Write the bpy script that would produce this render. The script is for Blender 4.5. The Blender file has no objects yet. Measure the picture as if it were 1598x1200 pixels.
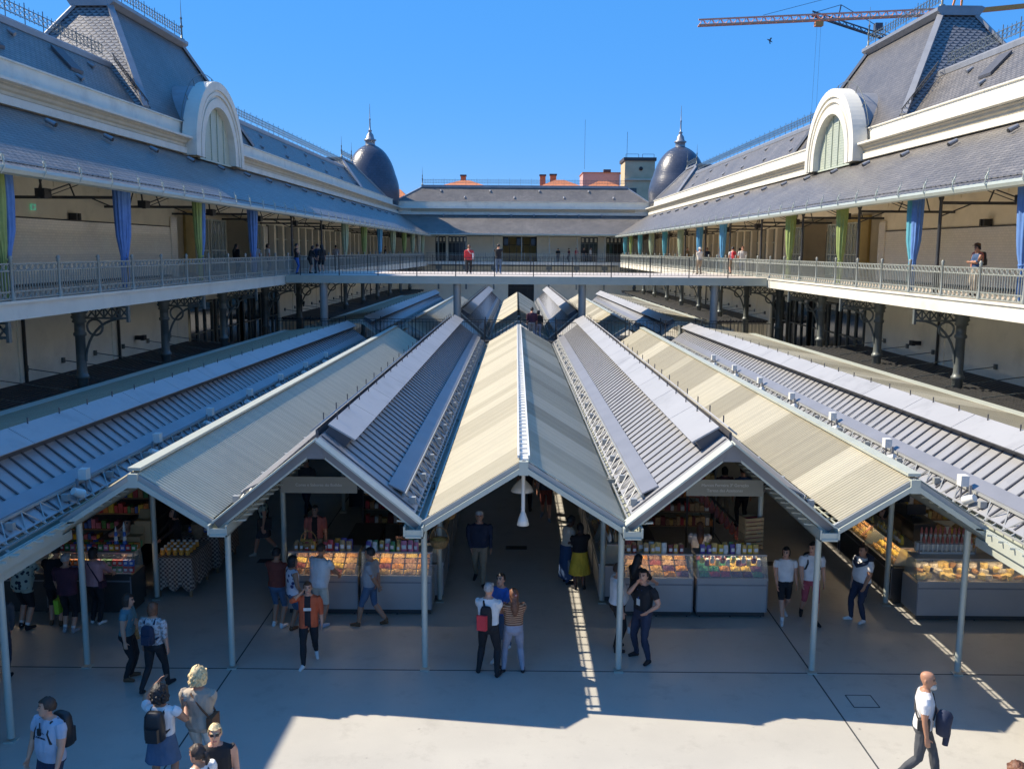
import bpy, math, random
import numpy as np
from mathutils import Vector, Matrix
random.seed(7); np.random.seed(7)
scene = bpy.context.scene
ORD = ['first', 'second', 'third', 'fourth', 'fifth', 'sixth', 'seventh', 'eighth', 'ninth', 'tenth', 'eleventh', 'twelfth', 'thirteenth']
COL = scene.collection
rad = math.radians
# ------------------------------------------------------------------ camera
cam_d = bpy.data.cameras.new('camera'); cam = bpy.data.objects.new('camera', cam_d); COL.objects.link(cam)
cam_d.sensor_fit = 'HORIZONTAL'; cam_d.sensor_width = 36.0; cam_d.lens = 32.89
cam_d.clip_start = 0.1; cam_d.clip_end = 3000
RR = ((0.99996776, 0.00708715, -0.00377498), (0.00474563, -0.14236882, 0.9898023), (0.00647744, -0.98978831, -0.14239787))
m3 = Matrix([[r[0], -r[1], -r[2]] for r in RR])
cam.matrix_world = Matrix.Translation((0, 0, 7.7)) @ m3.to_4x4()
scene.camera = cam
# ------------------------------------------------------------------ sky and sun
SUN = Vector((-0.95, 0.30, 1.0)).normalized()          # towards the sun
elev = math.asin(SUN.z); azim = math.atan2(SUN.x, SUN.y)
wd = bpy.data.worlds.new('World'); scene.world = wd; wd.use_nodes = True
nt = wd.node_tree; bg = nt.nodes['Background']
sky = nt.nodes.new('ShaderNodeTexSky'); sky.sky_type = 'NISHITA'; sky.sun_disc = False
sky.sun_elevation = elev; sky.sun_rotation = azim
sky.altitude = 100; sky.air_density = 1.0; sky.dust_density = 0.2; sky.ozone_density = 4.0
hs = nt.nodes.new('ShaderNodeHueSaturation'); hs.inputs['Hue'].default_value = 0.495; hs.inputs['Saturation'].default_value = 1.3
nt.links.new(sky.outputs[0], hs.inputs['Color']); mx = nt.nodes.new('ShaderNodeMix'); mx.data_type = 'RGBA'; mx.inputs[0].default_value = 0.66; mx.inputs[7].default_value = (0.8, 3.7, 10.2, 1)
nt.links.new(hs.outputs[0], mx.inputs[6]); nt.links.new(mx.outputs[2], bg.inputs[0]); bg.inputs[1].default_value = 0.07
sd = bpy.data.lights.new('sun', 'SUN'); sd.energy = 5.0; sd.angle = rad(0.53); sd.color = (1.0, 0.89, 0.72)
so = bpy.data.objects.new('sun', sd); COL.objects.link(so)
so.rotation_euler = SUN.to_track_quat('Z', 'Y').to_euler(); so.location = (-60, 30, 80)
vs = scene.view_settings; scene.display_settings.display_device = 'sRGB'
vs.view_transform = 'Standard'; vs.look = 'None'; vs.gamma = 1.0; vs.use_curve_mapping = False; vs.exposure = 0.72
scene.cycles.max_bounces = 10; scene.cycles.diffuse_bounces = 8; scene.cycles.transparent_max_bounces = 12
# ------------------------------------------------------------------ materials
MATS = {}
def nmat(name):
    m = bpy.data.materials.new(name); m.use_nodes = True; MATS[name] = m
    return m, m.node_tree, m.node_tree.nodes['Principled BSDF']
def L(t, a, b): t.links.new(a, b)
def mix(t, fac, a, b, typ='MIX'):
    n = t.nodes.new('ShaderNodeMix'); n.data_type = 'RGBA'; n.blend_type = typ
    for sock, v in ((n.inputs[0], fac), (n.inputs[6], a), (n.inputs[7], b)):
        if hasattr(v, 'is_linked'): L(t, v, sock)
        else: sock.default_value = v if not isinstance(v, tuple) else (v[0], v[1], v[2], 1)
    return n.outputs[2]
def noise(t, vec, scale, detail=3, rough=0.55):
    n = t.nodes.new('ShaderNodeTexNoise'); n.inputs['Scale'].default_value = scale
    n.inputs['Detail'].default_value = detail; n.inputs['Roughness'].default_value = rough
    if vec is not None: L(t, vec, n.inputs['Vector'])
    return n.outputs[0]
def ramp(t, x, p0, p1, c0=(0, 0, 0), c1=(1, 1, 1)):
    r = t.nodes.new('ShaderNodeValToRGB'); r.color_ramp.elements[0].position = p0; r.color_ramp.elements[1].position = p1
    r.color_ramp.elements[0].color = (*c0, 1); r.color_ramp.elements[1].color = (*c1, 1); L(t, x, r.inputs[0]); return r.outputs[0]
def pos(t): return t.nodes.new('ShaderNodeNewGeometry').outputs['Position']
def objc(t): return t.nodes.new('ShaderNodeTexCoord').outputs['Object']
def bump(t, b, h, strength=0.3, dist=0.02):
    n = t.nodes.new('ShaderNodeBump'); n.inputs['Strength'].default_value = strength; n.inputs['Distance'].default_value = dist
    L(t, h, n.inputs['Height']); L(t, n.outputs[0], b.inputs['Normal'])
def simple(name, c, rough=0.6, metal=0.0, var=0.12, scale=3.0, bstr=0.0, bscale=40.0, stain=None):
    m, t, b = nmat(name); v = pos(t)
    n1 = noise(t, v, scale, 4)
    lo = tuple(x * (1 - var) for x in c); hi = tuple(min(1, x * (1 + var)) for x in c)
    col = ramp(t, n1, 0.3, 0.7, lo, hi)
    if stain:
        col = mix(t, ramp(t, noise(t, v, stain[1], 5, 0.7), 0.52, 0.75), col, stain[0])
    L(t, col, b.inputs['Base Color']); b.inputs['Roughness'].default_value = rough; b.inputs['Metallic'].default_value = metal
    if bstr: bump(t, b, noise(t, v, bscale, 3), bstr, 0.01)
    return m
def vecxyz(t, a, b, c=None):
    n = t.nodes.new('ShaderNodeCombineXYZ'); L(t, a, n.inputs[0]); L(t, b, n.inputs[1]); return n.outputs[0]
def math1(t, op, a, v):
    n = t.nodes.new('ShaderNodeMath'); n.operation = op; L(t, a, n.inputs[0])
    if hasattr(v, 'is_linked'): L(t, v, n.inputs[1])
    else: n.inputs[1].default_value = v
    return n.outputs[0]
def tiles(name, axis, k, w, h, c1, c2, mortar, rough=0.42, bstr=0.45, ms=0.012, sheen=None):
    m, t, b = nmat(name); s = t.nodes.new('ShaderNodeSeparateXYZ'); L(t, pos(t), s.inputs[0])
    vec = vecxyz(t, s.outputs[axis], math1(t, 'MULTIPLY', s.outputs[2], k))
    br = t.nodes.new('ShaderNodeTexBrick'); L(t, vec, br.inputs['Vector']); br.inputs['Scale'].default_value = 1
    br.inputs['Brick Width'].default_value = w; br.inputs['Row Height'].default_value = h
    br.inputs['Mortar Size'].default_value = ms; br.inputs['Mortar Smooth'].default_value = 0.3
    br.inputs['Color1'].default_value = (*c1, 1); br.inputs['Color2'].default_value = (*c2, 1); br.inputs['Mortar'].default_value = (*mortar, 1)
    n1 = noise(t, pos(t), 0.5, 5, 0.65); n2 = noise(t, pos(t), 9, 3)
    col = mix(t, 0.55, br.outputs[0], ramp(t, n1, 0.3, 0.72, (0.55, 0.55, 0.56), (1.3, 1.28, 1.25)), 'MULTIPLY')
    col = mix(t, 0.35, col, ramp(t, n2, 0.3, 0.7, (0.5, 0.5, 0.5), (1.4, 1.4, 1.4)), 'MULTIPLY')
    L(t, col, b.inputs['Base Color']); b.inputs['Roughness'].default_value = rough
    fr = t.nodes.new('ShaderNodeMath'); fr.operation = 'FRACT'; L(t, math1(t, 'DIVIDE', math1(t, 'MULTIPLY', s.outputs[2], k), h), fr.inputs[0])
    hh = math1(t, 'ADD', math1(t, 'MULTIPLY', fr.outputs[0], -0.8), math1(t, 'MULTIPLY', br.outputs[1], -0.6))
    hh = math1(t, 'ADD', hh, math1(t, 'MULTIPLY', n2, 0.5))
    bump(t, b, hh, bstr, 0.02)
    return m
SLATE = ((0.155, 0.142, 0.128), (0.21, 0.193, 0.174), (0.05, 0.046, 0.042))
tiles('slate side', 1, 1.95, 0.36, 0.21, *SLATE, 0.4, 0.8, 0.02)
tiles('slate back', 0, 1.95, 0.36, 0.21, *SLATE, 0.4, 0.8, 0.02)
tiles('slate hip', 1, 1.2, 0.3, 0.17, (0.115, 0.106, 0.098), (0.15, 0.139, 0.128), (0.05, 0.046, 0.042), 0.4, 0.4)
def scallop():
    m, t, b = nmat('scalloped slate'); s = t.nodes.new('ShaderNodeSeparateXYZ'); L(t, pos(t), s.inputs[0])
    w, h = 0.34, 0.17
    row = math1(t, 'DIVIDE', math1(t, 'MULTIPLY', s.outputs[2], 1.12), h)
    fl = t.nodes.new('ShaderNodeMath'); fl.operation = 'FLOOR'; L(t, row, fl.inputs[0])
    fz = math1(t, 'SUBTRACT', row, fl.outputs[0])
    off = math1(t, 'MULTIPLY', fl.outputs[0], 0.5)
    u = math1(t, 'ADD', math1(t, 'DIVIDE', s.outputs[0], w), off)
    fu = t.nodes.new('ShaderNodeMath'); fu.operation = 'FRACT'; L(t, u, fu.inputs[0])
    cu = math1(t, 'ABSOLUTE', math1(t, 'SUBTRACT', fu.outputs[0], 0.5), 0)
    curve = math1(t, 'MULTIPLY', math1(t, 'MULTIPLY', cu, cu), 3.2)       # scale's lower edge rises towards its sides
    d = math1(t, 'SUBTRACT', fz, curve)
    edge = ramp(t, d, -0.02, 0.22)
    n2 = noise(t, pos(t), 5, 4)
    col = mix(t, edge, (0.035, 0.035, 0.04), ramp(t, n2, 0.3, 0.7, (0.14, 0.14, 0.15), (0.24, 0.237, 0.235)))
    L(t, col, b.inputs['Base Color']); b.inputs['Roughness'].default_value = 0.38
    bump(t, b, math1(t, 'ADD', edge, math1(t, 'MULTIPLY', fz, -0.7)), 0.8, 0.03)
scallop()
simple('white plaster', (0.70, 0.67, 0.58), 0.75, 0, 0.05, 1.2, 0.05, 30, ((0.55, 0.53, 0.47), 0.9))
simple('cream plaster', (0.80, 0.72, 0.55), 0.75, 0, 0.05, 1.0, 0.05, 30, ((0.68, 0.61, 0.46), 0.7))
simple('beige stone', (0.55, 0.49, 0.37), 0.7, 0, 0.08, 2, 0.05)
simple('yellow plaster', (0.55, 0.42, 0.17), 0.7, 0, 0.08)
simple('lower wall paint', (0.88, 0.83, 0.69), 0.7, 0, 0.05, 0.8, 0.03, 25, ((0.72, 0.68, 0.56), 0.6))
def glazed():
    m, t, b = nmat('glazed white tile'); s = t.nodes.new('ShaderNodeSeparateXYZ'); L(t, pos(t), s.inputs[0])
    br = t.nodes.new('ShaderNodeTexBrick'); L(t, vecxyz(t, s.outputs[1], s.outputs[2]), br.inputs['Vector']); br.inputs['Scale'].default_value = 1; br.inputs['Brick Width'].default_value = 0.2; br.inputs['Row Height'].default_value = 0.1; br.inputs['Mortar Size'].default_value = 0.004
    br.inputs['Color1'].default_value = (0.82, 0.75, 0.62, 1); br.inputs['Color2'].default_value = (0.76, 0.70, 0.58, 1); br.inputs['Mortar'].default_value = (0.55, 0.5, 0.42, 1)
    L(t, br.outputs[0], b.inputs['Base Color']); b.inputs['Roughness'].default_value = 0.16; b.inputs['Coat Weight'].default_value = 0.4
    bump(t, b, math1(t, 'ADD', noise(t, pos(t), 3.5, 3), math1(t, 'MULTIPLY', br.outputs[1], -0.4)), 0.25, 0.01)
glazed()
simple('iron grey', (0.15, 0.165, 0.155), 0.45, 0.3, 0.15)
simple('dark iron', (0.05, 0.05, 0.05), 0.5, 0.3, 0.15)
simple('railing paint', (0.30, 0.32, 0.29), 0.45, 0.1, 0.08)
simple('pale green paint', (0.44, 0.465, 0.40), 0.4, 0.05, 0.06, 2, 0, 40, ((0.42, 0.45, 0.39), 2.5))
simple('post paint', (0.43, 0.47, 0.42), 0.35, 0.1, 0.05)
simple('galvanised metal', (0.25, 0.25, 0.265), 0.42, 0.35, 0.08, 1.2, 0.03, 60)
simple('cap metal', (0.37, 0.365, 0.36), 0.45, 0.15, 0.05, 0.7, 0.02, 60, ((0.29, 0.285, 0.28), 1.1))
simple('roof metal', (0.31, 0.31, 0.315), 0.42, 0.2, 0.06, 0.9, 0.02, 60, ((0.235, 0.235, 0.24), 0.9))
simple('seam dark', (0.09, 0.09, 0.10), 0.5, 0.3)
simple('lead sheet', (0.27, 0.275, 0.29), 0.4, 0.25, 0.1, 2)
def corr(name, c):
    m, t, b = nmat(name); s = t.nodes.new('ShaderNodeSeparateXYZ'); L(t, pos(t), s.inputs[0])
    st = noise(t, vecxyz(t, s.outputs[1], s.outputs[1]), 3.2, 2)
    col = ramp(t, st, 0.3, 0.7, tuple(x * 0.86 for x in c), tuple(x * 1.08 for x in c))
    col = mix(t, ramp(t, noise(t, pos(t), 1.6, 5, 0.7), 0.5, 0.8), col, tuple(x * 0.85 for x in c))
    L(t, col, b.inputs['Base Color']); b.inputs['Roughness'].default_value = 0.5; b.inputs['Metallic'].default_value = 0.05
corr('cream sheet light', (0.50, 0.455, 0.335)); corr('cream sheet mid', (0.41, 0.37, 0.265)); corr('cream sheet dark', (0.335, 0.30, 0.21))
simple('gable trim', (0.33, 0.335, 0.32), 0.4, 0.1, 0.06); simple('gable fascia', (0.17, 0.17, 0.175), 0.4, 0.2, 0.08)
def floor_mat():
    m, t, b = nmat('polished concrete'); v = pos(t)
    n1 = noise(t, v, 0.35, 6, 0.62); n2 = noise(t, v, 1.7, 5, 0.7); n3 = noise(t, v, 60, 2)
    col = ramp(t, n1, 0.3, 0.72, (0.45, 0.432, 0.39), (0.54, 0.518, 0.46))
    col = mix(t, ramp(t, n2, 0.55, 0.8), col, (0.39, 0.37, 0.33))
    n4 = noise(t, v, 0.9, 8, 0.75); n5 = noise(t, v, 7, 3, 0.5)
    col = mix(t, ramp(t, n4, 0.58, 0.78), col, (0.41, 0.39, 0.345)); col = mix(t, ramp(t, n5, 0.73, 0.78), col, (0.30, 0.285, 0.26))
    col = mix(t, 0.15, col, n3, 'MULTIPLY')
    L(t, col, b.inputs['Base Color']); L(t, ramp(t, n2, 0.3, 0.8, (0.36,) * 3, (0.55,) * 3), b.inputs['Roughness'])
    bump(t, b, n3, 0.05, 0.004)
floor_mat()
simple('gallery paving', (0.52, 0.46, 0.40), 0.6, 0, 0.1, 2)
simple('joint', (0.05, 0.055, 0.06), 0.7)
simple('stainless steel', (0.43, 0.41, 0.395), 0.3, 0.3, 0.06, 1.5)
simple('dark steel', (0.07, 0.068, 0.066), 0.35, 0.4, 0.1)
simple('black plastic', (0.015, 0.015, 0.017), 0.45, 0, 0.1)
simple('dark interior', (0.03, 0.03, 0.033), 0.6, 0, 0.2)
simple('sign board', (0.30, 0.30, 0.255), 0.6, 0, 0.04)
simple('white paint', (0.66, 0.66, 0.63), 0.4, 0, 0.03)
simple('sign white', (0.72, 0.72, 0.70), 0.5, 0, 0.03)
simple('sign ink', (0.10, 0.10, 0.12), 0.6)
tiles('copper slate', 0, 1.0, 0.4, 0.28, (0.055, 0.065, 0.095), (0.068, 0.078, 0.11), (0.03, 0.036, 0.05), 0.3, 0.25, 0.008)
simple('terracotta', (0.50, 0.17, 0.06), 0.7, 0, 0.3, 4, 0.4, 9)
simple('pink render', (0.60, 0.33, 0.28), 0.8, 0, 0.06)
simple('grey render', (0.52, 0.43, 0.28), 0.8, 0, 0.12, 0.6)
simple('tower trim', (0.06, 0.05, 0.05), 0.6)
simple('crane orange', (0.72, 0.28, 0.06), 0.5, 0, 0.1); simple('crane red', (0.74, 0.34, 0.20), 0.5); simple('crane grey', (0.07, 0.08, 0.10), 0.5)
simple('window glass', (0.05, 0.06, 0.065), 0.08, 0.0, 0.2)
simple('shop glass', (0.03, 0.033, 0.036), 0.07, 0.0, 0.3, 0.6)
simple('frosted louvre', (0.46, 0.50, 0.40), 0.4, 0, 0.05)
simple('asphalt', (0.06, 0.06, 0.06), 0.9, 0, 0.2)
simple('wood', (0.26, 0.15, 0.07), 0.6, 0, 0.25, 6); simple('pale wood', (0.42, 0.28, 0.14), 0.6, 0, 0.2, 6); simple('wicker', (0.40, 0.22, 0.08), 0.8, 0, 0.35, 25)
simple('sack cloth', (0.20, 0.15, 0.10), 0.9, 0, 0.25, 12); simple('cardboard', (0.36, 0.24, 0.12), 0.8, 0, 0.12, 4)
def glass(name, c=(0.9, 0.95, 0.95), alpha=0.12):
    m, t, b = nmat(name); b.inputs['Base Color'].default_value = (*c, 1); b.inputs['Roughness'].default_value = 0.05
    b.inputs['Alpha'].default_value = alpha; b.inputs['Specular IOR Level'].default_value = 0.6
glass('clear glass'); glass('greenish glass', (0.35, 0.42, 0.40), 0.55)
def emit(name, c, s):
    m, t, b = nmat(name); b.inputs['Emission Color'].default_value = (*c, 1); b.inputs['Emission Strength'].default_value = s
    b.inputs['Base Color'].default_value = (*c, 1)
emit('lamp strip', (1.0, 0.78, 0.52), 13.0); emit('exit sign lit', (0.12, 0.42, 0.28), 0.25)
# ------------------------------------------------------------------ mesh collector
class M:
    def __init__(s, xf=None): s.v = []; s.f = []; s.mi = []; s.sm = []; s.cm = 0; s.xf = xf
    def add(s, pts, faces, smooth=False):
        b = len(s.v); s.v += [s.xf(*p) for p in pts] if s.xf else [tuple(p) for p in pts]
        for f in faces: s.f.append([b + i for i in f]); s.mi.append(s.cm); s.sm.append(smooth)
    def mat(s, i): s.cm = i; return s
    def poly(s, *pts): s.add(pts, [list(range(len(pts)))]); return s
    def hexa(s, p): s.add(p, [(0, 3, 2, 1), (4, 5, 6, 7), (0, 1, 5, 4), (1, 2, 6, 5), (2, 3, 7, 6), (3, 0, 4, 7)]); return s
    def box(s, x0, x1, y0, y1, z0, z1):
        return s.hexa([(x0, y0, z0), (x1, y0, z0), (x1, y1, z0), (x0, y1, z0), (x0, y0, z1), (x1, y0, z1), (x1, y1, z1), (x0, y1, z1)])
    def bar(s, p, q, w, h=None, up=(0, 0, 1)):
        h = h or w; p = Vector(p); q = Vector(q); d = (q - p)
        if d.length < 1e-6: return s
        d.normalize(); u = Vector(up)
        if abs(d.dot(u)) > 0.98: u = Vector((1, 0, 0))
        a = d.cross(u).normalized(); c = a.cross(d)
        a = a * w / 2; c = c * h / 2
        return s.hexa([p - a - c, p + a - c, p + a + c, p - a + c, q - a - c, q + a - c, q + a + c, q - a + c])
    def tube(s, pts, r, n=8, cap=True, smooth=True):
        pts = [Vector(p) for p in pts]; rs = r if isinstance(r, (list, tuple)) else [r] * len(pts)
        V = []; u = None
        for i, p in enumerate(pts):
            d = (pts[min(i + 1, len(pts) - 1)] - pts[max(i - 1, 0)]).normalized()
            if u is None: u = d.orthogonal().normalized()
            u = (u - d * u.dot(d)).normalized(); w = d.cross(u)
            V += [p + (u * math.cos(2 * math.pi * k / n) + w * math.sin(2 * math.pi * k / n)) * rs[i] for k in range(n)]
        F = [(i * n + k, i * n + (k + 1) % n, (i + 1) * n + (k + 1) % n, (i + 1) * n + k) for i in range(len(pts) - 1) for k in range(n)]
        s.add(V, F, smooth)
        if cap:
            s.add(V[:n], [list(range(n))[::-1]]); s.add(V[-n:], [list(range(n))])
        return s
    def lathe(s, c, prof, n=16, smooth=True, wob=None):
        V = []
        for (r, z) in prof:
            for k in range(n):
                a = 2 * math.pi * k / n; rr = r * (wob(a, z) if wob else 1)
                V.append((c[0] + rr * math.cos(a), c[1] + rr * math.sin(a), c[2] + z))
        F = [(i * n + k, i * n + (k + 1) % n, (i + 1) * n + (k + 1) % n, (i + 1) * n + k) for i in range(len(prof) - 1) for k in range(n)]
        s.add(V, F, smooth); s.add(V[:n], [list(range(n))[::-1]]); s.add(V[-n:], [list(range(n))]); return s
    def sweep(s, prof, s0, s1):                       # closed (t,z) outline swept along the first axis
        n = len(prof); V = [(s0, t, z) for t, z in prof] + [(s1, t, z) for t, z in prof]
        s.add(V, [(i, (i + 1) % n, n + (i + 1) % n, n + i) for i in range(n)]); s.add(V[:n], [list(range(n))]); s.add(V[n:], [list(range(n))[::-1]]); return s
    def ring(s, c, ru, rv, u, v, r, n=12, m=4):       # elliptical ring
        c = Vector(c); u = Vector(u); v = Vector(v)
        P = [c + u * ru * math.cos(2 * math.pi * k / n) + v * rv * math.sin(2 * math.pi * k / n) for k in range(n + 1)]
        return s.tube(P, r, m, False, False)
    def build(s, name, mats, parent=None, origin=(0, 0, 0)):
        me = bpy.data.meshes.new(name); o = Vector(origin)
        me.from_pydata([tuple(Vector(p) - o) for p in s.v], [], s.f)
        for m in (mats if isinstance(mats, (list, tuple)) else [mats]): me.materials.append(MATS[m])
        me.polygons.foreach_set('material_index', s.mi); me.polygons.foreach_set('use_smooth', s.sm)
        me.update(); ob = bpy.data.objects.new(name, me); COL.objects.link(ob)
        if parent is not None: ob.parent = parent
        elif any(origin): ob.location = origin
        return ob
def tag(o, label, cat, group=None, kind=None):
    if label: o['label'] = label
    if cat: o['category'] = cat
    if group: o['group'] = group
    if kind: o['kind'] = kind
    return o
def thing(name, label, cat, loc=(0, 0, 0), rz=0, group=None):
    o = bpy.data.objects.new(name, None); COL.objects.link(o); o.location = loc; o.rotation_euler = (0, 0, rz)
    o.empty_display_size = 0.2
    return tag(o, label, cat, group)
KIDS = {}
def copy_tree(o, parent=None):
    c = o.copy(); COL.objects.link(c)
    if parent is not None: c.parent = parent
    for ch in list(o.children): copy_tree(ch, c)
    return c
def dup(o, loc, rz=None, label=None, group=None):
    c = copy_tree(o); c.location = loc
    if rz is not None: c.rotation_euler = (0, 0, rz)
    if label: c['label'] = label
    if group: c['group'] = group
    return c
def text_mesh(name, s, size, mat, parent=None, loc=(0, 0, 0), rot=(0, 0, 0), align='CENTER', ext=0.002):
    cu = bpy.data.curves.new(name, 'FONT'); cu.body = s; cu.size = size; cu.align_x = align; cu.align_y = 'CENTER'; cu.extrude = ext
    to = bpy.data.objects.new(name, cu); COL.objects.link(to)
    me = bpy.data.meshes.new_from_object(to); bpy.data.objects.remove(to)
    me.materials.clear(); me.materials.append(MATS[mat])
    ob = bpy.data.objects.new(name, me); COL.objects.link(ob); ob.parent = parent; ob.location = loc; ob.rotation_euler = rot
    return ob
# ------------------------------------------------------------------ ground
g = M(); g.box(-400, 400, -200, 600, -0.6, -0.05); tag(g.build('street_ground', 'asphalt'), None, None, kind='structure')
g = M(); g.box(-19.5, 20, -14, 116, -0.05, 0.0); tag(g.build('market_floor', 'polished concrete'), None, None, kind='structure')
g = M()
for x0, x1, y0, y1 in ((-19, 19.5, 16.36, 16.385), (-5.22, -5.195, -13, 16.36), (5.5, 5.525, -13, 16.36), (-5.22, -5.195, 16.4, 50), (5.5, 5.525, 16.4, 50)):
    g.box(x0, x1, y0, y1, 0.0, 0.004)
tag(g.build('floor_joint', 'joint'), None, None, kind='structure')
# ------------------------------------------------------------------ the market building: three wings round the court
GF = 6.28
def drop(s, z): return -0.0055 * max(0.0, s - 40) * min(1.0, max(0.0, (z - GF) / 3.5))
FR = {'left': (Vector((-13.9597, 0, 0)), Vector((0.02998651, 0.9995503, 0)), Vector((-0.9995503, 0.02998651, 0))),
      'right': (Vector((14.650469, 0, 0)), Vector((-0.02229446, 0.99975145, 0)), Vector((0.99975145, 0.02229446, 0))),
      'back': (Vector((0.6, 112.0, 0)), Vector((1, 0, 0)), Vector((0, 1, 0)))}
def XF(side):
    O, d, o = FR[side]
    if side == 'back': return lambda s, t, z: tuple(O + d * s + o * t + Vector((0, 0, z)))
    return lambda s, t, z: tuple(O + d * s + o * t + Vector((0, 0, z + drop(s, z))))
def REL(side):
    O, d, o = FR[side]; return lambda s, t, z: tuple(d * s + o * t + Vector((0, 0, z)))
def cresting(m, s0, s1, t, z):
    m.bar((s0, t, z + 0.28), (s1, t, z + 0.28), 0.025); m.bar((s0, t, z + 0.66), (s1, t, z + 0.66), 0.025)
    n = int((s1 - s0) / 0.34); st = (s1 - s0) / n
    for i in range(n + 1):
        s = s0 + i * st
        big = i % 4 == 0
        m.bar((s, t, z if big else z + 0.2), (s, t, z + (0.86 if big else 0.76)), 0.028 if big else 0.018)
        if i < n:
            for zz in (0.375, 0.565): m.ring((s + st / 2, t, z + zz), 0.12, 0.095, (1, 0, 0), (0, 0, 1), 0.012, 8, 3)
def spire(m, s, t, z, h):
    P = m.xf(s, t, z) if m.xf else (s, t, z); xf = m.xf; m.xf = None
    m.lathe(P, [(0.16, 0), (0.16, 0.06), (0.06, 0.1), (0.05, 0.3 * h), (0.11, 0.33 * h), (0.05, 0.37 * h), (0.04, 0.5 * h), (0.075, 0.53 * h), (0.025, 0.57 * h), (0.008, h)], 8); m.xf = xf
ENT = [(4.0, 12.38), (3.9, 12.38), (3.9, 12.66), (4.02, 12.70), (4.02, 12.84), (3.93, 12.90), (3.88, 13.0), (3.80, 13.06), (3.62, 13.10), (3.62, 13.2), (4.3, 13.24), (4.3, 13.93), (4.22, 13.95), (4.22, 14.0), (4.8, 14.02), (4.8, 12.38)]
SP = 7.1
def side_wing(side):
    O, d, o = FR[side]; xf = XF(side); s0, s1 = 4.0, 121.0
    W = O + d * 50
    lab = {'left': 'left market wing in shade with slate roofs, arched gable and iron gallery', 'right': 'sunlit right market wing with slate roofs, arched gable and iron gallery'}[side]
    w = thing('market_building', lab, 'building', tuple(W), 0, 'wings of the market building')
    B = lambda m, n, mats, par=w: m.build(n, mats, par, tuple(W))
    ac = 51.35 if side == 'left' else 52.3
    e0, e1 = 46.6, 61.0                                     # tall entrance bay
    # ground floor wall
    m = M(xf); m.box(s0, 47.8, 4.3, 4.7, 0, 5.7); m.box(64.5, s1, 4.3, 4.7, 0, 5.7); m.box(47.8, 64.5, 4.3, 4.7, 4.9, 5.7)
    for s in np.arange(11, 47, SP): m.box(s - 0.18, s + 0.18, 4.25, 4.3, 0, 5.6)
    for s in np.arange(68, 112, SP): m.box(s - 0.18, s + 0.18, 4.25, 4.3, 0, 5.6)
    B(m, 'ground_floor_wall', 'lower wall paint')
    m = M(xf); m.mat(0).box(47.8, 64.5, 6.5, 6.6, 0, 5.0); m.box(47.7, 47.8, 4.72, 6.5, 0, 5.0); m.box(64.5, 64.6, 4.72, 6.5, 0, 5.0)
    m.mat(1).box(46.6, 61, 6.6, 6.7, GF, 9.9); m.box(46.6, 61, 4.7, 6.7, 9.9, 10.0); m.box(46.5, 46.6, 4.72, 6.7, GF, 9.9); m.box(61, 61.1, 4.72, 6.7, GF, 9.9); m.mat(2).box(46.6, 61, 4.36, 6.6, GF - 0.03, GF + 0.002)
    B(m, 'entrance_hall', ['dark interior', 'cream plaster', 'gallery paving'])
    m = M(xf); m.box(53.6, 57.0, 6.45, 6.59, GF, 9.85); B(m, 'hall_wall', 'yellow plaster')
    for a, b in ((47.6, 49.4), (57.9, 60.2)):
        m = M(xf); m.mat(0).box(a, b, 6.5, 6.59, GF, 9.0); m.mat(1)
        for q in (a, (a + b) / 2, b): m.bar((q, 6.46, GF), (q, 6.46, 9.05), 0.1)
        m.bar((a, 6.46, 9.0), (b, 6.46, 9.0), 0.12); B(m, 'hall_door', ['dark interior', 'iron grey'])
    for a, b in ((48.2, 51.6), (52.2, 56.0), (57.0, 60.4), (61.0, 64.2)):
        m = M(xf); m.mat(1).box(a, b, 4.42, 4.45, 0.1, 4.85); m.mat(0)
        for k in range(4): ss = a + (b - a) * k / 3; m.bar((ss, 4.38, 0), (ss, 4.38, 4.9), 0.09)
        for zz in (0.1, 1.7, 3.2, 4.8): m.bar((a, 4.38, zz), (b, 4.38, zz), 0.07)
        B(m, 'door_frame', ['iron grey', 'shop glass'])
    # gallery slab
    m = M(xf); m.sweep([(0, 5.77), (0, 6.2), (-0.05, 6.2), (-0.05, GF), (4.35, GF), (4.35, 5.74), (0.25, 5.74)], s0, s1); B(m, 'gallery_slab', 'white plaster')
    m = M(xf); m.poly((s0, 0.12, GF + 0.004), (s1, 0.12, GF + 0.004), (s1, 4.29, GF + 0.004), (s0, 4.29, GF + 0.004)); B(m, 'gallery_floor', 'gallery paving')
    # upper wall
    m = M(xf); m.box(s0, e0, 4.3, 4.7, GF, 12.38); m.box(e1, e1 + 0.9, 4.3, 4.7, GF, 12.38); m.box(e0, e1, 4.3, 4.7, 9.75, 12.38); m.box(e1 + 0.9, s1, 4.3, 4.7, 9.35, 12.38)
    for s in np.arange(e1 + 2.8, s1, 2.05): m.box(s - 0.22, s + 0.22, 4.26, 4.7, GF, 9.35)
    for s in np.arange(14, e0, 3.55):
        m.box(s - 0.12, s + 0.12, 4.26, 4.3, 9.9, 11.9)
    B(m, 'upper_wall', 'cream plaster')
    m = M(xf); m.box(s0, e0 - 0.003, 4.27, 4.3, GF + 0.12, 8.72); m.box(e0 - 0.7, e0 + 0.02, 4.2, 4.27, GF, 9.2); m.box(e1 - 0.02, e1 + 0.9, 4.2, 4.29, GF, 9.2); B(m, 'wall_tiling', 'glazed white tile')
    m = M(xf); m.box(s0, e0 - 0.7, 4.255, 4.27, GF + 0.02, GF + 0.12); m.box(s0, e0 - 0.7, 4.25, 4.27, 8.70, 8.75); B(m, 'tile_border', 'dark iron')
    m = M(xf); m.box(e1 + 0.95, s1, 4.62, 4.68, GF, 9.35); B(m, 'shop_front_glass', 'shop glass')
    m = M(xf)
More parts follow.
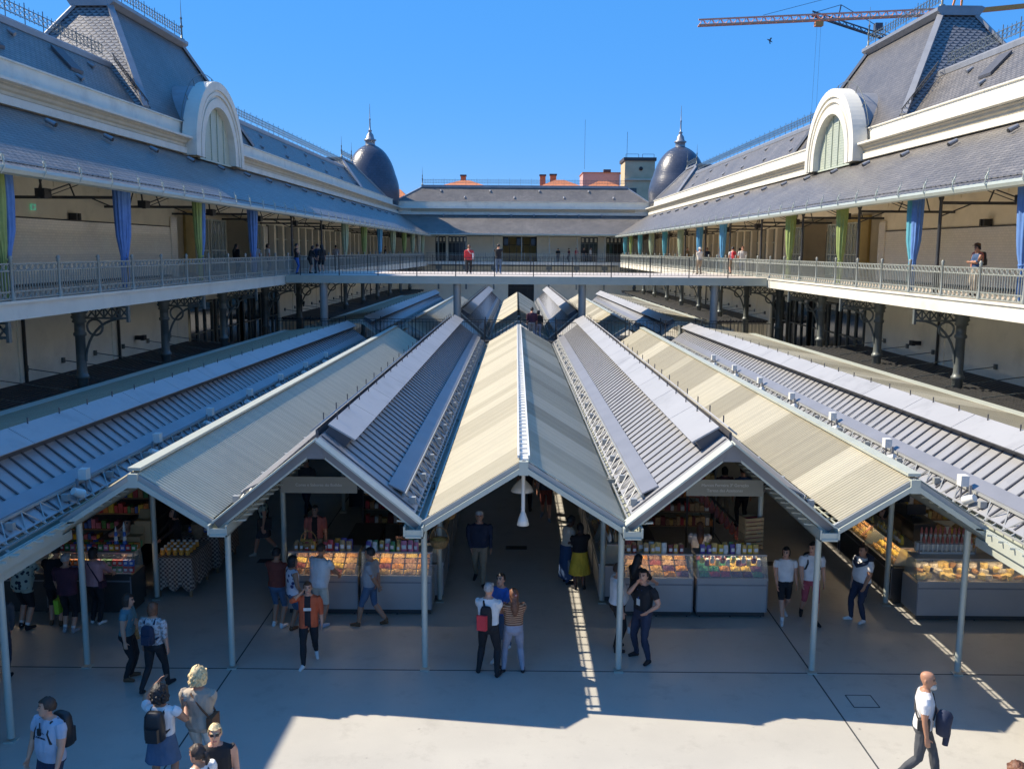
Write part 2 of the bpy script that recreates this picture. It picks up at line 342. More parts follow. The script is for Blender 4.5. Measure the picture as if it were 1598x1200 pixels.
    for s in np.arange(e1 + 2.8, s1 - 2, 2.05):
        for q in (0.68, 1.36): m.bar((s + q, 4.56, GF), (s + q, 4.56, 9.3), 0.06)
        m.bar((s + 0.22, 4.56, 8.4), (s + 1.83, 4.56, 8.4), 0.07)
    B(m, 'shop_front_frame', 'pale green paint')
    for a, b in ((49.6, 51.4), (51.8, 54.2), (58.6, 60.9)):
        m = M(xf); m.mat(1).box(a, b, 4.42, 4.45, GF + 0.1, 9.25); m.mat(0)
        for k in range(5): ss = a + (b - a) * k / 4; m.bar((ss, 4.38, GF), (ss, 4.38, 9.3), 0.07 if k in (0, 4) else 0.04)
        for zz in (0.1, 1.3, 3.0): m.bar((a, 4.38, GF + zz), (b, 4.38, GF + zz), 0.06)
        B(m, 'glazed_screen', ['pale green paint', 'greenish glass'])
    # wall vents high under the canopy roof
    proto = None
    for s in np.arange(16, 46, 3.55):
        if proto is None:
            m = M(REL(side)); m.box(-1.1, 1.1, 4.22, 4.31, 10.2, 10.75)
            for k in range(6): m.mat(1).bar((-1.05, 4.2, 10.25 + k * 0.09), (1.05, 4.2, 10.25 + k * 0.09), 0.03, 0.05)
            proto = m.build('wall_vent', ['dark iron', 'iron grey'], w); v = proto
        else: v = proto.copy(); COL.objects.link(v)
        v.location = O - W + d * (s + 1.77)
    # canopy roof over the gallery
    m = M(xf); m.mat(0).poly((s0, -0.42, 9.80), (s1, -0.42, 9.80), (s1, 4.2, 12.52), (s0, 4.2, 12.52))
    m.mat(1).poly((s0, -0.42, 9.70), (s1, -0.42, 9.70), (s1, 4.2, 12.42), (s0, 4.2, 12.42))
    for s in np.arange(s0, s1, SP / 4): m.bar((s, -0.2, 9.68), (s, 4.2, 12.27), 0.07, 0.12)
    m.mat(0).poly((s0, -0.42, 9.80), (s1, -0.42, 9.80), (s1, -0.42, 9.70), (s0, -0.42, 9.70))
    for s in np.arange(s0, s1, 0.34): m.box(s, s + 0.25, -0.47, -0.40, 9.795, 9.825)
    B(m, 'canopy_roof', ['slate side', 'cream plaster'])
    m = M(xf); m.sweep([(-0.42, 9.79), (-0.56, 9.79), (-0.58, 9.70), (-0.54, 9.60), (-0.42, 9.56)], s0, s1); B(m, 'gutter', 'post paint')
    proto = None
    for k in range(46):
        s = 21.6 + k * 1.955
        if proto is None:
            m = M(REL(side)); m.tube([(0, -0.52, 9.5), (0, -0.62, 9.66), (0, -0.6, 9.86), (0, -0.54, 10.0)], 0.022, 5)
            m.ring((0, -0.58, 9.9), 0.075, 0.06, (1, 0, 0), (0, 0, 1), 0.014, 8, 3); m.bar((-0.1, -0.58, 9.8), (0.1, -0.58, 9.84), 0.025)
            m.bar((0, -0.52, 10.0), (0, -0.52, 10.1), 0.02)
            proto = m.build('gutter_finial', 'post paint', w); v = proto
        else: v = proto.copy(); COL.objects.link(v)
        v.location = O - W + d * s + Vector((0, 0, drop(s, 9.8)))
    proto = None
    for k in range(20):
        s = 24.5 + k * 4.3
        if proto is None:
            m = M(REL(side)); zz = 9.80 + (3.1 + 0.42) * 0.5887
            m.tube([(0, 3.3, zz + 0.16), (0, 2.98, zz - 0.01)], [0.08, 0.095], 8); m.mat(1).tube([(0, 2.975, zz - 0.01), (0, 2.95, zz - 0.02)], 0.075, 8)
            proto = m.build('roof_vent', ['lead sheet', 'dark iron'], w); v = proto
        else: v = proto.copy(); COL.objects.link(v)
        v.location = O - W + d * s + Vector((0, 0, drop(s, 11.5)))
    # entablature and arched gable
    m = M(xf); m.sweep(ENT, s0, ac - 3.3); m.sweep(ENT, ac + 3.3, s1); B(m, 'entablature', 'white plaster')
    m = M(xf)
    for a, b in ((s0, ac - 3.72), (ac + 3.72, s1)):
        m.sweep([(4.01, 12.705), (4.01, 12.83), (3.925, 12.895), (3.875, 12.99), (3.79, 13.055), (3.78, 13.03), (3.86, 12.97), (3.9, 12.88), (3.98, 12.82), (3.98, 12.705)], a, b)
    B(m, 'moulding', 'beige stone')
    m = M(xf); zc = 12.72
    def arc(r0, r1, t0, t1, n=40, stilt=0.4):
        pts = [(r0, r1, math.pi * k / n) for k in range(n + 1)]
        P = [(ac - r0, t0, zc - stilt), (ac - r1, t0, zc - stilt)] ; prev = None
        ring = []
        for k in range(-1, n + 2):
            if k == -1: a = 0; dz = -stilt
            elif k == n + 1: a = math.pi; dz = -stilt
            else: a = math.pi * k / n; dz = 0
            c, s_ = math.cos(a), math.sin(a)
            ring.append([(ac + r0 * c, t0, zc + r0 * s_ + dz), (ac + r1 * c, t0, zc + r1 * s_ + dz), (ac + r1 * c, t1, zc + r1 * s_ + dz), (ac + r0 * c, t1, zc + r0 * s_ + dz)])
        V = [p for r in ring for p in r]; F = []
        for i in range(len(ring) - 1):
            for q in range(4): F.append((i * 4 + q, i * 4 + (q + 1) % 4, (i + 1) * 4 + (q + 1) % 4, (i + 1) * 4 + q))
        m.add(V, F)
    arc(3.3, 3.72, 3.42, 4.15); arc(3.18, 3.3, 3.52, 4.6); arc(3.02, 3.18, 3.46, 4.6); arc(2.86, 3.02, 3.58, 4.6); arc(2.42, 2.86, 3.47, 4.4)
    B(m, 'arched_gable', 'white plaster')
    m = M(xf); n = 24
    ring = [(ac + 2.42 * math.cos(math.pi * k / n), 3.85, zc + 2.42 * math.sin(math.pi * k / n)) for k in range(n + 1)]
    m.poly((ac + 2.42, 3.85, zc - 0.45), *ring, (ac - 2.42, 3.85, zc - 0.45)); 
    win = B(m, 'arched_window', 'frosted louvre')
    m = M(xf)
    for q in (-1.45, -0.48, 0.48, 1.45): m.bar((ac + q, 3.82, zc - 0.45), (ac + q, 3.82, zc + math.sqrt(2.42 ** 2 - q * q)), 0.06, 0.05)
    m.bar((ac - 2.42, 3.8, zc - 0.42), (ac + 2.42, 3.8, zc - 0.42), 0.1, 0.08)
    for k in range(20): zz = zc - 0.3 + k * 0.14; ww = math.sqrt(max(0.05, 2.4 ** 2 - max(0, zz - zc) ** 2)); m.bar((ac - ww, 3.838, zz), (ac + ww, 3.838, zz), 0.012, 0.03)
    B(m, 'window_mullion', 'frosted louvre', win)
    m = M(xf); n = 20
    V = []
    for t in (4.15, 8.0): V += [(ac + 3.5 * math.cos(math.pi * k / n), t, zc + 3.5 * math.sin(math.pi * k / n)) for k in range(n + 1)]
    m.add(V, [(k, k + 1, n + 2 + k, n + 1 + k) for k in range(n)], True); B(m, 'barrel_roof', 'lead sheet')
    m = M(xf)
    m.tube([(ac + 4.1 * math.cos(math.pi * k / 18), 4.1, zc + 4.1 * math.sin(math.pi * k / 18)) for k in range(2, 17)], 0.018, 4)
    for k in range(2, 17, 2): a = math.pi * k / 18; m.bar((ac + 3.7 * math.cos(a), 4.1, zc + 3.7 * math.sin(a)), (ac + 4.1 * math.cos(a), 4.1, zc + 4.1 * math.sin(a)), 0.025)
    B(m, 'arch_guard_rail', 'iron grey')
    # mansard roof, cap and cresting
    pa, pb = ac - 7.6, ac + 8.2
    m = M(xf); Z0, T1, Z1 = 14.0, 6.6, 16.15
    for a, b in ((s0, pa + 2.2), (pb - 2.2, s1)):
        m.poly((a, 4.6, Z0), (b, 4.6, Z0), (b, T1, Z1), (a, T1, Z1)); m.poly((a, T1, Z1), (b, T1, Z1), (b, 10.5, Z1), (a, 10.5, Z1)); m.poly((a, 10.5, Z1), (b, 10.5, Z1), (b, 12.8, 13), (a, 12.8, 13))
        m.poly((a, 12.8, 13), (b, 12.8, 13), (b, 12.8, 0), (a, 12.8, 0))
        m.poly((b, 4.6, Z0), (b, T1, Z1), (b, 10.5, Z1), (b, 12.8, 13)); m.poly((a, 4.6, Z0), (a, T1, Z1), (a, 10.5, Z1), (a, 12.8, 13))
    B(m, 'mansard_roof', 'slate side')
    m = M(xf)
    e_far = 97.0 if side == 'left' else 101.0
    for a, b in ((s0, pa + 1.6), (pb - 1.6, e_far)):
        m.sweep([(T1 - 0.14, Z1 - 0.12), (T1 - 0.16, Z1 + 0.1), (T1 - 0.05, Z1 + 0.2), (T1 + 0.35, Z1 + 0.2), (T1 + 0.35, Z1 - 0.1)], a, b)
    B(m, 'roof_cap', 'lead sheet')
    m = M(xf); cresting(m, 26, pa + 1.2, T1 + 0.1, Z1 + 0.2); cresting(m, pb - 0.6, e_far, T1 + 0.1, Z1 + 0.2)
    B(m, 'cresting', 'iron grey')
    m = M(xf)                                              # sloping iron grille beside the pavilion
    for k in range(12):
        f0, f1 = k / 12, (k + 1) / 12
        a0 = (pa + 0.1 + 1.3 * f0, 4.1 + 2.4 * f0 * 0.9, Z0 + 2.4 * f0); a1 = (pa + 0.1 + 1.3 * f1, 4.1 + 2.4 * f1 * 0.9, Z0 + 2.4 * f1)
        m.bar(a0, a1, 0.03); b0 = (a0[0] - 0.3, a0[1] - 0.05, a0[2] + 0.25); b1 = (a1[0] - 0.3, a1[1] - 0.05, a1[2] + 0.25); m.bar(b0, b1, 0.03); m.bar(a0, b1, 0.02); m.bar(b0, a1, 0.02)
    B(m, 'sloping_grille', 'dark iron')
    for s, t in ((39.2, 5.75), (33.0, 5.5)):
        m = M(xf); zz = lambda t_: Z0 + (t_ - 4.6) * (Z1 - Z0) / (T1 - 4.6)
        m.hexa([(s, t - 0.4, zz(t - 0.4)), (s + 1.0, t - 0.4, zz(t - 0.4)), (s + 1.0, t + 0.4, zz(t + 0.4)), (s, t + 0.4, zz(t + 0.4)), (s, t - 0.42, zz(t - 0.4) + 0.12), (s + 1.0, t - 0.42, zz(t - 0.4) + 0.12), (s + 1.0, t + 0.4, zz(t + 0.4) + 0.14), (s, t + 0.4, zz(t + 0.4) + 0.14)])
        B(m, 'skylight', 'seam dark')
    proto = None
    for k in range(24):
        s = 30 + k * 3.1; t = 5.0 if k % 2 else 6.0
        if pa - 0.6 < s < pb + 0.5 or s > 100: continue
        zz = Z0 + (t - 4.6) * (Z1 - Z0) / (T1 - 4.6)
        m = M(REL(side)); 
        if proto is None:
            m.tube([(0, 0.18, 0.2), (0, -0.08, 0.03)], 0.09, 6); proto = m.build('roof_vent', 'lead sheet', w); v = proto
        else: v = proto.copy(); COL.objects.link(v)
        v.location = O - W + d * s + o * t + Vector((0, 0, zz + drop(s, zz)))
    # pavilion roof over the entrance
    ra, rb, RT, RZ = ac - 3.6, ac + 5.6, 7.6, 19.55
    A0, A1 = (pa, 4.3, 14.0), (pb, 4.3, 14.0); R0, R1 = (ra, RT, RZ), (rb, RT, RZ); Q0, Q1 = (ra, RT + 1.6, RZ), (rb, RT + 1.6, RZ); B0, B1 = (pa, 12.8, 13.6), (pb, 12.8, 13.6)
    m = M(xf); m.mat(0).poly(A0, A1, R1, R0); m.mat(1).poly(A0, R0, Q0, B0); m.poly(A1, R1, Q1, B1); m.mat(0).poly(B0, Q0, Q1, B1); m.poly(R0, R1, Q1, Q0)
    pv = B(m, 'pavilion_roof', ['slate hip', 'scalloped slate'])
    m = M(xf); e = (0, -0.06, 0.05)
    for p, q in ((A0, R0), (A1, R1), (B0, Q0), (B1, Q1)): m.bar([p[i] + e[i] for i in range(3)], [q[i] + e[i] for i in range(3)], 0.3, 0.14)
    m.bar((ra, RT - 0.1, RZ - 0.35), (rb, RT - 0.1, RZ - 0.35), 0.1, 0.12)
    B(m, 'hip_flashing', 'lead sheet', pv)
    m = M(xf); m.sweep([(RT - 0.15, RZ - 0.15), (RT - 0.4, RZ + 0.05), (RT - 0.4, RZ + 0.22), (RT - 0.2, RZ + 0.3), (RT + 1.8, RZ + 0.3), (RT + 2.0, RZ + 0.22), (RT + 1.75, RZ - 0.15)], ra - 0.25, rb + 0.25); B(m, 'pavilion_cap', 'lead sheet', pv)
    m = M(xf); cresting(m, ra, rb, RT - 0.1, RZ + 0.3); spire(m, rb + 0.05, RT - 0.1, RZ + 0.3, 2.3); spire(m, ra - 0.05, RT - 0.1, RZ + 0.3, 2.3)
    B(m, 'pavilion_cresting', 'iron grey', pv)
    # small hipped roof beside the corner dome
    ha = 94.5 if side == 'left' else 99.5
    A0, A1 = (ha, 4.3, 14.0), (ha + 14, 4.3, 14.0); R0, R1 = (ha + 3.6, 7.0, 17.15), (ha + 8.6, 7.0, 17.15); Q0, Q1 = (ha + 3.6, 8.4, 17.15), (ha + 8.6, 8.4, 17.15); B0, B1 = (ha, 12.8, 13.6), (ha + 14, 12.8, 13.6)
    m = M(xf); m.mat(0).poly(A0, A1, R1, R0); m.mat(1).poly(A0, R0, Q0, B0); m.poly(A1, R1, Q1, B1); m.mat(0).poly(R0, R1, Q1, Q0)
    hp = B(m, 'corner_hip_roof', ['slate hip', 'scalloped slate'])
    m = M(xf); m.bar(A0, R0, 0.25, 0.14); m.bar(A1, R1, 0.25, 0.14); m.box(ha + 3.4, ha + 8.8, 6.85, 8.6, 17.12, 17.3); B(m, 'hip_flashing', 'lead sheet', hp)
    m = M(xf); cresting(m, ha + 3.6, ha + 8.6, 7.0, 17.3); spire(m, ha + 3.6, 7.0, 17.3, 2.1); spire(m, ha + 8.6, 7.0, 17.3, 2.1); B(m, 'hip_cresting', 'iron grey', hp)
    # iron columns below, slim posts above, railing
    proto = None
    for k in range(14):
        s = (31.5 if side == 'left' else 32.9) + (k - 2) * SP
        if proto is None:
            m = M(REL(side)); T = 1.75
            m.lathe((0, 0, 0), [(0, 0)], 3) if 0 else None
            base = m.xf(0, T, 0); q = m.xf; m.xf = None
            m.lathe(base, [(0.26, 0), (0.26, 0.5), (0.19, 0.56), (0.18, 3.25), (0.23, 3.28), (0.23, 3.36), (0.19, 3.40), (0.165, 3.5), (0.16, 4.7), (0.21, 4.74), (0.21, 4.82), (0.17, 4.86), (0.17, 5.15), (0.24, 5.2), (0.2, 5.28), (0.27, 5.36), (0.22, 5.44), (0.3, 5.55), (0.3, 5.74)], 14); m.xf = q
            for zz in (5.33, 5.71): m.bar((0, T, zz), (0, 0.05, zz), 0.09, 0.06)
            for i in range(5):
                a = T - 0.3 - i * 0.28; b = a - 0.28; m.bar((0, a, 5.35), (0, b, 5.69), 0.05, 0.04); m.bar((0, b, 5.35), (0, a, 5.69), 0.05, 0.04); m.bar((0, b, 5.35), (0, b, 5.7), 0.05, 0.03)
            m.box(-0.07, 0.07, 0.02, 0.1, 5.2, 5.74)
            m.ring((0, 1.22, 5.02), 0.27, 0.27, (0, 1, 0), (0, 0, 1), 0.04, 14, 5)
            m.tube([(0, T - 0.17 - 1.35 * (1 - math.cos(a)), 3.85 + 1.48 * math.sin(a)) for a in [i * math.pi / 20 for i in range(11)]], 0.045, 5)
            proto = m.build('iron_column', 'iron grey', w); v = proto
        else: v = proto.copy(); COL.objects.link(v)
        v.location = O - W + d * s
    proto = None
    for k in range(15):
        s = 17.8 + k * SP
        if proto is None:
            m = M(REL(side)); base = m.xf(0, 0.3, 0); q = m.xf; m.xf = None
            m.lathe(base, [(0.1, GF), (0.1, GF + 0.9), (0.065, GF + 1.0), (0.055, 9.4), (0.09, 9.5), (0.09, 9.75)], 10); m.xf = q
            m.bar((0, 0.3, 9.35), (0, 4.25, 9.35), 0.06, 0.1); m.bar((0, 0.3, 8.9), (0, 1.4, 9.35), 0.04); m.bar((0, 1.9, 9.35), (0, 2.6, 11.3), 0.04); m.bar((0, 3.2, 9.35), (0, 2.6, 11.3), 0.04)
            proto = m.build('gallery_post', 'dark iron', w); v = proto
        else: v = proto.copy(); COL.objects.link(v)
        v.location = O - W + d * s + Vector((0, 0, drop(s, 9) * 0.9))
    proto = pp = None
    phase = 24.65 if side == 'left' else 26.14
    for k in range(-3, 35):
        s = phase + k * 2.43
        if proto is None:
            m = M(REL(side)); t = 0.03; n = 8; a0, a1 = 0.08, 2.35; st = (a1 - a0) / n
            for zz in (0.97, 0.78, 0.24, 0.05): m.bar((a0, t, GF + zz), (a1, t, GF + zz), 0.035, 0.03)
            for i in range(n):
                c = a0 + (i + 0.5) * st
                for zz in (0.875, 0.145): m.ring((c, t, GF + zz), st * 0.36, 0.085, (1, 0, 0), (0, 0, 1), 0.016, 8, 4)
                for q in (0.25, 0.75): m.bar((a0 + (i + q) * st, t, GF + 0.24), (a0 + (i + q) * st, t, GF + 0.78), 0.024)
                m.bar((a0 + i * st, t, GF + 0.78), (a0 + i * st, t, GF + 0.97), 0.02); m.bar((a0 + i * st, t, GF + 0.05), (a0 + i * st, t, GF + 0.24), 0.02)
            proto = m.build('railing_panel', 'railing paint', w); v = proto
            m = M(REL(side)); base = m.xf(0, 0.03, 0); m.xf = None
            m.lathe(base, [(0.075, GF), (0.075, GF + 0.1), (0.045, GF + 0.16), (0.04, GF + 1.0), (0.06, GF + 1.03), (0.04, GF + 1.06), (0.07, GF + 1.12), (0.03, GF + 1.18)], 8)
            pp = m.build('railing_post', 'railing paint', w); p = pp
        else:
            v = proto.copy(); COL.objects.link(v); p = pp.copy(); COL.objects.link(p)
        v.location = O - W + d * s; p.location = O - W + d * s
    # slatted awning and its stay rods on the ground floor wall
    m = M(xf)
    for a, b in ((s0, 47.4), (64.8, 112)):
        for k in range(17): t = 4.2 - k * 0.235; m.box(a, b, t - 0.045, t + 0.045, 2.86, 2.98)
        for s in np.arange(a + 0.5, b, 2.55): m.box(s - 0.03, s + 0.03, 0.35, 4.3, 2.74, 2.855)
    B(m, 'slatted_awning', 'dark iron')
    proto = None
    for k in range(34):
        s = 22.3 + k * 2.55
        if 47 < s < 65: continue
        if proto is None:
            m = M(REL(side)); m.bar((0, 4.25, 3.45), (0.35, 1.3, 3.0), 0.03); m.box(-0.07, 0.07, 4.2, 4.29, 3.35, 3.55); proto = m.build('stay_rod', 'iron grey', w); v = proto
        else: v = proto.copy(); COL.objects.link(v)
        v.location = O - W + d * s
    for s in (32.4, 39.7, 70, 84, 98):
        m = M(xf); m.bar((s, 4.2, 0), (s, 4.2, 5.7), 0.09); B(m, 'drainpipe', 'dark iron')
    # lamps on the gallery: black boxes hung from the canopy roof
    sideword = side
    proto = None
    for k in range(11):
        s = 28.4 + k * SP
        if proto is None:
            proto = thing('spot_lamp', f'black box lamp on thin struts hung under the canopy roof of the {side} gallery', 'lamp', (0, 0, 0), 0, f'box lamps under the {side} gallery roof')
            m = M(REL(side)); m.box(-0.2, 0.2, 0.9, 1.2, 9.15, 9.42); m.box(-0.26, -0.2, 0.88, 1.0, 9.12, 9.2); m.build('lamp_body', 'black plastic', proto)
            m = M(REL(side)); m.bar((0, 1.1, 9.4), (0, 1.2, 10.55), 0.05); m.bar((0.1, 0.9, 9.35), (0.9, 0.0, 9.85), 0.04); m.bar((0.15, 1.0, 9.2), (1.1, 0.1, 9.75), 0.025); m.build('lamp_strut', 'dark iron', proto); v = proto
        else: v = copy_tree(proto)
        v['label'] = f'{ORD[k]} black box lamp from the front under the {side} gallery roof'
        v.location = O + d * s + Vector((0, 0, drop(s, 9.5)))
    for s, nm in ((36.3, 'black twin wall lamp on the cream wall of the %s gallery' % side),):
        t = thing('wall_lamp', nm, 'lamp', tuple(O + d * s), 0); m = M(REL(side)); m.box(-0.2, -0.05, 3.95, 4.25, 8.72, 8.98); m.box(0.05, 0.2, 3.95, 4.25, 8.72, 8.98); m.box(-0.05, 0.05, 4.1, 4.29, 8.8, 8.9); m.build('lamp_body', 'black plastic', t)
    t = thing('exit_sign', 'small green and white exit sign on the %s gallery wall' % side, 'sign', tuple(O + d * (33.6 if side == 'left' else 34.2)), 0)
    m = M(REL(side)); m.box(-0.15, 0.15, 4.2, 4.26, 8.98, 9.2); m.build('sign_plate', 'exit sign lit', t)
    m = M(REL(side)); m.box(-0.11, -0.03, 4.19, 4.199, 9.02, 9.16); m.box(0.02, 0.12, 4.19, 4.199, 9.07, 9.11); m.build('sign_symbol', 'white paint', t)
    for k, s in enumerate((41.5, 69.5)):
        t = thing('floodlight', ('small black floodlight on the lower %s wall ' % side) + ('above the slatted awning near the bridge' if k == 0 else 'far beyond the bridge'), 'lamp', tuple(O + d * s), 0)
        m = M(REL(side)); m.box(-0.1, 0.1, 4.0, 4.28, 3.62, 3.8); m.box(-0.16, 0.16, 3.85, 4.0, 3.6, 3.82); m.build('lamp_body', 'black plastic', t)
    return w
LW = side_wing('left'); RW = side_wing('right')
def back_wing():
    xf = XF('back'); O = FR['back'][0]; a, b = -11.4, 11.7
    w = thing('market_building', 'back market wing across the court with long slate roof between two domes', 'building', tuple(O), 0, 'wings of the market building')
    B = lambda m, n, mats, par=w: m.build(n, mats, par, tuple(O))
    m = M(xf); m.box(-17, -1.6, 4.3, 4.7, 0, 5.7); m.box(1.6, 17, 4.3, 4.7, 0, 5.7); m.box(-1.6, 1.6, 4.3, 4.7, 4.6, 5.7)
    B(m, 'ground_floor_wall', 'lower wall paint')
    m = M(xf); m.mat(0).box(-1.6, 1.6, 4.6, 4.66, 0, 4.6); m.mat(1)
    for k in range(5): m.bar((-1.6 + 0.8 * k, 4.4, 0), (-1.6 + 0.8 * k, 4.4, 4.6), 0.1)
    for zz in (3.0, 3.7, 4.55): m.bar((-1.6, 4.4, zz), (1.6, 4.4, zz), 0.12)
    B(m, 'door_frame', ['dark interior', 'dark iron'])
    m = M(xf); m.sweep([(0, 5.95), (0, 6.26), (4.35, 6.26), (4.35, 5.9), (0.25, 5.9)], a, b); B(m, 'gallery_slab', 'white plaster')
    m = M(xf); m.box(-17, -10.6, 4.3, 4.7, GF, 11.8); m.box(-9.3, -9.0, 4.3, 4.7, GF, 11.8); m.box(-6.7, -2.3, 4.3, 4.7, GF, 11.8); m.box(1.9, 7.3, 4.3, 4.7, GF, 11.8); m.box(9.4, 10.4, 4.3, 4.7, GF, 11.8); m.box(12.8, 17, 4.3, 4.7, GF, 11.8); m.box(-17, 17, 4.3, 4.7, 9.3, 11.8)
    B(m, 'upper_wall', 'lower wall paint')
    for x0, x1 in ((-10.6, -9.3), (-9.0, -6.7), (7.3, 9.4), (10.4, 12.8)):
        m = M(xf); m.mat(0).box(x0, x1, 4.6, 4.66, GF, 9.3); m.mat(1)
        n = max(2, round((x1 - x0) / 0.5))
        for k in range(n + 1): m.bar((x0 + (x1 - x0) * k / n, 4.5, GF), (x0 + (x1 - x0) * k / n, 4.5, 9.3), 0.08)
        m.bar((x0, 4.5, 8.5), (x1, 4.5, 8.5), 0.1)
        m.mat(2)
        for k in range(n): m.box(x0 + (x1 - x0) * (k + 0.25) / n, x0 + (x1 - x0) * (k + 0.75) / n, 4.52, 4.55, 8.65, 9.15)
        B(m, 'glazed_door', ['shop glass', 'iron grey', 'lower wall paint'])
    m = M(xf); m.mat(0).box(-2.3, 1.9, 9.0, 9.1, GF, 10); m.mat(1)
    for x in (-2.0, -0.2, 1.6): m.box(x - 0.35, x + 0.35, 8.9, 8.99, 8.2, 9.6)
    B(m, 'facade_beyond', ['yellow plaster', 'shop glass'])
    m = M(xf)
    for k in range(6): x = -2.3 + 4.2 * k / 5; m.bar((x, 4.4, GF), (x, 4.4, 9.3), 0.07)
    m.bar((-2.3, 4.4, 8.3), (1.9, 4.4, 8.3), 0.06); m.bar((-2.3, 4.4, 9.25), (1.9, 4.4, 9.25), 0.12); B(m, 'window_bars', 'dark iron')
    m = M(xf); e0, e1 = -16.5, 16.8
    m.mat(0).poly((e0, -0.42, 9.55), (e1, -0.42, 9.55), (e1, 4.2, 11.95), (e0, 4.2, 11.95)); m.mat(1).poly((e0, -0.42, 9.45), (e1, -0.42, 9.45), (e1, 4.2, 11.85), (e0, 4.2, 11.85)); m.mat(0).poly((e0, -0.42, 9.55), (e1, -0.42, 9.55), (e1, -0.42, 9.45), (e0, -0.42, 9.45)); B(m, 'canopy_roof', ['slate back', 'cream plaster'])
    m = M(xf); m.sweep([(-0.42, 9.54), (-0.56, 9.54), (-0.58, 9.45), (-0.42, 9.33)], -10.9, 11.2); B(m, 'gutter', 'post paint')
    for k in range(11): x = -10 + k * 2.05; m = M(xf); m.bar((x, -0.6, 9.4), (x, -0.6, 9.75), 0.05); B(m, 'gutter_finial', 'post paint')
    E2 = [(t, z - 0.5 if z < 13 else z - 0.5) for t, z in ENT]
    m = M(xf); m.sweep(E2, -18, 18); B(m, 'entablature', 'white plaster')
    m = M(xf); m.sweep([(4.015, 12.2), (4.015, 12.34), (3.86, 12.45), (3.79, 12.55), (3.6, 12.6), (3.63, 12.57), (3.79, 12.5), (3.86, 12.4), (3.98, 12.3), (3.98, 12.2)], -13.5, 13.8); B(m, 'moulding', 'beige stone')
    m = M(xf); A0, A1 = (-15.6, 4.6, 13.5), (15.6, 4.6, 13.5); R0, R1 = (-12.4, 7.0, 15.4), (13.1, 7.0, 15.4)
    m.poly(A0, A1, R1, R0); m.poly(A0, R0, (-12.4, 10, 15.4), (-15.6, 12.5, 13)); m.poly(A1, R1, (13.1, 10, 15.4), (15.6, 12.5, 13)); m.poly(R0, R1, (13.1, 10, 15.4), (-12.4, 10, 15.4)); m.poly((-15.6, 12.5, 13), (15.6, 12.5, 13), (15.6, 12.5, 0), (-15.6, 12.5, 0))
    m.poly((-12.4, 10, 15.4), (13.1, 10, 15.4), (15.6, 12.5, 13), (-15.6, 12.5, 13)); B(m, 'mansard_roof', 'slate back')
    m = M(xf); m.sweep([(6.8, 15.3), (6.8, 15.62), (7.4, 15.62), (7.4, 15.3)], -12.5, 13.2); m.bar(A0, R0, 0.22, 0.12); m.bar(A1, R1, 0.22, 0.12); B(m, 'roof_cap', 'lead sheet')
    m = M(xf); cresting(m, -12.4, 13.1, 7.1, 15.62); spire(m, -12.4, 7.1, 15.62, 2.2); B(m, 'cresting', 'iron grey')
    proto = None
    for x, t in [(-10 + 6.1 * k, 6.2) for k in range(4)] + [(-7 + 6.1 * k, 5.2) for k in range(4)] + [(-9.5 + 2.75 * k, 3.6) for k in range(8)]:
        z = 13.5 + (t - 4.75) * 0.84 if t > 4.2 else 9.55 + (t + 0.42) * 0.5195
        m = M()
        if proto is None: m.tube([(0, 0.25, 0.25), (0, -0.12, 0.05)], 0.12, 6); proto = m.build('roof_vent', 'lead sheet', w); v = proto
        else: v = proto.copy(); COL.objects.link(v)
        v.location = (x, t, z)
    m = M(REL('back'))
    for zz in (0.97, 0.78, 0.05): m.bar((a, 0.03, GF + zz), (b, 0.03, GF + zz), 0.035, 0.03)
    for k in range(110): x = a + 0.2 + k * 0.21; m.bar((x, 0.03, GF), (x, 0.03, GF + (1.05 if k % 11 == 0 else 0.97)), 0.05 if k % 11 == 0 else 0.022)
    m.build('railing', 'railing paint', w)
    for k in range(7):
        x = -9.9 + k * 3.3; m = M(REL('back'))
        if abs(x) < 1: continue
        m.bar((x, 0.5, 3), (x, 0.5, 5.9), 0.2); m.bar((x - 0.35, 0.4, 5.6), (x + 0.35, 0.4, 5.6), 0.08, 0.5); m.build('iron_column', 'iron grey', w)
    for k in range(7): x = -9.9 + k * 3.3; m = M(REL('back')); m.bar((x, 0.3, GF), (x, 0.3, 9.5), 0.09); m.build('gallery_post', 'railing paint', w)
    return w
BW = back_wing()
# corner domes, clad in dark slate
def dome(x, y, r, label):
    w = thing('dome', label, 'dome', (x, y, 13.2), 0, 'corner domes')
    m = M(); H = 6.9
    prof = [(r * 0.97, -3.0), (r * 0.97, 0)]
    for k in range(25):
        u = k / 24; prof.append((r * max(0, 1 - u ** 2.35) ** 0.5 * (0.98 + 0.05 * math.sin(math.pi * min(1, u * 2))) + 0.0, H * u))
    prof = [(max(q, 0.5), z) for q, z in prof]
    m.lathe((0, 0, 0), prof, 40); m.build('dome_shell', 'copper slate', w)
    m = M(); m.lathe((0, 0, H - 0.35), [(0.62, 0), (0.72, 0.1), (0.6, 0.2), (0.58, 0.75), (0.74, 0.82), (0.74, 0.92), (0.5, 1.05), (0.4, 1.5), (0.2, 1.75), (0.18, 1.9), (0.26, 1.98), (0.1, 2.1), (0.07, 3.2), (0.13, 3.3), (0.05, 3.4), (0.02, 5.1)], 14); m.build('lantern', 'lead sheet', w)
dome(-17.7, 115.5, 3.4, 'dark slate corner dome on the left, with pointed lantern')
dome(19.6, 115.5, 3.6, 'dark slate corner dome on the right, beside the grey tower')
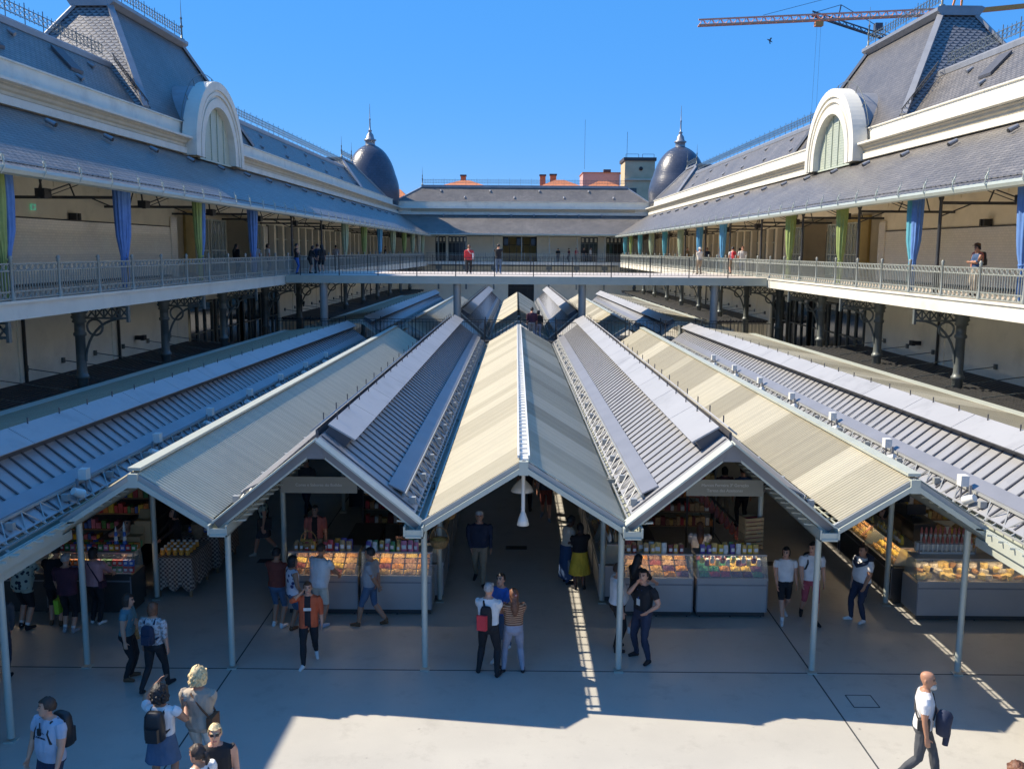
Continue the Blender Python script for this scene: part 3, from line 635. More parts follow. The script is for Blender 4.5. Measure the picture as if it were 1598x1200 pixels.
# ------------------------------------------------------------------ market canopies (saw-tooth roofs on posts)
def lin(p, y): (y0, a), (y1, b) = p; return a + (b - a) * (y - y0) / (y1 - y0)
class Line:
    def __init__(s, y0, x0, z0, y1, x1, z1): s.d = (y0, x0, z0, y1, x1, z1)
    def __call__(s, y):
        y0, x0, z0, y1, x1, z1 = s.d; f = (y - y0) / (y1 - y0); return Vector((x0 + (x1 - x0) * f, y, z0 + (z1 - z0) * f))
CX = 0.15
def mk(y0, y1, rows): return [Line(y0, CX + a[0], a[1], y1, CX + a[2], a[3]) for a in rows]
def block(ya, yb, near, far):
    # near/far: lists of (offset, z) for center ridge, valley, gray ridge, valley, cream ridge, valley, outer ridge, outer edge
    out = []
    for sg in (-1, 1):
        out.append([Line(ya, CX + sg * n[0], n[1], yb, CX + sg * f[0], f[1]) for n, f in zip(near, far)])
    return out
FRONT = block(15.75, 48.5, [(0, 4.11), (1.79, 2.98), (3.57, 4.43), (5.36, 2.98), (6.73, 3.84), (8.05, 2.98), (9.6, 4.22), (12.8, 3.66)],
              [(0, 3.80), (1.68, 2.84), (3.42, 4.18), (5.08, 2.82), (6.38, 3.68), (7.6, 2.82), (8.98, 3.82), (12.1, 3.42)])
REAR = block(51.2, 86.5, [(0, 3.88), (1.66, 2.88), (3.24, 4.28), (4.85, 2.86), (6.12, 3.66), (7.3, 2.86), (8.6, 3.86), (11.6, 3.38)],
             [(0, 3.84), (1.45, 2.9), (2.8, 4.22), (4.3, 2.88), (5.55, 3.6), (6.6, 2.88), (7.7, 3.86), (10.6, 3.4)])
CREAMS = ['cream sheet light', 'cream sheet mid', 'cream sheet dark']
def perp(a, b):
    d = (b - a); n = Vector((-d.z, 0, d.x)).normalized(); return n if n.z > 0 else -n
def slope_cream(par, org, top, bot, y0, y1, gap, rng, lift=0.03, tones=(0, 1, 2)):
    m = M(); y = y0; tone = rng.choice(tones); left = rng.uniform(0.8, 2.6); first = True; pts = []; mats = []
    pitch = 0.106
    def pr(y, h):
        a, b = top(y), bot(y); d = (a - b); L_ = d.length; b2 = b + d * (gap / L_); a2 = a - d * (0.05 / L_); n = perp(b, a) * (h + lift)
        return a2 + n, b2 + n
    V = []; F = []; MI = []
    prof = [(0, 0), (0.32, 0), (0.5, 0.022), (0.82, 0.022)]
    while y < y1:
        for q, h in prof:
            a, b = pr(y + q * pitch, h); V += [a, b]; MI.append(tone)
        y += pitch; left -= pitch
        if left < 0: tone = rng.choice([t for t in tones if t != tone] or [tone]); left = rng.choice([1.06, 1.9, 2.1, 2.9, 4.0])
    n = len(V) // 2
    for i in range(n - 1): m.cm = MI[i]; m.add([], []); m.f.append([2 * i, 2 * i + 1, 2 * i + 3, 2 * i + 2]); m.mi.append(MI[i]); m.sm.append(False)
    m.v = [tuple(v) for v in V]
    return m.build('corrugated_slope', CREAMS, par, org)
def slope_metal(par, org, top, bot, y0, y1, gap=0.1):
    m = M(); 
    def pt(y, f, h):
        a, b = top(y), bot(y); d = a - b; b2 = b + d * (gap / d.length); return b2 + (a - b2) * f + perp(b, a) * h
    m.hexa([pt(y0, 0, -0.03), pt(y1, 0, -0.03), pt(y1, 1, -0.03), pt(y0, 1, -0.03), pt(y0, 0, 0.02), pt(y1, 0, 0.02), pt(y1, 1, 0.02), pt(y0, 1, 0.02)])
    m.mat(1); y = y0 + 0.35
    while y < y1 - 0.1:
        m.hexa([pt(y, 0.02, 0.02), pt(y + 0.04, 0.02, 0.02), pt(y + 0.04, 1, 0.02), pt(y, 1, 0.02), pt(y, 0.02, 0.038), pt(y + 0.04, 0.02, 0.038), pt(y + 0.04, 1, 0.038), pt(y, 1, 0.038)]); y += 0.41
    return m.build('seamed_slope', ['roof metal', 'seam dark'], par, org)
def ridge_cap(par, org, top, bot, y0, y1, width):
    m = M(); y = y0; H1 = 0.25 if width > 0.3 else 0.17
    def pt(y, w, h):
        a, b = top(y), bot(y); d = (b - a).normalized(); return a + d * w + perp(b, a) * h
    while y < y1:
        e = min(y + 2.38, y1)
        m.hexa([pt(y, width, H1), pt(e, width, H1), pt(e, -0.05, 0.17), pt(y, -0.05, 0.17), pt(y, width, H1 + .03), pt(e, width, H1 + .03), pt(e, -0.05, 0.2), pt(y, -0.05, 0.2)]); y += 2.4
    m.mat(1)
    m.hexa([pt(y0 + 0.06, 0, 0), pt(y0 + 0.06, width - 0.06, 0), pt(y1, width - 0.06, 0), pt(y1, 0, 0), pt(y0 + 0.06, 0, 0.165), pt(y0 + 0.06, width - 0.06, H1 - 0.02), pt(y1, width - 0.06, H1 - 0.02), pt(y1, 0, 0.165)]) if width > 0.3 else m.bar(pt(y0 + 0.02, 0.1, 0.08), pt(y1 - 0.02, 0.1, 0.08), 0.05, 0.14)
    y = y0 + 0.6
    while y < y1: p = pt(y, 0.0, 0.2); m.bar(p, p + Vector((0, 0, 0.13)), 0.02); y += 1.2
    m.build('ridge_cap', ['cap metal', 'seam dark'], par, org)
def catwalk(par, org, top, val, y0, y1, sg, u0=0.34, u1=0.62, h0=0.46, h1=0.60):
    # walkway plate above the lower slope, on brackets above the gutter
    m = M()
    def p(y, u, z): a = val(y); return a + Vector((sg * u, 0, z - 0.06))
    m.mat(0).hexa([p(y0, u0, h0), p(y1, u0, h0), p(y1, u1, h1), p(y0, u1, h1), p(y0, u0, h0 + .03), p(y1, u0, h0 + .03), p(y1, u1, h1 + .03), p(y0, u1, h1 + .03)])
    w = m.build('walkway_plate', 'galvanised metal', par, org)
    m = M()
    m.bar(p(y0 - 0.05, u0 - 0.02, h0 - 0.01), p(y1, u0 - 0.02, h0 - 0.01), 0.03, 0.05); m.bar(p(y0 - 0.3, 0.2, 0.2), p(y1, 0.2, 0.2), 0.03); m.bar(p(y0 - 0.3, 0.06, 0.1), p(y1, 0.06, 0.1), 0.03)
    y = y0; k = 0
    while y < y1 - 0.6:
        m.bar(p(y, u0 - 0.02, h0 - 0.01), p(y + 0.3, 0.08, 0.12), 0.02); m.bar(p(y + 0.6, u0 - 0.02, h0 - 0.01), p(y + 0.3, 0.08, 0.12), 0.02); m.bar(p(y, 0.2, 0.2), p(y, 0.06, 0.12), 0.025); m.bar(p(y + 0.3, 0.2, 0.2), p(y + 0.3, 0.06, 0.12), 0.025)
        if k % 3 == 0: m.box(*sorted((p(y, 0.14, 0).x, p(y, 0.26, 0).x)), y, y + 0.1, p(y, 0, 0.26).z, p(y, 0, 0.38).z)
        y += 0.6; k += 1
    m.bar(p(y0 + .03, u0, h0), p(y0 + 0.05, u0 + .08, h0 - .15), 0.04); m.bar(p(y0 + .03, u1, h1), p(y0 + 0.05, u1 - .15, h1 - .2), 0.04); m.bar(p(y0 + .05, u0 + .08, h0 - .14), p(y0 + 0.05, u1 - .1, h1 - .2), 0.04)
    m.build('walkway_bracket', 'gable trim', w, org)
def gable(par, org, a, t, b, y, grey=False):
    m = M()
    for p, q in ((a(y), t(y)), (b(y), t(y))):
        n = perp(p, q)
        e = (q - p).normalized()
        if grey:
            m.mat(1).bar(p + n * 0.03, q + n * 0.03, 0.3, 0.03); m.mat(2).bar(p - n * 0.05 + Vector((0, -0.03, 0)), q - n * 0.05 + Vector((0, -0.03, 0)), 0.06, 0.125); m.mat(1).bar(p - n * 0.13 + Vector((0, 0.02, 0)), q - n * 0.13 + Vector((0, 0.02, 0)), 0.12, 0.035)
        else:
            m.mat(0).bar(p - n * 0.02 + Vector((0, -0.01, 0)), q - n * 0.02 + Vector((0, -0.01, 0)), 0.06, 0.08); m.mat(1).bar(p - n * 0.105 + Vector((0, -0.035, 0)), q - n * 0.105 + Vector((0, -0.035, 0)), 0.1, 0.085)
    T_ = t(y)
    m.mat(2 if grey else 1).hexa([(T_.x - 0.16, y - 0.064, T_.z - 0.30), (T_.x + 0.16, y - 0.064, T_.z - 0.30), (T_.x + 0.16, y + 0.05, T_.z - 0.30), (T_.x - 0.16, y + 0.05, T_.z - 0.30), (T_.x - 0.03, y - 0.064, T_.z + 0.02), (T_.x + 0.03, y - 0.064, T_.z + 0.02), (T_.x + 0.03, y + 0.05, T_.z + 0.02), (T_.x - 0.03, y + 0.05, T_.z + 0.02)]) if grey else m.box(T_.x - 0.08, T_.x + 0.08, y - 0.088, y + 0.08, T_.z - 0.24, T_.z - 0.0)
    m.build('gable_beam', ['gable trim', 'pale green paint', 'gable fascia'], par, org)
def rafters(par, org, a, t, b, y0, y1):
    y = y0 + 3.6; ys = []
    while y < y1 - 0.5: ys.append((y, 0.1)); y += 3.55
    ys.append((y1 - 0.05, 0.05))
    for y, k in ys:
        m = M(); A, T, B_ = a(y), t(y), b(y); n1, n2 = perp(A, T), perp(B_, T)
        m.bar(A - n1 * k, T - n1 * k, 0.08, 0.11); m.bar(B_ - n2 * k, T - n2 * k, 0.08, 0.11); m.box(T.x - 0.06, T.x + 0.06, y - 0.045, y + 0.045, T.z - k - 0.12, T.z - k + 0.02)
        m.build('rafter', 'gable trim', par, org)
def gutter(par, org, v, y0, y1, x=0.0, w=0.17):
    m = M()
    def p(y, u, z): return v(y) + Vector((x + u, 0, z))
    for u0, u1, z0, z1 in ((-w, w, -0.2, -0.17), (-w, -w + 0.03, -0.2, 0.0), (w - 0.03, w, -0.2, 0.0)):
        m.hexa([p(y0, u0, z0), p(y0, u1, z0), p(y1, u1, z0), p(y1, u0, z0), p(y0, u0, z1), p(y0, u1, z1), p(y1, u1, z1), p(y1, u0, z1)])
    m.hexa([p(y0 + 0.02, -w, -0.19), p(y0 + 0.02, w, -0.19), p(y0 + 0.05, w, -0.19), p(y0 + 0.05, -w, -0.19), p(y0 + 0.02, -w, -0.06), p(y0 + 0.02, w, -0.06), p(y0 + 0.05, w, -0.06), p(y0 + 0.05, -w, -0.06)])
    y = y0 + 0.4; k = 0
    while y < y1:
        m.bar(p(y, w - 0.02, -0.02), p(y, w + 0.22, 0.0), 0.07 if k % 3 == 0 else 0.03, 0.03); m.bar(p(y, -w - 0.16, 0.0), p(y, -w + 0.02, -0.02), 0.03); y += 0.36; k += 1
    m.bar(p(y0 + 0.3, w + 0.07, 0.0), p(y1, w + 0.07, 0.0), 0.02)
    m.build('valley_gutter', 'pale green paint', par, org)
NAMES = {('f', 0): 'middle cream canopy with a slim slot along its ridge, facing the court', ('b', 0): 'middle cream canopy of the rear block beyond the footbridge',
  ('f', 1, -1): 'front grey seamed canopy left of the middle one, crossed by a slanting shadow', ('f', 1, 1): 'front grey seamed canopy right of the middle one, fully sunlit',
  ('f', 2, -1): 'front cream corrugated canopy over the left aisle, half sunlit', ('f', 2, 1): 'front cream striped canopy over the right aisle with sunlit patchwork sheets',
  ('f', 3, -1): 'long blue shaded canopy beside the left wing, reaching towards the viewer', ('f', 3, 1): 'long bright grey canopy beside the right wing, with cream outer slope',
  ('b', 1, -1): 'rear grey canopy left of the middle, beyond the footbridge', ('b', 1, 1): 'rear grey canopy right of the middle, beyond the footbridge',
  ('b', 2, -1): 'rear cream canopy left of the round bridge pillar', ('b', 2, 1): 'rear cream canopy right of the round bridge pillar',
  ('b', 3, -1): 'rear blue shaded canopy beside the left wing', ('b', 3, 1): 'rear grey canopy beside the right wing with cream outer slope'}
def canopies(tagc, blk, ya, yb):
    rng = random.Random(5 if tagc == 'f' else 9)
    Lf, Rt = blk
    def start(i): return ya if i < 3 else (7.0 if tagc == 'f' else ya)
    org = (CX, ya, 3.0)
    t = thing('market_canopy', NAMES[(tagc, 0)], 'canopy', org, 0, 'market hall canopies')
    # middle: cream on both sides
    for s, g, tn in ((Lf, 0.2, (0, 0, 1)), (Rt, 0.06, (0, 1, 2))): slope_cream(t, org, s[0], s[1], ya, yb, g, rng, 0.03, tn)
    if tagc == 'f':
        m = M(); r = Lf[0]
        for dx in (-0.09, 0.09): m.bar(r(ya + 0.05) + Vector((dx, 0, 0.06)), r(yb) + Vector((dx, 0, 0.06)), 0.035, 0.05)
        y = ya + 0.3
        while y < yb: p = r(y) + Vector((0, 0, 0.07)); m.bar(p - Vector((0.09, 0, 0)), p + Vector((0.09, 0, 0)), 0.03); y += 0.42
        m.bar(r(ya + 0.05) + Vector((0.02, 0, 0.01)), r(yb) + Vector((0.02, 0, 0.01)), 0.16, 0.03)
        m.build('ridge_ladder', 'white paint', t, org)
    gable(t, org, Lf[1], Lf[0], Rt[1], ya); rafters(t, org, Lf[1], Lf[0], Rt[1], ya, yb)
    for sg, S in ((-1, Lf), (1, Rt)):
        # grey bay
        org = tuple(S[2](ya)); t = thing('market_canopy', NAMES[(tagc, 1, sg)], 'canopy', org, 0, 'market hall canopies')
        slope_metal(t, org, S[2], S[1], ya, yb, 0.16); slope_metal(t, org, S[2], S[3], ya, yb, 0.16)
        ridge_cap(t, org, S[2], S[1], ya + 0.65, yb, 0.5); ridge_cap(t, org, S[2], S[3], ya + 0.65, yb, 0.16)
        catwalk(t, org, S[2], S[1], ya + 0.55, yb - 0.6, sg); catwalk(t, org, S[2], S[3], ya + 0.55, yb - 0.6, -sg)
        gutter(t, org, S[1], ya - 0.22, yb, sg * 0.1); gutter(t, org, S[3], ya - 0.22, yb, -sg * 0.1)
        gable(t, org, S[1], S[2], S[3], ya, True); rafters(t, org, S[1], S[2], S[3], ya, yb)
        # cream aisle bay
        org = tuple(S[4](ya)); t = thing('market_canopy', NAMES[(tagc, 2, sg)], 'canopy', org, 0, 'market hall canopies')
        slope_cream(t, org, S[4], S[3], ya, yb, 0.15 if sg > 0 else 0.06, rng, 0.03, (0,) if sg < 0 else (0, 1, 2)); slope_cream(t, org, S[4], S[5], ya, yb, 0.2 if sg < 0 else 0.06, rng)  # left aisle, inner slope: uniform light sheets, glare put into the tone
        m = M(); r = S[4]; m.bar(r(ya) + Vector((0, 0, 0.07)), r(yb) + Vector((0, 0, 0.07)), 0.22, 0.05); m.build('ridge_flashing', 'pale green paint', t, org)
        gable(t, org, S[3], S[4], S[5], ya); rafters(t, org, S[3], S[4], S[5], ya, yb)
        # outer bay: grey towards the court, cream corrugated towards the wing
        y0 = start(3); org = tuple(S[6](ya)); t = thing('market_canopy', NAMES[(tagc, 3, sg)], 'canopy', org, 0, 'market hall canopies')
        slope_metal(t, org, S[6], S[5], y0, yb, 0.16); slope_cream(t, org, S[6], S[7], y0, yb, 0.05, rng, 0.02, (2,) if sg < 0 else (0, 1, 2))  # left outer slope: dark sheets only, the wing's shade put into their colour
        ridge_cap(t, org, S[6], S[5], y0 + 0.3, yb, 0.5)
        catwalk(t, org, S[6], S[5], y0 + 0.3, yb - 0.6, sg, 0.34, 0.58, 0.42, 0.56); gutter(t, org, S[5], y0, yb, sg * 0.1)
        m = M(); m.bar(S[7](y0) + Vector((0, 0, 0.03)), S[7](yb) + Vector((0, 0, 0.03)), 0.34, 0.1); m.build('eave_strip', 'pale green paint', t, org)
        rafters(t, org, S[5], S[6], S[7], y0, yb)
        if tagc == 'f':
            m = M(); v = S[5]; m.bar(v(y0) + Vector((-sg * 0.02, 0, -0.3)), v(ya + 0.2) + Vector((-sg * 0.02, 0, -0.3)), 0.12, 0.16); m.bar(v(y0) + Vector((-sg * 0.12, 0, -0.1)), v(ya - 0.25) + Vector((-sg * 0.12, 0, -0.1)), 0.05, 0.2); m.build('eave_beam', 'pale green paint', t, org)
        else: gable(t, org, S[5], S[6], S[7], ya)
        # floodlights and boxes clamped to the walkway of the outer bay
        if tagc == 'f':
            side = 'left' if sg < 0 else 'right'
            for k in range(7):
                y = 17.1 + k * 3.5; v = S[5](y)
                q = thing('roof_spotlight', f'{ORD[k]} white spotlight with control box from the front on the long {side} canopy', 'lamp', (v.x + sg * 0.2, y, v.z + 0.2), 0, f'spotlights on the {side} canopy')
                mm = M(); mm.box(-0.075, 0.075, -0.09, 0.09, 0.22, 0.42); mm.build('control_box', 'white paint', q)
                mm = M(); mm.tube([(-sg * 0.12, -0.35, 0.02), (-sg * 0.02, -0.52, 0.12)], [0.09, 0.07], 10); mm.build('lamp_can', 'white paint', q)
                mm = M(); mm.bar((0, -0.3, -0.1), (0, -0.3, 0.3), 0.04); mm.bar((0, 0.05, -0.05), (0, 0.05, 0.3), 0.03); mm.build('clamp', 'galvanised metal', q)
canopies('f', FRONT, 15.75, 48.5); canopies('b', REAR, 51.2, 86.5)
# posts
def post_rows():
    proto = None
    def put(x, y, h, label, grp):
        nonlocal proto
        if proto is None:
            proto = thing('support_post', label, 'post', (x, y, 0), 0, grp)
            m = M(); m.tube([(0, 0, 0.02), (0, 0, 1)], 0.057, 14); m.build('shaft', 'post paint', proto)
            m = M(); m.box(-0.085, 0.085, -0.085, 0.085, 0, 0.02); m.build('base_plate', 'post paint', proto); o = proto
            proto.scale = (1, 1, 1)
        else: o = dup(proto, (x, y, 0), None, label, grp)
        for c in o.children:
            if c.name.startswith('shaft'): c.scale = (1, 1, h)
        return o
    fr = [(-8.05, 'second slim post from the left along the front joint of the canopies'), (-5.36, 'slim front post left of the woman in the orange shirt'), (-1.79, 'slim front post at the right end of the nut stall on the left'), (1.79, 'slim front post in front of the man in the white polo'), (5.36, 'slim front post beside the man in red shorts'), (8.05, 'slim front post before the cheese counter on the right')]
    for x, l in fr: put(CX + x, 16.4, 2.78, l, 'front posts of the canopies')
    put(CX - 8.05, 13.75, 2.78, 'slim post at the left picture edge, nearest to the viewer', 'front posts of the canopies'); put(CX + 8.05, 13.75, 2.78, 'slim post under the right eave beam, nearest to the viewer on the right', 'front posts of the canopies')
    for j, y in enumerate((19.8, 26.8, 33.8, 40.8)):
        for i, x in enumerate((-8.05, -5.2, -1.79, 1.79, 5.2, 8.05)):
            put(CX + x, y, 2.8, f'slim inner post, {ORD[i]} from the left in the {ORD[j + 1]} row back from the court', 'inner posts of the canopies')
post_rows()
# ------------------------------------------------------------------ footbridge over the court at gallery height
def bridge():
    y0, y1 = 50.6, 60.5
    def ex(side, y): O, d, o = FR[side]; return (O + d * y).x
    org = (0, 55, GF)
    w = thing('footbridge', 'flat grey footbridge crossing the court between the two galleries', 'bridge', org)
    m = M(); xa, xb = ex('left', y0) + 0.02, ex('right', y0) - 0.02
    m.mat(0).hexa([(xa, y0, 5.86), (xb, y0, 5.86), (ex('right', y1), y1, 5.86), (ex('left', y1), y1, 5.86), (xa, y0, GF - 0.005), (xb, y0, GF - 0.005), (ex('right', y1), y1, GF - 0.005), (ex('left', y1), y1, GF - 0.005)])
    m.build('deck', 'pale green paint', w, org)
    m = M(); m.poly((xa + 0.1, y0 + 0.12, GF), (xb - 0.1, y0 + 0.12, GF), (ex('right', y1) - 0.1, y1 - 0.1, GF), (ex('left', y1) + 0.1, y1 - 0.1, GF)); m.build('deck_paving', 'gallery paving', w, org)
    for yy, nm in ((y0 + 0.05, 'railing'), (y1 - 0.1, 'railing')):
        a, b = xa + 0.8, xb - 0.8
        m = M(); m.bar((a, yy, GF + 0.98), (b, yy, GF + 0.98), 0.04, 0.02); m.bar((a, yy, GF + 0.1), (b, yy, GF + 0.1), 0.03, 0.02)
        n = int((b - a) / 0.19)
        for k in range(n + 1): x = a + (b - a) * k / n; big = k % 11 == 0; m.bar((x, yy, GF - 0.05 if big else GF + 0.1), (x, yy, GF + (1.06 if big else 0.98)), 0.05 if big else 0.016)
        m.build('railing', 'dark iron', w, org)
    for x in (-10.45, -3.2, 3.58, 10.74):
        m = M(); m.tube([(x, 50.95, 0), (x, 50.95, 5.86)], 0.21, 18); m.build('pillar', 'gable trim', w, org)
bridge()
# low walkway in the gap between the two roof blocks
def walkway():
    org = (0, 49.8, 2.95); w = thing('roof_walkway', 'narrow dark walkway with thin railings in the gap between the canopy blocks', 'walkway', org)
    m = M(); m.box(-13, 13.3, 48.75, 50.6, 2.85, 2.95); m.build('deck', 'dark iron', w, org)
    for yy in (48.85, 50.55):
        m = M(); m.bar((-13, yy, 3.95), (13.3, yy, 3.95), 0.03)
        for k in range(140): x = -13 + 26.3 * k / 139; big = k % 10 == 0; m.bar((x, yy, 2.95), (x, yy, 4.1 if big else 3.95), 0.05 if big else 0.015)
        m.build('railing', 'dark iron', w, org)
walkway()
# ------------------------------------------------------------------ stalls: display counters and goods
def hue(name, c, **k): return simple(name, c, 0.6, 0, 0.35, 30, 0.6, 45, **k)
FOOD = {'brown nuts': (0.36, 0.20, 0.09), 'golden nuts': (0.66, 0.42, 0.13), 'orange dried fruit': (0.70, 0.33, 0.05), 'dark red berries': (0.26, 0.06, 0.05), 'tan almonds': (0.52, 0.33, 0.16), 'yellow fruit': (0.76, 0.54, 0.10), 'purple prunes': (0.12, 0.04, 0.09), 'green sweets': (0.06, 0.26, 0.12), 'red sweets': (0.45, 0.05, 0.10), 'cheese': (0.76, 0.55, 0.18), 'white cheese': (0.66, 0.60, 0.46), 'bread': (0.48, 0.26, 0.09), 'meat': (0.36, 0.10, 0.08)}
for k, c in FOOD.items(): hue(k, c)
PACK = {'red packet': (0.5, 0.05, 0.05), 'white packet': (0.7, 0.68, 0.62), 'blue packet': (0.06, 0.14, 0.45), 'yellow packet': (0.6, 0.42, 0.04), 'green packet': (0.08, 0.25, 0.08), 'pink packet': (0.6, 0.2, 0.3), 'purple packet': (0.14, 0.08, 0.3), 'orange packet': (0.6, 0.2, 0.04)}
for k, c in PACK.items(): simple(k, c, 0.35, 0, 0.2, 9)
def checker():
    m, t, b = nmat('checked cloth'); v = objc(t); w1 = t.nodes.new('ShaderNodeTexChecker'); L(t, v, w1.inputs['Vector']); w1.inputs['Scale'].default_value = 20
    w1.inputs[1].default_value = (0.42, 0.33, 0.26, 1); w1.inputs[2].default_value = (0.12, 0.075, 0.06, 1); L(t, w1.outputs[0], b.inputs['Base Color']); b.inputs['Roughness'].default_value = 0.9
checker()
rnd = random.Random(3)
def counter(label, x, y, rz, w, cat='display counter', glassy=True, strip=True, h=0.84, body='stainless steel', grp=None, high=1.32):
    """front towards local -y, width along x"""
    c = thing('display_counter', label, cat, (x, y, 0), rz, grp); a = w / 2
    m = M(); m.box(-a, a, 0.0, 0.75, 0.14, h); m.box(-a, a, -0.02, 0.03, h, h + 0.05); m.build('cabinet_body', body, c)
    m = M(); m.box(-a + 0.03, a - 0.03, 0.06, 0.7, 0.03, 0.14); m.build('plinth', 'dark steel', c)
    for q in (-a + 0.1, 0, a - 0.1): m = M(); m.tube([(q, 0.1, 0), (q, 0.1, 0.14)], 0.02, 6); m.build('cabinet_foot', 'dark steel', c)
    m = M(); m.box(-a, -a + 0.025, -0.01, 0.0, 0.14, h); m.box(a - 0.025, a, -0.01, 0.0, 0.14, h); m.box(-a + 0.025, a - 0.025, -0.012, 0.0, h - 0.12, h - 0.09); m.build('edge_trim', 'galvanised metal', c)
    if glassy:
        m = M(); m.hexa([(-a, 0.0, h + 0.05), (a, 0.0, h + 0.05), (a, 0.006, h + 0.05), (-a, 0.006, h + 0.05), (-a, 0.16, high), (a, 0.16, high), (a, 0.166, high), (-a, 0.166, high)]); m.build('glass_front', 'clear glass', c)
        m = M(); m.box(-a, a, 0.16, 0.6, high, high + 0.03); m.build('top_shelf', 'stainless steel', c)
        for sx in (-a + 0.01, a - 0.01): m = M(); m.poly((sx, 0.02, h + 0.05), (sx, 0.7, h + 0.05), (sx, 0.6, high), (sx, 0.16, high)); m.build('side_glass', 'greenish glass', c)
        if strip: m = M(); m.box(-a + 0.1, a - 0.1, 0.22, 0.25, high - 0.02, high - 0.002); m.build('lamp_strip', 'lamp strip', c)
    return c
def tray_mesh(w, d, mat, name, bumpy=0.05, dome_=0.05):
    m = M(); m.mat(0).box(-w / 2, w / 2, -d / 2, d / 2, 0, 0.03); m.mat(1)
    nx, ny = 9, 7; V = []
    for j in range(ny):
        for i in range(nx):
            u, v = i / (nx - 1), j / (ny - 1); e = min(1, 4 * min(u, 1 - u)) * min(1, 4 * min(v, 1 - v))
            V.append(((u - 0.5) * w * 0.94, (v - 0.5) * d * 0.94, 0.031 + e * (dome_ + rnd.uniform(-bumpy, bumpy) * 0.5)))
    F = [(j * nx + i, j * nx + i + 1, (j + 1) * nx + i + 1, (j + 1) * nx + i) for j in range(ny - 1) for i in range(nx - 1)]
    m.add(V, F, False); o = m.build(name, ['dark steel', mat]); return o
PROTO = {}
def place(kind, builder, x, y, z, rz, label, cat, grp, rx=0.0):
    if kind not in PROTO: o = builder(); PROTO[kind] = o
    else: o = PROTO[kind].copy(); COL.objects.link(o)
    o.location = (x, y, z); o.rotation_euler = (rx, 0, rz); tag(o, label, cat, grp); return o
def loc(cx, cy, rz, u, v): c, s = math.cos(rz), math.sin(rz); return cx + c * u - s * v, cy + s * u + c * v
def trays(x, y, rz, w, foods, where, rows=4, cols=5, h=0.84, word='tray heaped with'):
    tw = (w - 0.1) / cols
    for j in range(rows):
        for i in range(cols):
            f = foods[(i * 7 + j * 5 + rnd.randrange(3)) % len(foods)]
            u = -w / 2 + 0.05 + (i + 0.5) * tw; v = 0.08 + (j + 0.5) * 0.145
            px, py = loc(x, y, rz, u, v)
            place(('tray', f, round(tw, 2)), lambda: tray_mesh(tw * 0.95, 0.15, f, 'food_tray'), px, py, h + 0.05 + j * 0.075, rz, f'steel {word} {f} {where}', 'food tray', f'{f} trays {where}'[:60], 0.42)
def bag_mesh(mat):
    m = M(); V = []; n = 7
    for k in range(5):
        z = 0.19 * k / 4; wx = 0.055 * (1 if k < 4 else 0.9); dy = (0.035, 0.045, 0.04, 0.022, 0.004)[k]
        for i in range(8): a = 2 * math.pi * i / 8; V.append((wx * math.copysign(abs(math.cos(a)) ** 0.6, math.cos(a)), dy * math.copysign(abs(math.sin(a)) ** 0.8, math.sin(a)), z))
    F = [(k * 8 + i, k * 8 + (i + 1) % 8, (k + 1) * 8 + (i + 1) % 8, (k + 1) * 8 + i) for k in range(4) for i in range(8)]
    m.add(V, F, True); m.mat(1).box(-0.035, 0.035, -0.05, -0.043, 0.05, 0.12); return m.build('food_bag', [mat, 'sign white'])
def jar_mesh(mat):
    m = M(); m.mat(0).lathe((0, 0, 0), [(0.045, 0), (0.05, 0.02), (0.05, 0.1), (0.038, 0.12)], 10); m.mat(1).lathe((0, 0, 0.12), [(0.042, 0), (0.042, 0.03), (0.01, 0.035)], 10); return m.build('jar', [mat, 'white packet'])
def bags(x, y, rz, w, mats, where, rows=2, z=1.35, step=0.125, v0=0.24):
    n = int((w - 0.1) / step)
    for j in range(rows):
        for i in range(n):
            if rnd.random() < 0.08: continue
            f = mats[rnd.randrange(len(mats))]
            px, py = loc(x, y, rz, -w / 2 + 0.1 + i * step + rnd.uniform(-.01, .01), v0 + j * 0.13)
            k_ = rnd.uniform(0.8, 1.25)
            o_ = place(('bag', f), lambda: bag_mesh(f), px, py, z, rz + rnd.uniform(-0.3, 0.3), f'clear bag of {f} standing {where}' if f in FOOD else f'{f} standing {where}', 'food bag', f'{f} bags {where}'[:60]); o_.scale = (k_ * rnd.uniform(.9, 1.1), k_, k_)
NUTS = ['brown nuts', 'golden nuts', 'tan almonds', 'orange dried fruit', 'yellow fruit', 'dark red berries', 'golden nuts', 'brown nuts']
# left nut stall (two steel counters), right nut stall (two counters)
CY = 18.95
for x, l in ((-4.05, 'left counter of the left nut stall, behind the woman in orange'), (-2.49, 'right counter of the left nut stall, beside the man in grey')):
    counter('stainless steel ' + l, x, CY, 0, 1.5, grp=None)
trays(-4.05, CY, 0, 1.46, NUTS, 'behind the glass of the left stall')
trays(-2.49, CY, 0, 1.46, NUTS, 'behind the glass of the left stall')
bags(-4.05, CY, 0, 1.4, ['brown nuts', 'tan almonds', 'red packet', 'purple packet', 'orange dried fruit'], 'on the top shelf of the left stall')
bags(-2.49, CY, 0, 1.4, ['golden nuts', 'white packet', 'yellow packet', 'green packet', 'purple packet', 'pink packet'], 'on the top shelf of the left stall')
for x, l in ((3.03, 'left counter of the right nut stall, behind the two security men'), (4.6, 'right counter of the right nut stall, with bright candied fruit')):
    counter('stainless steel ' + l, x, CY, 0, 1.5)
trays(3.03, CY, 0, 1.46, NUTS + ['purple prunes', 'tan almonds'], 'behind the glass of the right stall')
bags(3.03, CY, 0, 1.4, ['brown nuts', 'tan almonds', 'red packet', 'white packet', 'golden nuts', 'dark red berries'], 'on the top shelf of the right stall')
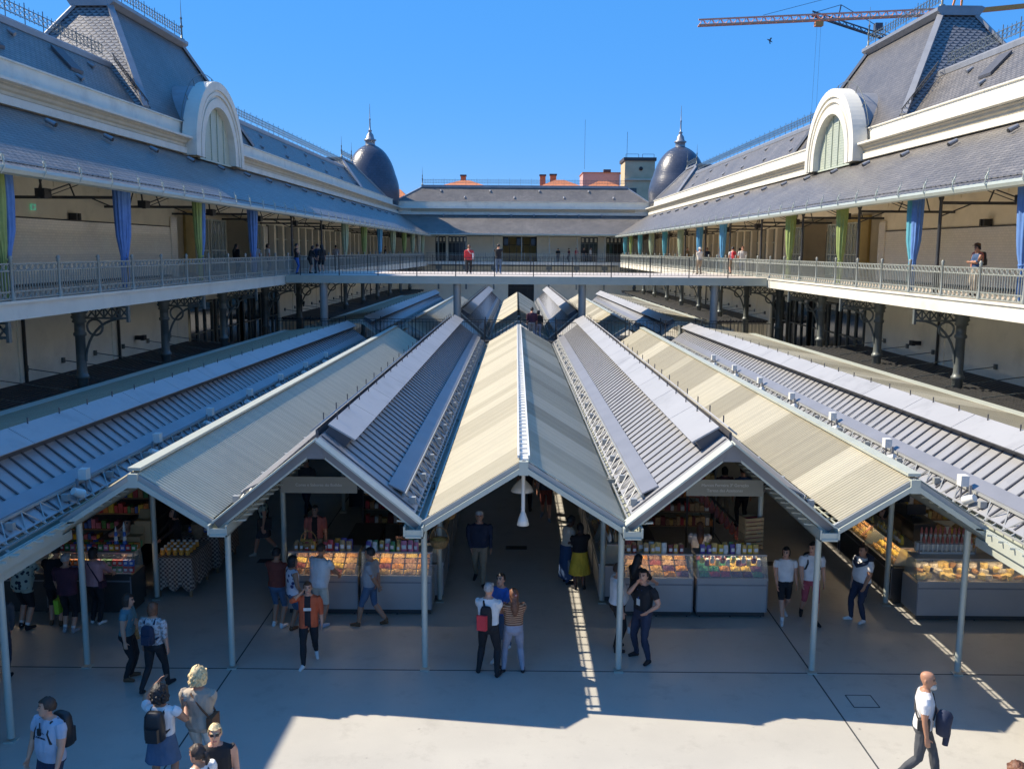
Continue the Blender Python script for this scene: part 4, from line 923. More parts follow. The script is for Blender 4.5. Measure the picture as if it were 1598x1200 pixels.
trays(4.6, CY, 0, 1.46, ['green sweets', 'orange dried fruit', 'red sweets', 'yellow fruit', 'purple prunes', 'dark red berries'], 'in the bright counter of the right stall', rows=4, cols=6)
bags(4.6, CY, 0, 1.4, ['orange dried fruit', 'yellow packet', 'green packet', 'white packet', 'purple packet', 'golden nuts'], 'on the bright counter of the right stall')
for i in range(12):
    px = 3.98 + i * 0.11; place(('jar', i % 3), lambda: jar_mesh(('yellow fruit', 'dark red berries', 'white cheese')[i % 3]), px, CY + 0.18, 1.10 if i % 2 else 1.16, 0, 'small white-capped jar set among the candied fruit of the bright counter', 'jar', 'jars among the candied fruit')
# side counters along the middle aisle
for k in range(4):
    y = 20.6 + k * 1.75
    for sx, sd in ((-1, 'left'), (1, 'right')):
        x = CX + sx * 1.72; rz = math.pi / 2 * (1 if sx < 0 else -1)
        nth = ('first', 'second', 'third', 'fourth')[k]
        counter(f'{nth} steel counter along the {sd} side of the middle aisle, counted from the front', x, y, rz, 1.6, strip=False, high=1.3)
        bags(x, y, rz, 1.5, ['brown nuts', 'red packet', 'white packet', 'orange packet', 'tan almonds'] , f'along the {sd} side of the middle aisle', rows=2, z=1.34)
        if k < 2: trays(x, y, rz, 1.5, NUTS, f'along the {sd} side of the middle aisle', rows=3, cols=4)
# wicker baskets at the stall corner
def basket(x, y, z, r, label, fill):
    t = thing('wicker_basket', label, 'basket', (x, y, z))
    m = M(); m.lathe((0, 0, 0), [(r * 0.75, 0), (r, 0.5 * r), (r * 1.05, 0.9 * r), (r * 0.9, 0.9 * r), (r * 0.8, 0.5 * r)], 14, True, lambda a, zz: 1 + 0.03 * math.sin(a * 20)); m.build('basket_body', 'wicker', t)
    m = M(); m.tube([(r * math.cos(a), 0, 0.9 * r + 1.3 * r * math.sin(a)) for a in [math.pi * k / 10 for k in range(11)]], 0.012, 5); m.build('handle', 'wicker', t)
    m = M(); m.lathe((0, 0, 0.6 * r), [(0.85 * r, 0), (0.7 * r, 0.3 * r), (0.3 * r, 0.45 * r), (0.02, 0.47 * r)], 9, False, lambda a, zz: 1 + 0.12 * math.sin(a * 7)); m.build('filling', fill, t)
basket(-1.62, 19.5, 1.34, 0.2, 'wicker basket on the right corner of the left nut stall', 'golden nuts')
basket(-1.5, 20.3, 1.75, 0.2, 'wicker basket hanging high at the left nut stall corner post', 'tan almonds')
basket(-4.4, 19.3, 1.36, 0.17, 'low wicker basket of dried flowers on the left end of the left nut stall', 'golden nuts')
# cheese counter on the right, long counter going back along the right aisle
counter('wide dark steel cheese counter at the right, behind the slim post', 9.75, 18.85, 0, 2.6, body='stainless steel', high=1.3)
def wedge(r, h, a0, a1, mat):
    m = M(); n = 8; P = [(0, 0)] + [(r * math.cos(a0 + (a1 - a0) * k / n), r * math.sin(a0 + (a1 - a0) * k / n)) for k in range(n + 1)]
    V = [(x, y, 0) for x, y in P] + [(x, y, h) for x, y in P]; N = len(P)
    m.add(V, [list(range(N))[::-1], [N + i for i in range(N)]] + [(i, (i + 1) % N, N + (i + 1) % N, N + i) for i in range(N)]); return m.build('cheese', mat)
for i in range(34):
    kind = rnd.choice([('w', 'cheese', 0.12, 0.09, 0, 5.0), ('w', 'white cheese', 0.09, 0.08, 0, 6.2), ('w', 'cheese', 0.15, 0.1, 0, 1.2), ('w', 'bread', 0.1, 0.06, 0, 3.4)])
    r_, c_ = divmod(i, 12)
    px = 8.6 + c_ * 0.2 + rnd.uniform(-.03, .03); py = 19.0 + r_ * 0.17
    nm = {0.12: 'cut yellow cheese wheel', 0.09: 'small whole white cheese', 0.15: 'narrow yellow cheese wedge', 0.1: 'half round brown crusted cheese'}[kind[2]]
    place(('cheese', kind), lambda: wedge(kind[2], kind[3], kind[4], kind[5], kind[1]), px, py, 0.9 + r_ * 0.07, rnd.uniform(0, 6), nm + ' behind the glass of the right hand cheese counter', 'cheese', nm + 's in the cheese counter', 0.2)
def cone_mesh():
    m = M(); m.mat(0).lathe((0, 0, 0), [(0.012, 0), (0.02, 0.1), (0.032, 0.22)], 8); m.mat(1).lathe((0, 0, 0.2), [(0.032, 0), (0.03, 0.08), (0.012, 0.15)], 8); return m.build('paper_cone', ['white packet', 'meat'])
for j in range(2):
    for i in range(11): place('cone', cone_mesh, 8.75 + i * 0.1, 19.35 + j * 0.14, 1.36 + j * 0.16, 0, 'paper cone of cured ham standing in the rack on the cheese counter', 'paper cone', 'paper cones in the rack')
rk = thing('cone_rack', 'two tier rack holding paper cones on the cheese counter', 'rack', (9.25, 19.42, 1.33)); m = M(); m.box(-0.6, 0.6, -0.1, 0.02, 0, 0.04); m.box(-0.6, 0.6, 0.04, 0.16, 0, 0.2); m.build('step_tray', 'white paint', rk); m = M(); m.bar((-0.6, -0.1, 0), (-0.6, -0.1, 0.25), 0.02); m.bar((0.6, -0.1, 0), (0.6, -0.1, 0.25), 0.02); m.bar((-0.6, -0.1, 0.22), (0.6, -0.1, 0.22), 0.015); m.build('rack_rail', 'galvanised metal', rk)
for k in range(5):
    nth = ('first', 'second', 'third', 'fourth', 'fifth')[k]
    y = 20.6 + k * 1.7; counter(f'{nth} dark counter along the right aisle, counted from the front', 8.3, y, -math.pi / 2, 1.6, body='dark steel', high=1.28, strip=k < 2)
    bags(8.3, y, -math.pi / 2, 1.5, ['bread', 'yellow packet', 'cheese', 'brown nuts'], 'on the dark counters of the right aisle', rows=1, z=1.32)
    if k < 4: trays(8.3, y, -math.pi / 2, 1.5, ['cheese', 'golden nuts', 'bread', 'yellow fruit'], 'inside the dark counters of the right aisle', rows=4, cols=4)
for i in range(26):
    px = 10.0 + (i % 6) * 0.22; py = 19.7 + (i // 6) * 0.2
    place('loaf', lambda: (lambda m: (m.lathe((0, 0, 0), [(0.02, 0), (0.085, 0.01), (0.09, 0.05), (0.05, 0.09), (0.01, 0.1)], 9), m.build('bread_roll', 'bread'))[1])(M()), px, py, 1.36 + (i // 6) * 0.05, i, 'round golden roll heaped at the back of the cheese counter', 'bread roll', 'rolls on the cheese stall')
# left stall with tins, lit shelves and cloth covered tables
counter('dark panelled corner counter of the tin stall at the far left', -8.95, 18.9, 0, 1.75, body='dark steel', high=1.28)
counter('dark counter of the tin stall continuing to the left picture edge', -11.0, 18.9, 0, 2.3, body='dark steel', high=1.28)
def tin_mesh(mat): m = M(); m.mat(0).box(-0.05, 0.05, -0.03, 0.03, 0, 0.13); m.mat(1).box(-0.03, 0.03, -0.034, -0.03, 0.04, 0.09); return m.build('food_tin', [mat, 'white packet'])
tins = ['red packet', 'blue packet', 'orange packet', 'yellow packet', 'pink packet', 'green packet']
for j in range(2):
    for i in range(14):
        f = tins[(i // 2 + j) % 6]; place(('tin', f), lambda: tin_mesh(f), -9.62 + i * 0.118, 18.98 + j * 0.02, 0.9 + j * 0.14, 0, f.split()[0] + ' printed tin stacked in the lit window of the tin stall', 'tin', f.split()[0] + ' tins of the tin stall')
for j in range(3):
    for i in range(14):
        f = tins[(i * 5 + j * 3) % 6]; place(('tin', f), lambda: tin_mesh(f), -9.62 + i * 0.118, 19.16 + j * 0.15, 1.32, 0, f.split()[0] + ' printed tin standing on top of the tin stall counter', 'tin', f.split()[0] + ' tins on the counter top')
for i, dx in enumerate((0, 0.18)):
    t = thing('cup_stack', ('taller' if i else 'shorter') + ' stack of blue and white paper cups on the tin stall', 'cup stack', (-8.5 + dx, 19.25, 1.31)); m = M()
    for k in range(4 + i): m.mat(k % 2).lathe((0, 0, k * 0.1), [(0.05 - k * 0.006, 0), (0.055 - k * 0.006, 0.05), (0.04 - k * 0.006, 0.1)], 10)
    m.build('cups', ['white packet', 'blue packet'], t); m = M(); m.lathe((0, 0, 0.4 + 0.1 * i), [(0.03, 0), (0.012, 0.08), (0.004, 0.12)], 8); m.build('top_cone', 'white packet', t)
for i, (dx, dy, w, h, l) in enumerate(((0, 0, 0.3, 0.24, 'open cardboard box at the corner of the tin stall'), (0.1, 0.3, 0.34, 0.5, 'taller cardboard box behind the corner of the tin stall'))):
    t = thing('cardboard_box', l, 'box', (-8.2 + dx, 19.5 + dy, 1.31)); m = M(); m.box(-w / 2, w / 2, -0.12, 0.12, 0, h); m.build('box_body', 'cardboard', t); m = M(); m.hexa([(-w / 2, 0.1, h), (w / 2, 0.1, h), (w / 2, 0.13, h), (-w / 2, 0.13, h), (-w / 2, 0.2, h + 0.18), (w / 2, 0.2, h + 0.18), (w / 2, 0.23, h + 0.18), (-w / 2, 0.23, h + 0.18)]); m.build('box_flap', 'cardboard', t)
def cloth_table(x, y, w, d, label):
    t = thing('cloth_table', label, 'table', (x, y, 0))
    m = M(); m.box(-w / 2, w / 2, -d / 2, d / 2, 0.86, 0.9); m.build('table_top', 'wood', t)
    for sx in (-1, 1):
        for sy in (-1, 1): m = M(); m.bar((sx * (w / 2 - 0.05), sy * (d / 2 - 0.05), 0), (sx * (w / 2 - 0.05), sy * (d / 2 - 0.05), 0.86), 0.05); m.build('leg', 'wood', t)
    m = M(); n = 64; V = []
    for z, k in ((0.915, 0), (0.9, 1), (0.2, 1)):
        for i in range(n):
            a = 2 * math.pi * i / n; cx_, sy_ = math.cos(a), math.sin(a); f = 1 / max(abs(cx_), abs(sy_)); wob = (0.03 * math.sin(a * 17) if z < 0.5 else 0)
            V.append((cx_ * f * (w / 2 + 0.02 + wob), sy_ * f * (d / 2 + 0.02 + wob), z + (0.06 * math.sin(a * 9) if z < 0.5 else 0)))
    m.add(V, [(k * n + i, k * n + (i + 1) % n, (k + 1) * n + (i + 1) % n, (k + 1) * n + i) for k in range(2) for i in range(n)] + [list(range(n))], False); m.build('table_cloth', 'checked cloth', t)
cloth_table(-7.55, 20.5, 0.8, 1.2, 'table under a checked cloth, nearest to the tin stall in the left aisle')
cloth_table(-7.5, 22.2, 0.9, 1.5, 'second table under a checked cloth further along the left aisle')
for i in range(20):
    place('wj', lambda: jar_mesh('orange dried fruit'), -7.85 + (i % 5) * 0.14, 20.1 + (i // 5) * 0.2, 0.92, 0, 'small jar of orange jam on the nearer checked table', 'jar', 'jars on the nearer checked table')
for i in range(18):
    f = ('blue packet', 'white packet', 'yellow packet')[i % 3]; place(('tin', f), lambda: tin_mesh(f), -7.8 + (i % 6) * 0.12, 21.8 + (i // 6) * 0.3, 0.92, 0.2, f.split()[0] + ' packet on the second checked table of the left aisle', 'packet', f.split()[0] + ' packets on the second checked table')
def flowers(x, y, z, label, mats):
    t = thing('flower_bucket', label, 'flower bucket', (x, y, z)); m = M(); m.lathe((0, 0, 0), [(0.12, 0), (0.16, 0.35), (0.15, 0.35), (0.11, 0.05)], 12); m.build('bucket', 'sack cloth', t)
    m = M(); r = random.Random(int(x * 100))
    for k in range(40):
        a = r.uniform(0, 6.28); q = r.uniform(0, 0.2); p = Vector((q * math.cos(a), q * math.sin(a), 0.4 + r.uniform(0, 0.28))); m.mat(r.randrange(len(mats)))
        for j in range(4): b = j * 1.57 + a; m.poly(p, p + Vector((0.04 * math.cos(b), 0.04 * math.sin(b), 0.02)), p + Vector((0.05 * math.cos(b + .8), 0.05 * math.sin(b + .8), 0.03)), p + Vector((0.04 * math.cos(b + 1.5), 0.04 * math.sin(b + 1.5), 0.0)))
    m.build('blooms', mats, t)
flowers(-7.5, 21.4, 0.92, 'bucket of pink and pale flowers between the checked tables', ['pink packet', 'white packet', 'purple packet', 'green packet'])
flowers(-7.3, 22.6, 0.92, 'bucket of white and orange dried flowers on the second checked table', ['white packet', 'orange packet', 'pink packet'])
# stall interiors: dark back counters, shelves, sacks, ham rack
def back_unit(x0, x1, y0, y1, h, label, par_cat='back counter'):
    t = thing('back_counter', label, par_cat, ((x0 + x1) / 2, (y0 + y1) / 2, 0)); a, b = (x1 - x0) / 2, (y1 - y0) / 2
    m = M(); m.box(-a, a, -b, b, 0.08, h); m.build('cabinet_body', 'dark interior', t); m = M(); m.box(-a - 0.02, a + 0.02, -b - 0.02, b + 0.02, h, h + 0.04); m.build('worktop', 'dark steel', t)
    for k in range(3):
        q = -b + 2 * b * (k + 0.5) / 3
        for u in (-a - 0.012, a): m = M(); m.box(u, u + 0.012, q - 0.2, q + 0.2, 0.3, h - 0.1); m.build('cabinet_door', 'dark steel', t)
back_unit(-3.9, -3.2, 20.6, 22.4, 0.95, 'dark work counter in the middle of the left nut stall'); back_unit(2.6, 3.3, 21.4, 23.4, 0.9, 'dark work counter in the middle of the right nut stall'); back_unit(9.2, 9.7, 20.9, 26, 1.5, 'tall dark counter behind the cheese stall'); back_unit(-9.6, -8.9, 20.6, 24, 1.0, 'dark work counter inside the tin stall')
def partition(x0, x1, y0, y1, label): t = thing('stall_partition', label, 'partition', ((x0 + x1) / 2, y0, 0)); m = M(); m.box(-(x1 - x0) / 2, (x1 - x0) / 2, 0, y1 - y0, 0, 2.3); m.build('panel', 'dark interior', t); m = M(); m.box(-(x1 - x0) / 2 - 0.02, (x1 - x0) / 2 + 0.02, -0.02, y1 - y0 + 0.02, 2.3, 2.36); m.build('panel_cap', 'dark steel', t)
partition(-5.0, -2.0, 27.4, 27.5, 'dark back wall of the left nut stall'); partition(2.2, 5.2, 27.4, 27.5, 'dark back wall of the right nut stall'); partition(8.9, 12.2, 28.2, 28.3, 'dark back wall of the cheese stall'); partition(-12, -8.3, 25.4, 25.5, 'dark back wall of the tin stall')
def sack(x, y, label, filling, r=0.3, h=0.7):
    t = thing('sack', label, 'sack', (x, y, 0)); m = M(); m.lathe((0, 0, 0), [(r * 0.8, 0), (r, 0.15), (r * 1.02, h * 0.6), (r * 0.92, h * 0.92), (r * 1.02, h), (r * 0.9, h), (r * 0.85, h * 0.9)], 16, True, lambda a, z: 1 + 0.05 * math.sin(3 * a + z * 5)); m.build('sack_body', 'sack cloth', t)
    m = M(); m.lathe((0, 0, h * 0.88), [(r * 0.86, 0), (r * 0.5, 0.05), (0.02, 0.07)], 10, False); m.build('sack_contents', filling, t)
    m = M(); m.lathe((0, 0, h - 0.03), [(r * 1.0, 0), (r * 1.06, 0.03), (r * 0.98, 0.06)], 16); m.build('sack_rim', 'sign white', t)
for x, y, l, f in ((3.3, 20.6, 'open sack of dark beans with pale rolled rim, front of the right stall', 'dark interior'), (3.25, 21.1, 'open sack of brown nuts behind the dark bean sack', 'brown nuts'), (3.85, 20.35, 'low sack with an orange tag beside the woman in white', 'brown nuts')): sack(x, y, l, f)
tg = thing('price_tag', 'orange price tag on the low sack in the right nut stall', 'tag', (3.9, 20.03, 0.62)); m = M(); m.box(-0.08, 0.08, -0.005, 0.005, 0, 0.12); m.build('tag_card', 'orange packet', tg); m = M(); m.bar((0, 0, -0.08), (0, 0, 0.0), 0.012); m.build('tag_pin', 'dark steel', tg)
def shelf_unit(x, y, w, rz, label, mats):
    t = thing('shelf_unit', label, 'shelves', (x, y, 0), rz)
    for sx in (-w / 2, w / 2): m = M(); m.box(sx - 0.02, sx + 0.02, 0, 0.35, 0, 2.0); m.build('upright', 'dark steel', t)
    for k in range(5): mm = M(); mm.box(-w / 2, w / 2, 0, 0.35, 0.3 + k * 0.4, 0.33 + k * 0.4); mm.build('shelf', 'wood', t)
    for k in range(5):
        mm = M(); r = random.Random(k + int(x * 10)); q = -w / 2 + 0.05
        while q < w / 2 - 0.1: ww = r.uniform(0.08, 0.16); mm.mat(r.randrange(len(mats))).box(q, q + ww * 0.85, 0.03, 0.22, 0.333 + k * 0.4, 0.333 + k * 0.4 + r.uniform(0.12, 0.26)); q += ww
        g_ = mm.build('shelf_goods', mats, t); g_['kind'] = 'stuff'
MX = ['brown nuts', 'golden nuts', 'red packet', 'white packet', 'orange packet', 'tan almonds', 'dark red berries']
shelf_unit(-3.0, 24.6, 2.2, 0, 'tall dark shelves of packed goods at the back of the left nut stall', MX); shelf_unit(-2.3, 22.6, 2.6, math.pi / 2, 'tall shelves of packed goods along the aisle side of the left nut stall', MX)
shelf_unit(4.4, 24.6, 2.0, 0, 'tall dark shelves at the back of the right nut stall', MX); shelf_unit(10.6, 24.0, 2.6, 0, 'tall shelves behind the cheese stall', ['cheese', 'bread', 'white packet', 'yellow packet', 'brown nuts'])
shelf_unit(-10.3, 22.6, 2.4, 0, 'tall shelves of tins at the back of the tin stall', tins + ['brown nuts'])
hr = thing('ham_rack', 'slanting rack of hanging cured hams in the right nut stall', 'rack', (4.75, 21.2, 0)); m = M(); m.bar((-0.5, 1.2, 2.3), (0.6, -1.0, 1.3), 0.04); m.bar((-0.5, 1.2, 0), (-0.5, 1.2, 2.3), 0.05); m.bar((0.6, -1.0, 0), (0.6, -1.0, 1.3), 0.05); m.build('rack_frame', 'dark steel', hr)
for k in range(14):
    f = k / 13; p = (4.25 + 1.1 * f, 22.4 - 2.2 * f, 2.25 - f - 0.32)
    place('ham', lambda: (lambda m: (m.lathe((0, 0, 0), [(0.01, 0), (0.07, 0.05), (0.075, 0.14), (0.04, 0.24), (0.012, 0.32)], 8), m.build('cured_ham', 'meat'))[1])(M()), p[0], p[1], p[2], k, 'cured ham hanging from the slanting rack in the right nut stall', 'ham', 'hams on the rack')
for k in range(4):
    place(('crate', 0), lambda: (lambda m: ([m.box(-0.22, 0.22, s_ * 0.14 - 0.01, s_ * 0.14 + 0.01, z_, z_ + 0.07) for s_ in (-1, 1) for z_ in (0.0, 0.09)], [m.box(s_ * 0.22 - 0.01, s_ * 0.22 + 0.01, -0.13, 0.13, 0, 0.17) for s_ in (-1, 1)], m.box(-0.21, 0.21, -0.13, 0.13, 0.005, 0.02), m.mat(1), m.box(-0.19, 0.19, -0.11, 0.11, 0.021, 0.12), m.build('fruit_crate', ['pale wood', 'red sweets']))[-1])(M()), 5.15, 19.75, 1.3 + 0.18 * k, 0.3, ('bottom', 'lower', 'upper', 'top')[k] + ' crate in the stack of red fruit beside the right nut stall', 'crate', None)
# screen, scale and boxes on the cheese stall's back counter
for x, y, z, w, h, l in ((9.45, 21.4, 1.54, 0.45, 0.3, 'dark flat till screen on the tall counter of the cheese stall'), (9.5, 22.5, 1.54, 0.5, 0.45, 'black till screen turned away behind the first one')):
    t = thing('till_screen', l, 'screen', (x, y, z)); m = M(); m.box(-w / 2, w / 2, 0, 0.04, 0.06, h); m.build('screen_panel', 'black plastic', t); m = M(); m.box(-0.1, 0.1, -0.05, 0.12, 0, 0.02); m.bar((0, 0.05, 0), (0, 0.05, 0.2), 0.04); m.build('screen_stand', 'dark steel', t)
# signs
def sign(x, y, w, h, lines, label, z=2.76, board='sign board', ink='white paint', size=0.085, cat='sign'):
    t = thing('stall_sign', label, cat, (x, y, z)); m = M(); m.box(-w / 2, w / 2, -0.02, 0.02, 0, h); m.build('board', board, t)
    for sx in (-1, 1):
        m = M(); q = sx * w / 2
        for zz in (0.1, h - 0.1): m.box(min(q, q + sx * 0.05), max(q, q + sx * 0.05), -0.015, 0.015, zz - 0.02, zz + 0.02)
        m.box(min(q + sx * 0.03, q + sx * 0.05), max(q + sx * 0.03, q + sx * 0.05), -0.012, 0.012, 0.09, h - 0.09); m.build('bracket', 'dark steel', t)
    for k, s in enumerate(lines): text_mesh('lettering', s, size, ink, t, (0, -0.024, h / 2 + (len(lines) - 1) * size * 0.65 - k * size * 1.3), (math.pi / 2, 0, 0))
sign(-4.0, 18.6, 1.56, 0.34, ['Cores e Sabores do Bolhão'], 'grey stall sign reading Cores e Sabores do Bolhão')
sign(-2.38, 18.6, 1.4, 0.34, [], 'blank grey stall sign right of the lettered one on the left stall'); sign(2.63, 18.6, 1.5, 0.34, [], 'blank grey stall sign left of the lettered one on the right stall')
sign(4.28, 18.6, 1.56, 0.34, ['Marcos Ferreira 3ª Geração', 'Teresa das Azeitonas'], 'grey stall sign with two lines, Teresa das Azeitonas below')
sign(-7.3, 19.6, 0.95, 0.14, ['Rua de Histórias'], 'white street name sign on the post at the left aisle', 2.5, 'sign white', 'sign ink', 0.085); sign(-1.2, 20.0, 0.9, 0.14, [], 'white street name sign at the left of the middle aisle', 2.48, 'sign white', 'sign ink'); sign(7.5, 19.9, 0.95, 0.14, [], 'white street name sign on the post at the right aisle', 2.5, 'sign white', 'sign ink')
# bell lamps of the middle aisle
for y, z, cordtop, l in ((16.2, 2.86, 3.75, 'front white bell lamp hanging in the middle aisle, lower in view'), (18.3, 2.93, 3.95, 'second white bell lamp hanging behind the front one')):
    t = thing('bell_lamp', l, 'lamp', (CX, y, z)); m = M(); m.tube([(0, 0, 0.2), (0, 0, cordtop - z)], 0.035 if y < 17 else 0.012, 8); m.build('lamp_rod', 'white paint', t)
    k = 0.55 if y < 17 else 1.15
    m = M(); m.lathe((0, 0, -0.02), [(0.03, 0.25), (0.06 * k + .02, 0.2), (0.16 * k, 0.1), (0.2 * k, 0), (0.19 * k, 0), (0.12 * k, 0.1)], 20); m.build('lamp_shade', 'white paint', t)
fh = thing('floor_hatch', 'square steel floor hatch outlined in the concrete near the bald man', 'hatch', (6.05, 15.3, 0)); m = M()
for a, b in (((-0.22, -0.22), (0.22, -0.22)), ((0.22, -0.22), (0.22, 0.22)), ((0.22, 0.22), (-0.22, 0.22)), ((-0.22, 0.22), (-0.22, -0.22))): m.bar((*a, 0.003), (*b, 0.003), 0.015, 0.006)
m.build('hatch_frame', 'joint', fh); m = M(); m.box(-0.205, 0.205, -0.205, 0.205, 0, 0.005); m.build('hatch_plate', 'polished concrete', fh)
for x, y, l in ((0.05, 23.6, 'long dark floor drain in the middle aisle'), (6.3, 22.5, 'dark floor drain in the right aisle behind the walking couple'), (-6.1, 22.4, 'dark floor drain in the left aisle')):
    t = thing('floor_drain', l, 'drain', (x, y, 0)); m = M(); m.box(-0.25, 0.25, -0.12, 0.12, 0, 0.006); m.build('drain_grate', 'dark iron', t); m = M(); m.box(-0.28, 0.28, -0.15, 0.15, 0, 0.004); m.build('drain_rim', 'dark steel', t)
# ------------------------------------------------------------------ people
def cloth(name, c, rough=0.85): return simple('cloth ' + name, c, rough, 0, 0.12, 6, 0.25, 14)
for n, c in dict(white=(0.68, 0.67, 0.66), offwhite=(0.60, 0.55, 0.46), black=(0.014, 0.014, 0.017), navy=(0.022, 0.03, 0.06), denim=(0.07, 0.12, 0.20), palejean=(0.30, 0.30, 0.36), blue=(0.035, 0.12, 0.42), teal=(0.10, 0.20, 0.23), rust=(0.20, 0.045, 0.03), orange=(0.55, 0.10, 0.035), maroon=(0.075, 0.025, 0.045), pink=(0.50, 0.26, 0.27), salmon=(0.42, 0.14, 0.12), redshorts=(0.38, 0.07, 0.09), red=(0.55, 0.04, 0.05), khaki=(0.28, 0.22, 0.15), grey=(0.32, 0.33, 0.35), bluegrey=(0.38, 0.42, 0.50), darkgrey=(0.06, 0.065, 0.075), deepblue=(0.03, 0.07, 0.16), beige=(0.36, 0.31, 0.25), yellow=(0.6, 0.42, 0.04), lime=(0.30, 0.55, 0.04), brown=(0.12, 0.06, 0.03)).items(): cloth(n, c)
def pattern(name, c1, c2, kind, scale):
    m, t, b = nmat('cloth ' + name); v = objc(t)
    if kind == 'stripe':
        s = t.nodes.new('ShaderNodeSeparateXYZ'); L(t, v, s.inputs[0]); x = math1(t, 'SINE', math1(t, 'MULTIPLY', s.outputs[2], scale), 0); f = ramp(t, x, 0.3, 0.5)
    elif kind == 'dot':
        n = t.nodes.new('ShaderNodeTexVoronoi'); L(t, v, n.inputs['Vector']); n.inputs['Scale'].default_value = scale; f = ramp(t, n.outputs['Distance'], 0.36, 0.42)
    else: f = ramp(t, noise(t, v, scale, 3), 0.45, 0.55)
    L(t, mix(t, f, c1, c2), b.inputs['Base Color']); b.inputs['Roughness'].default_value = 0.85
pattern('striped', (0.16, 0.07, 0.04), (0.50, 0.30, 0.18), 'stripe', 140); pattern('dotted', (0.02, 0.03, 0.05), (0.34, 0.42, 0.36), 'dot', 11); pattern('blotched', (0.05, 0.05, 0.16), (0.66, 0.64, 0.70), 'dot', 9); pattern('floral', (0.30, 0.24, 0.22), (0.52, 0.50, 0.50), 'noise', 22); pattern('flowered', (0.02, 0.02, 0.025), (0.5, 0.48, 0.45), 'noise', 13)
for n, c in dict(skin=(0.56, 0.29, 0.19), skin_tan=(0.40, 0.20, 0.12), skin_dark=(0.10, 0.05, 0.035), lip=(0.38, 0.12, 0.10), eye=(0.03, 0.025, 0.025)).items(): simple(n, c, 0.5, 0, 0.06, 8)
for n, c in dict(hair_black=(0.012, 0.011, 0.012), hair_brown=(0.045, 0.025, 0.016), hair_chestnut=(0.15, 0.06, 0.03), hair_blonde=(0.66, 0.50, 0.26), hair_grey=(0.36, 0.34, 0.33)).items(): simple(n, c, 0.55, 0, 0.4, 30, 0.5, 60)
def ik(a, b, l1, l2, pole):
    a, b, pole = Vector(a), Vector(b), Vector(pole); d = b - a; L_ = d.length; mx = (l1 + l2) * 0.995
    if L_ > mx: b = a + d * (mx / L_); d = b - a; L_ = mx
    x = (l1 * l1 - l2 * l2 + L_ * L_) / (2 * L_); h = math.sqrt(max(l1 * l1 - x * x, 0)); u = d.normalized(); p = (pole - u * pole.dot(u))
    p = p.normalized() if p.length > 1e-5 else u.orthogonal(); return a + u * x + p * h, b
ARMS = dict(down=((0.27, 0.03, 0.80), (0.3, -1, 0)), swing=((0.24, 0.26, 0.86), (0.3, -1, 0)), swingback=((0.26, -0.24, 0.86), (0.3, -1, 0)), counter=((0.17, 0.42, 1.04), (0.6, -0.6, -0.4)), hip=((0.20, 0.10, 1.0), (1, -0.5, 0)), mouth=((0.03, 0.15, 1.49), (0.7, 0.3, -1)), ear=((0.12, 0.10, 1.52), (0.8, 0.2, -0.7)), back=((0.03, -0.19, 0.92), (1, -0.5, 0)), pocket=((0.19, 0.10, 0.88), (1, -0.7, 0)), phone=((0.06, 0.40, 1.46), (0.8, 0.1, -1)), cup=((0.25, 0.30, 1.30), (0.6, 0, -1)), fold=((-0.10, 0.20, 1.16), (0.8, 0, -0.8)), raise_=((0.2, 0.34, 1.62), (0.8, 0.1, -0.6)), carry=((0.27, 0.14, 0.86), (0.5, -1, 0)), reach=((0.30, 0.62, 1.15), (0.6, -0.2, -0.8)))
PCOUNT = [0]
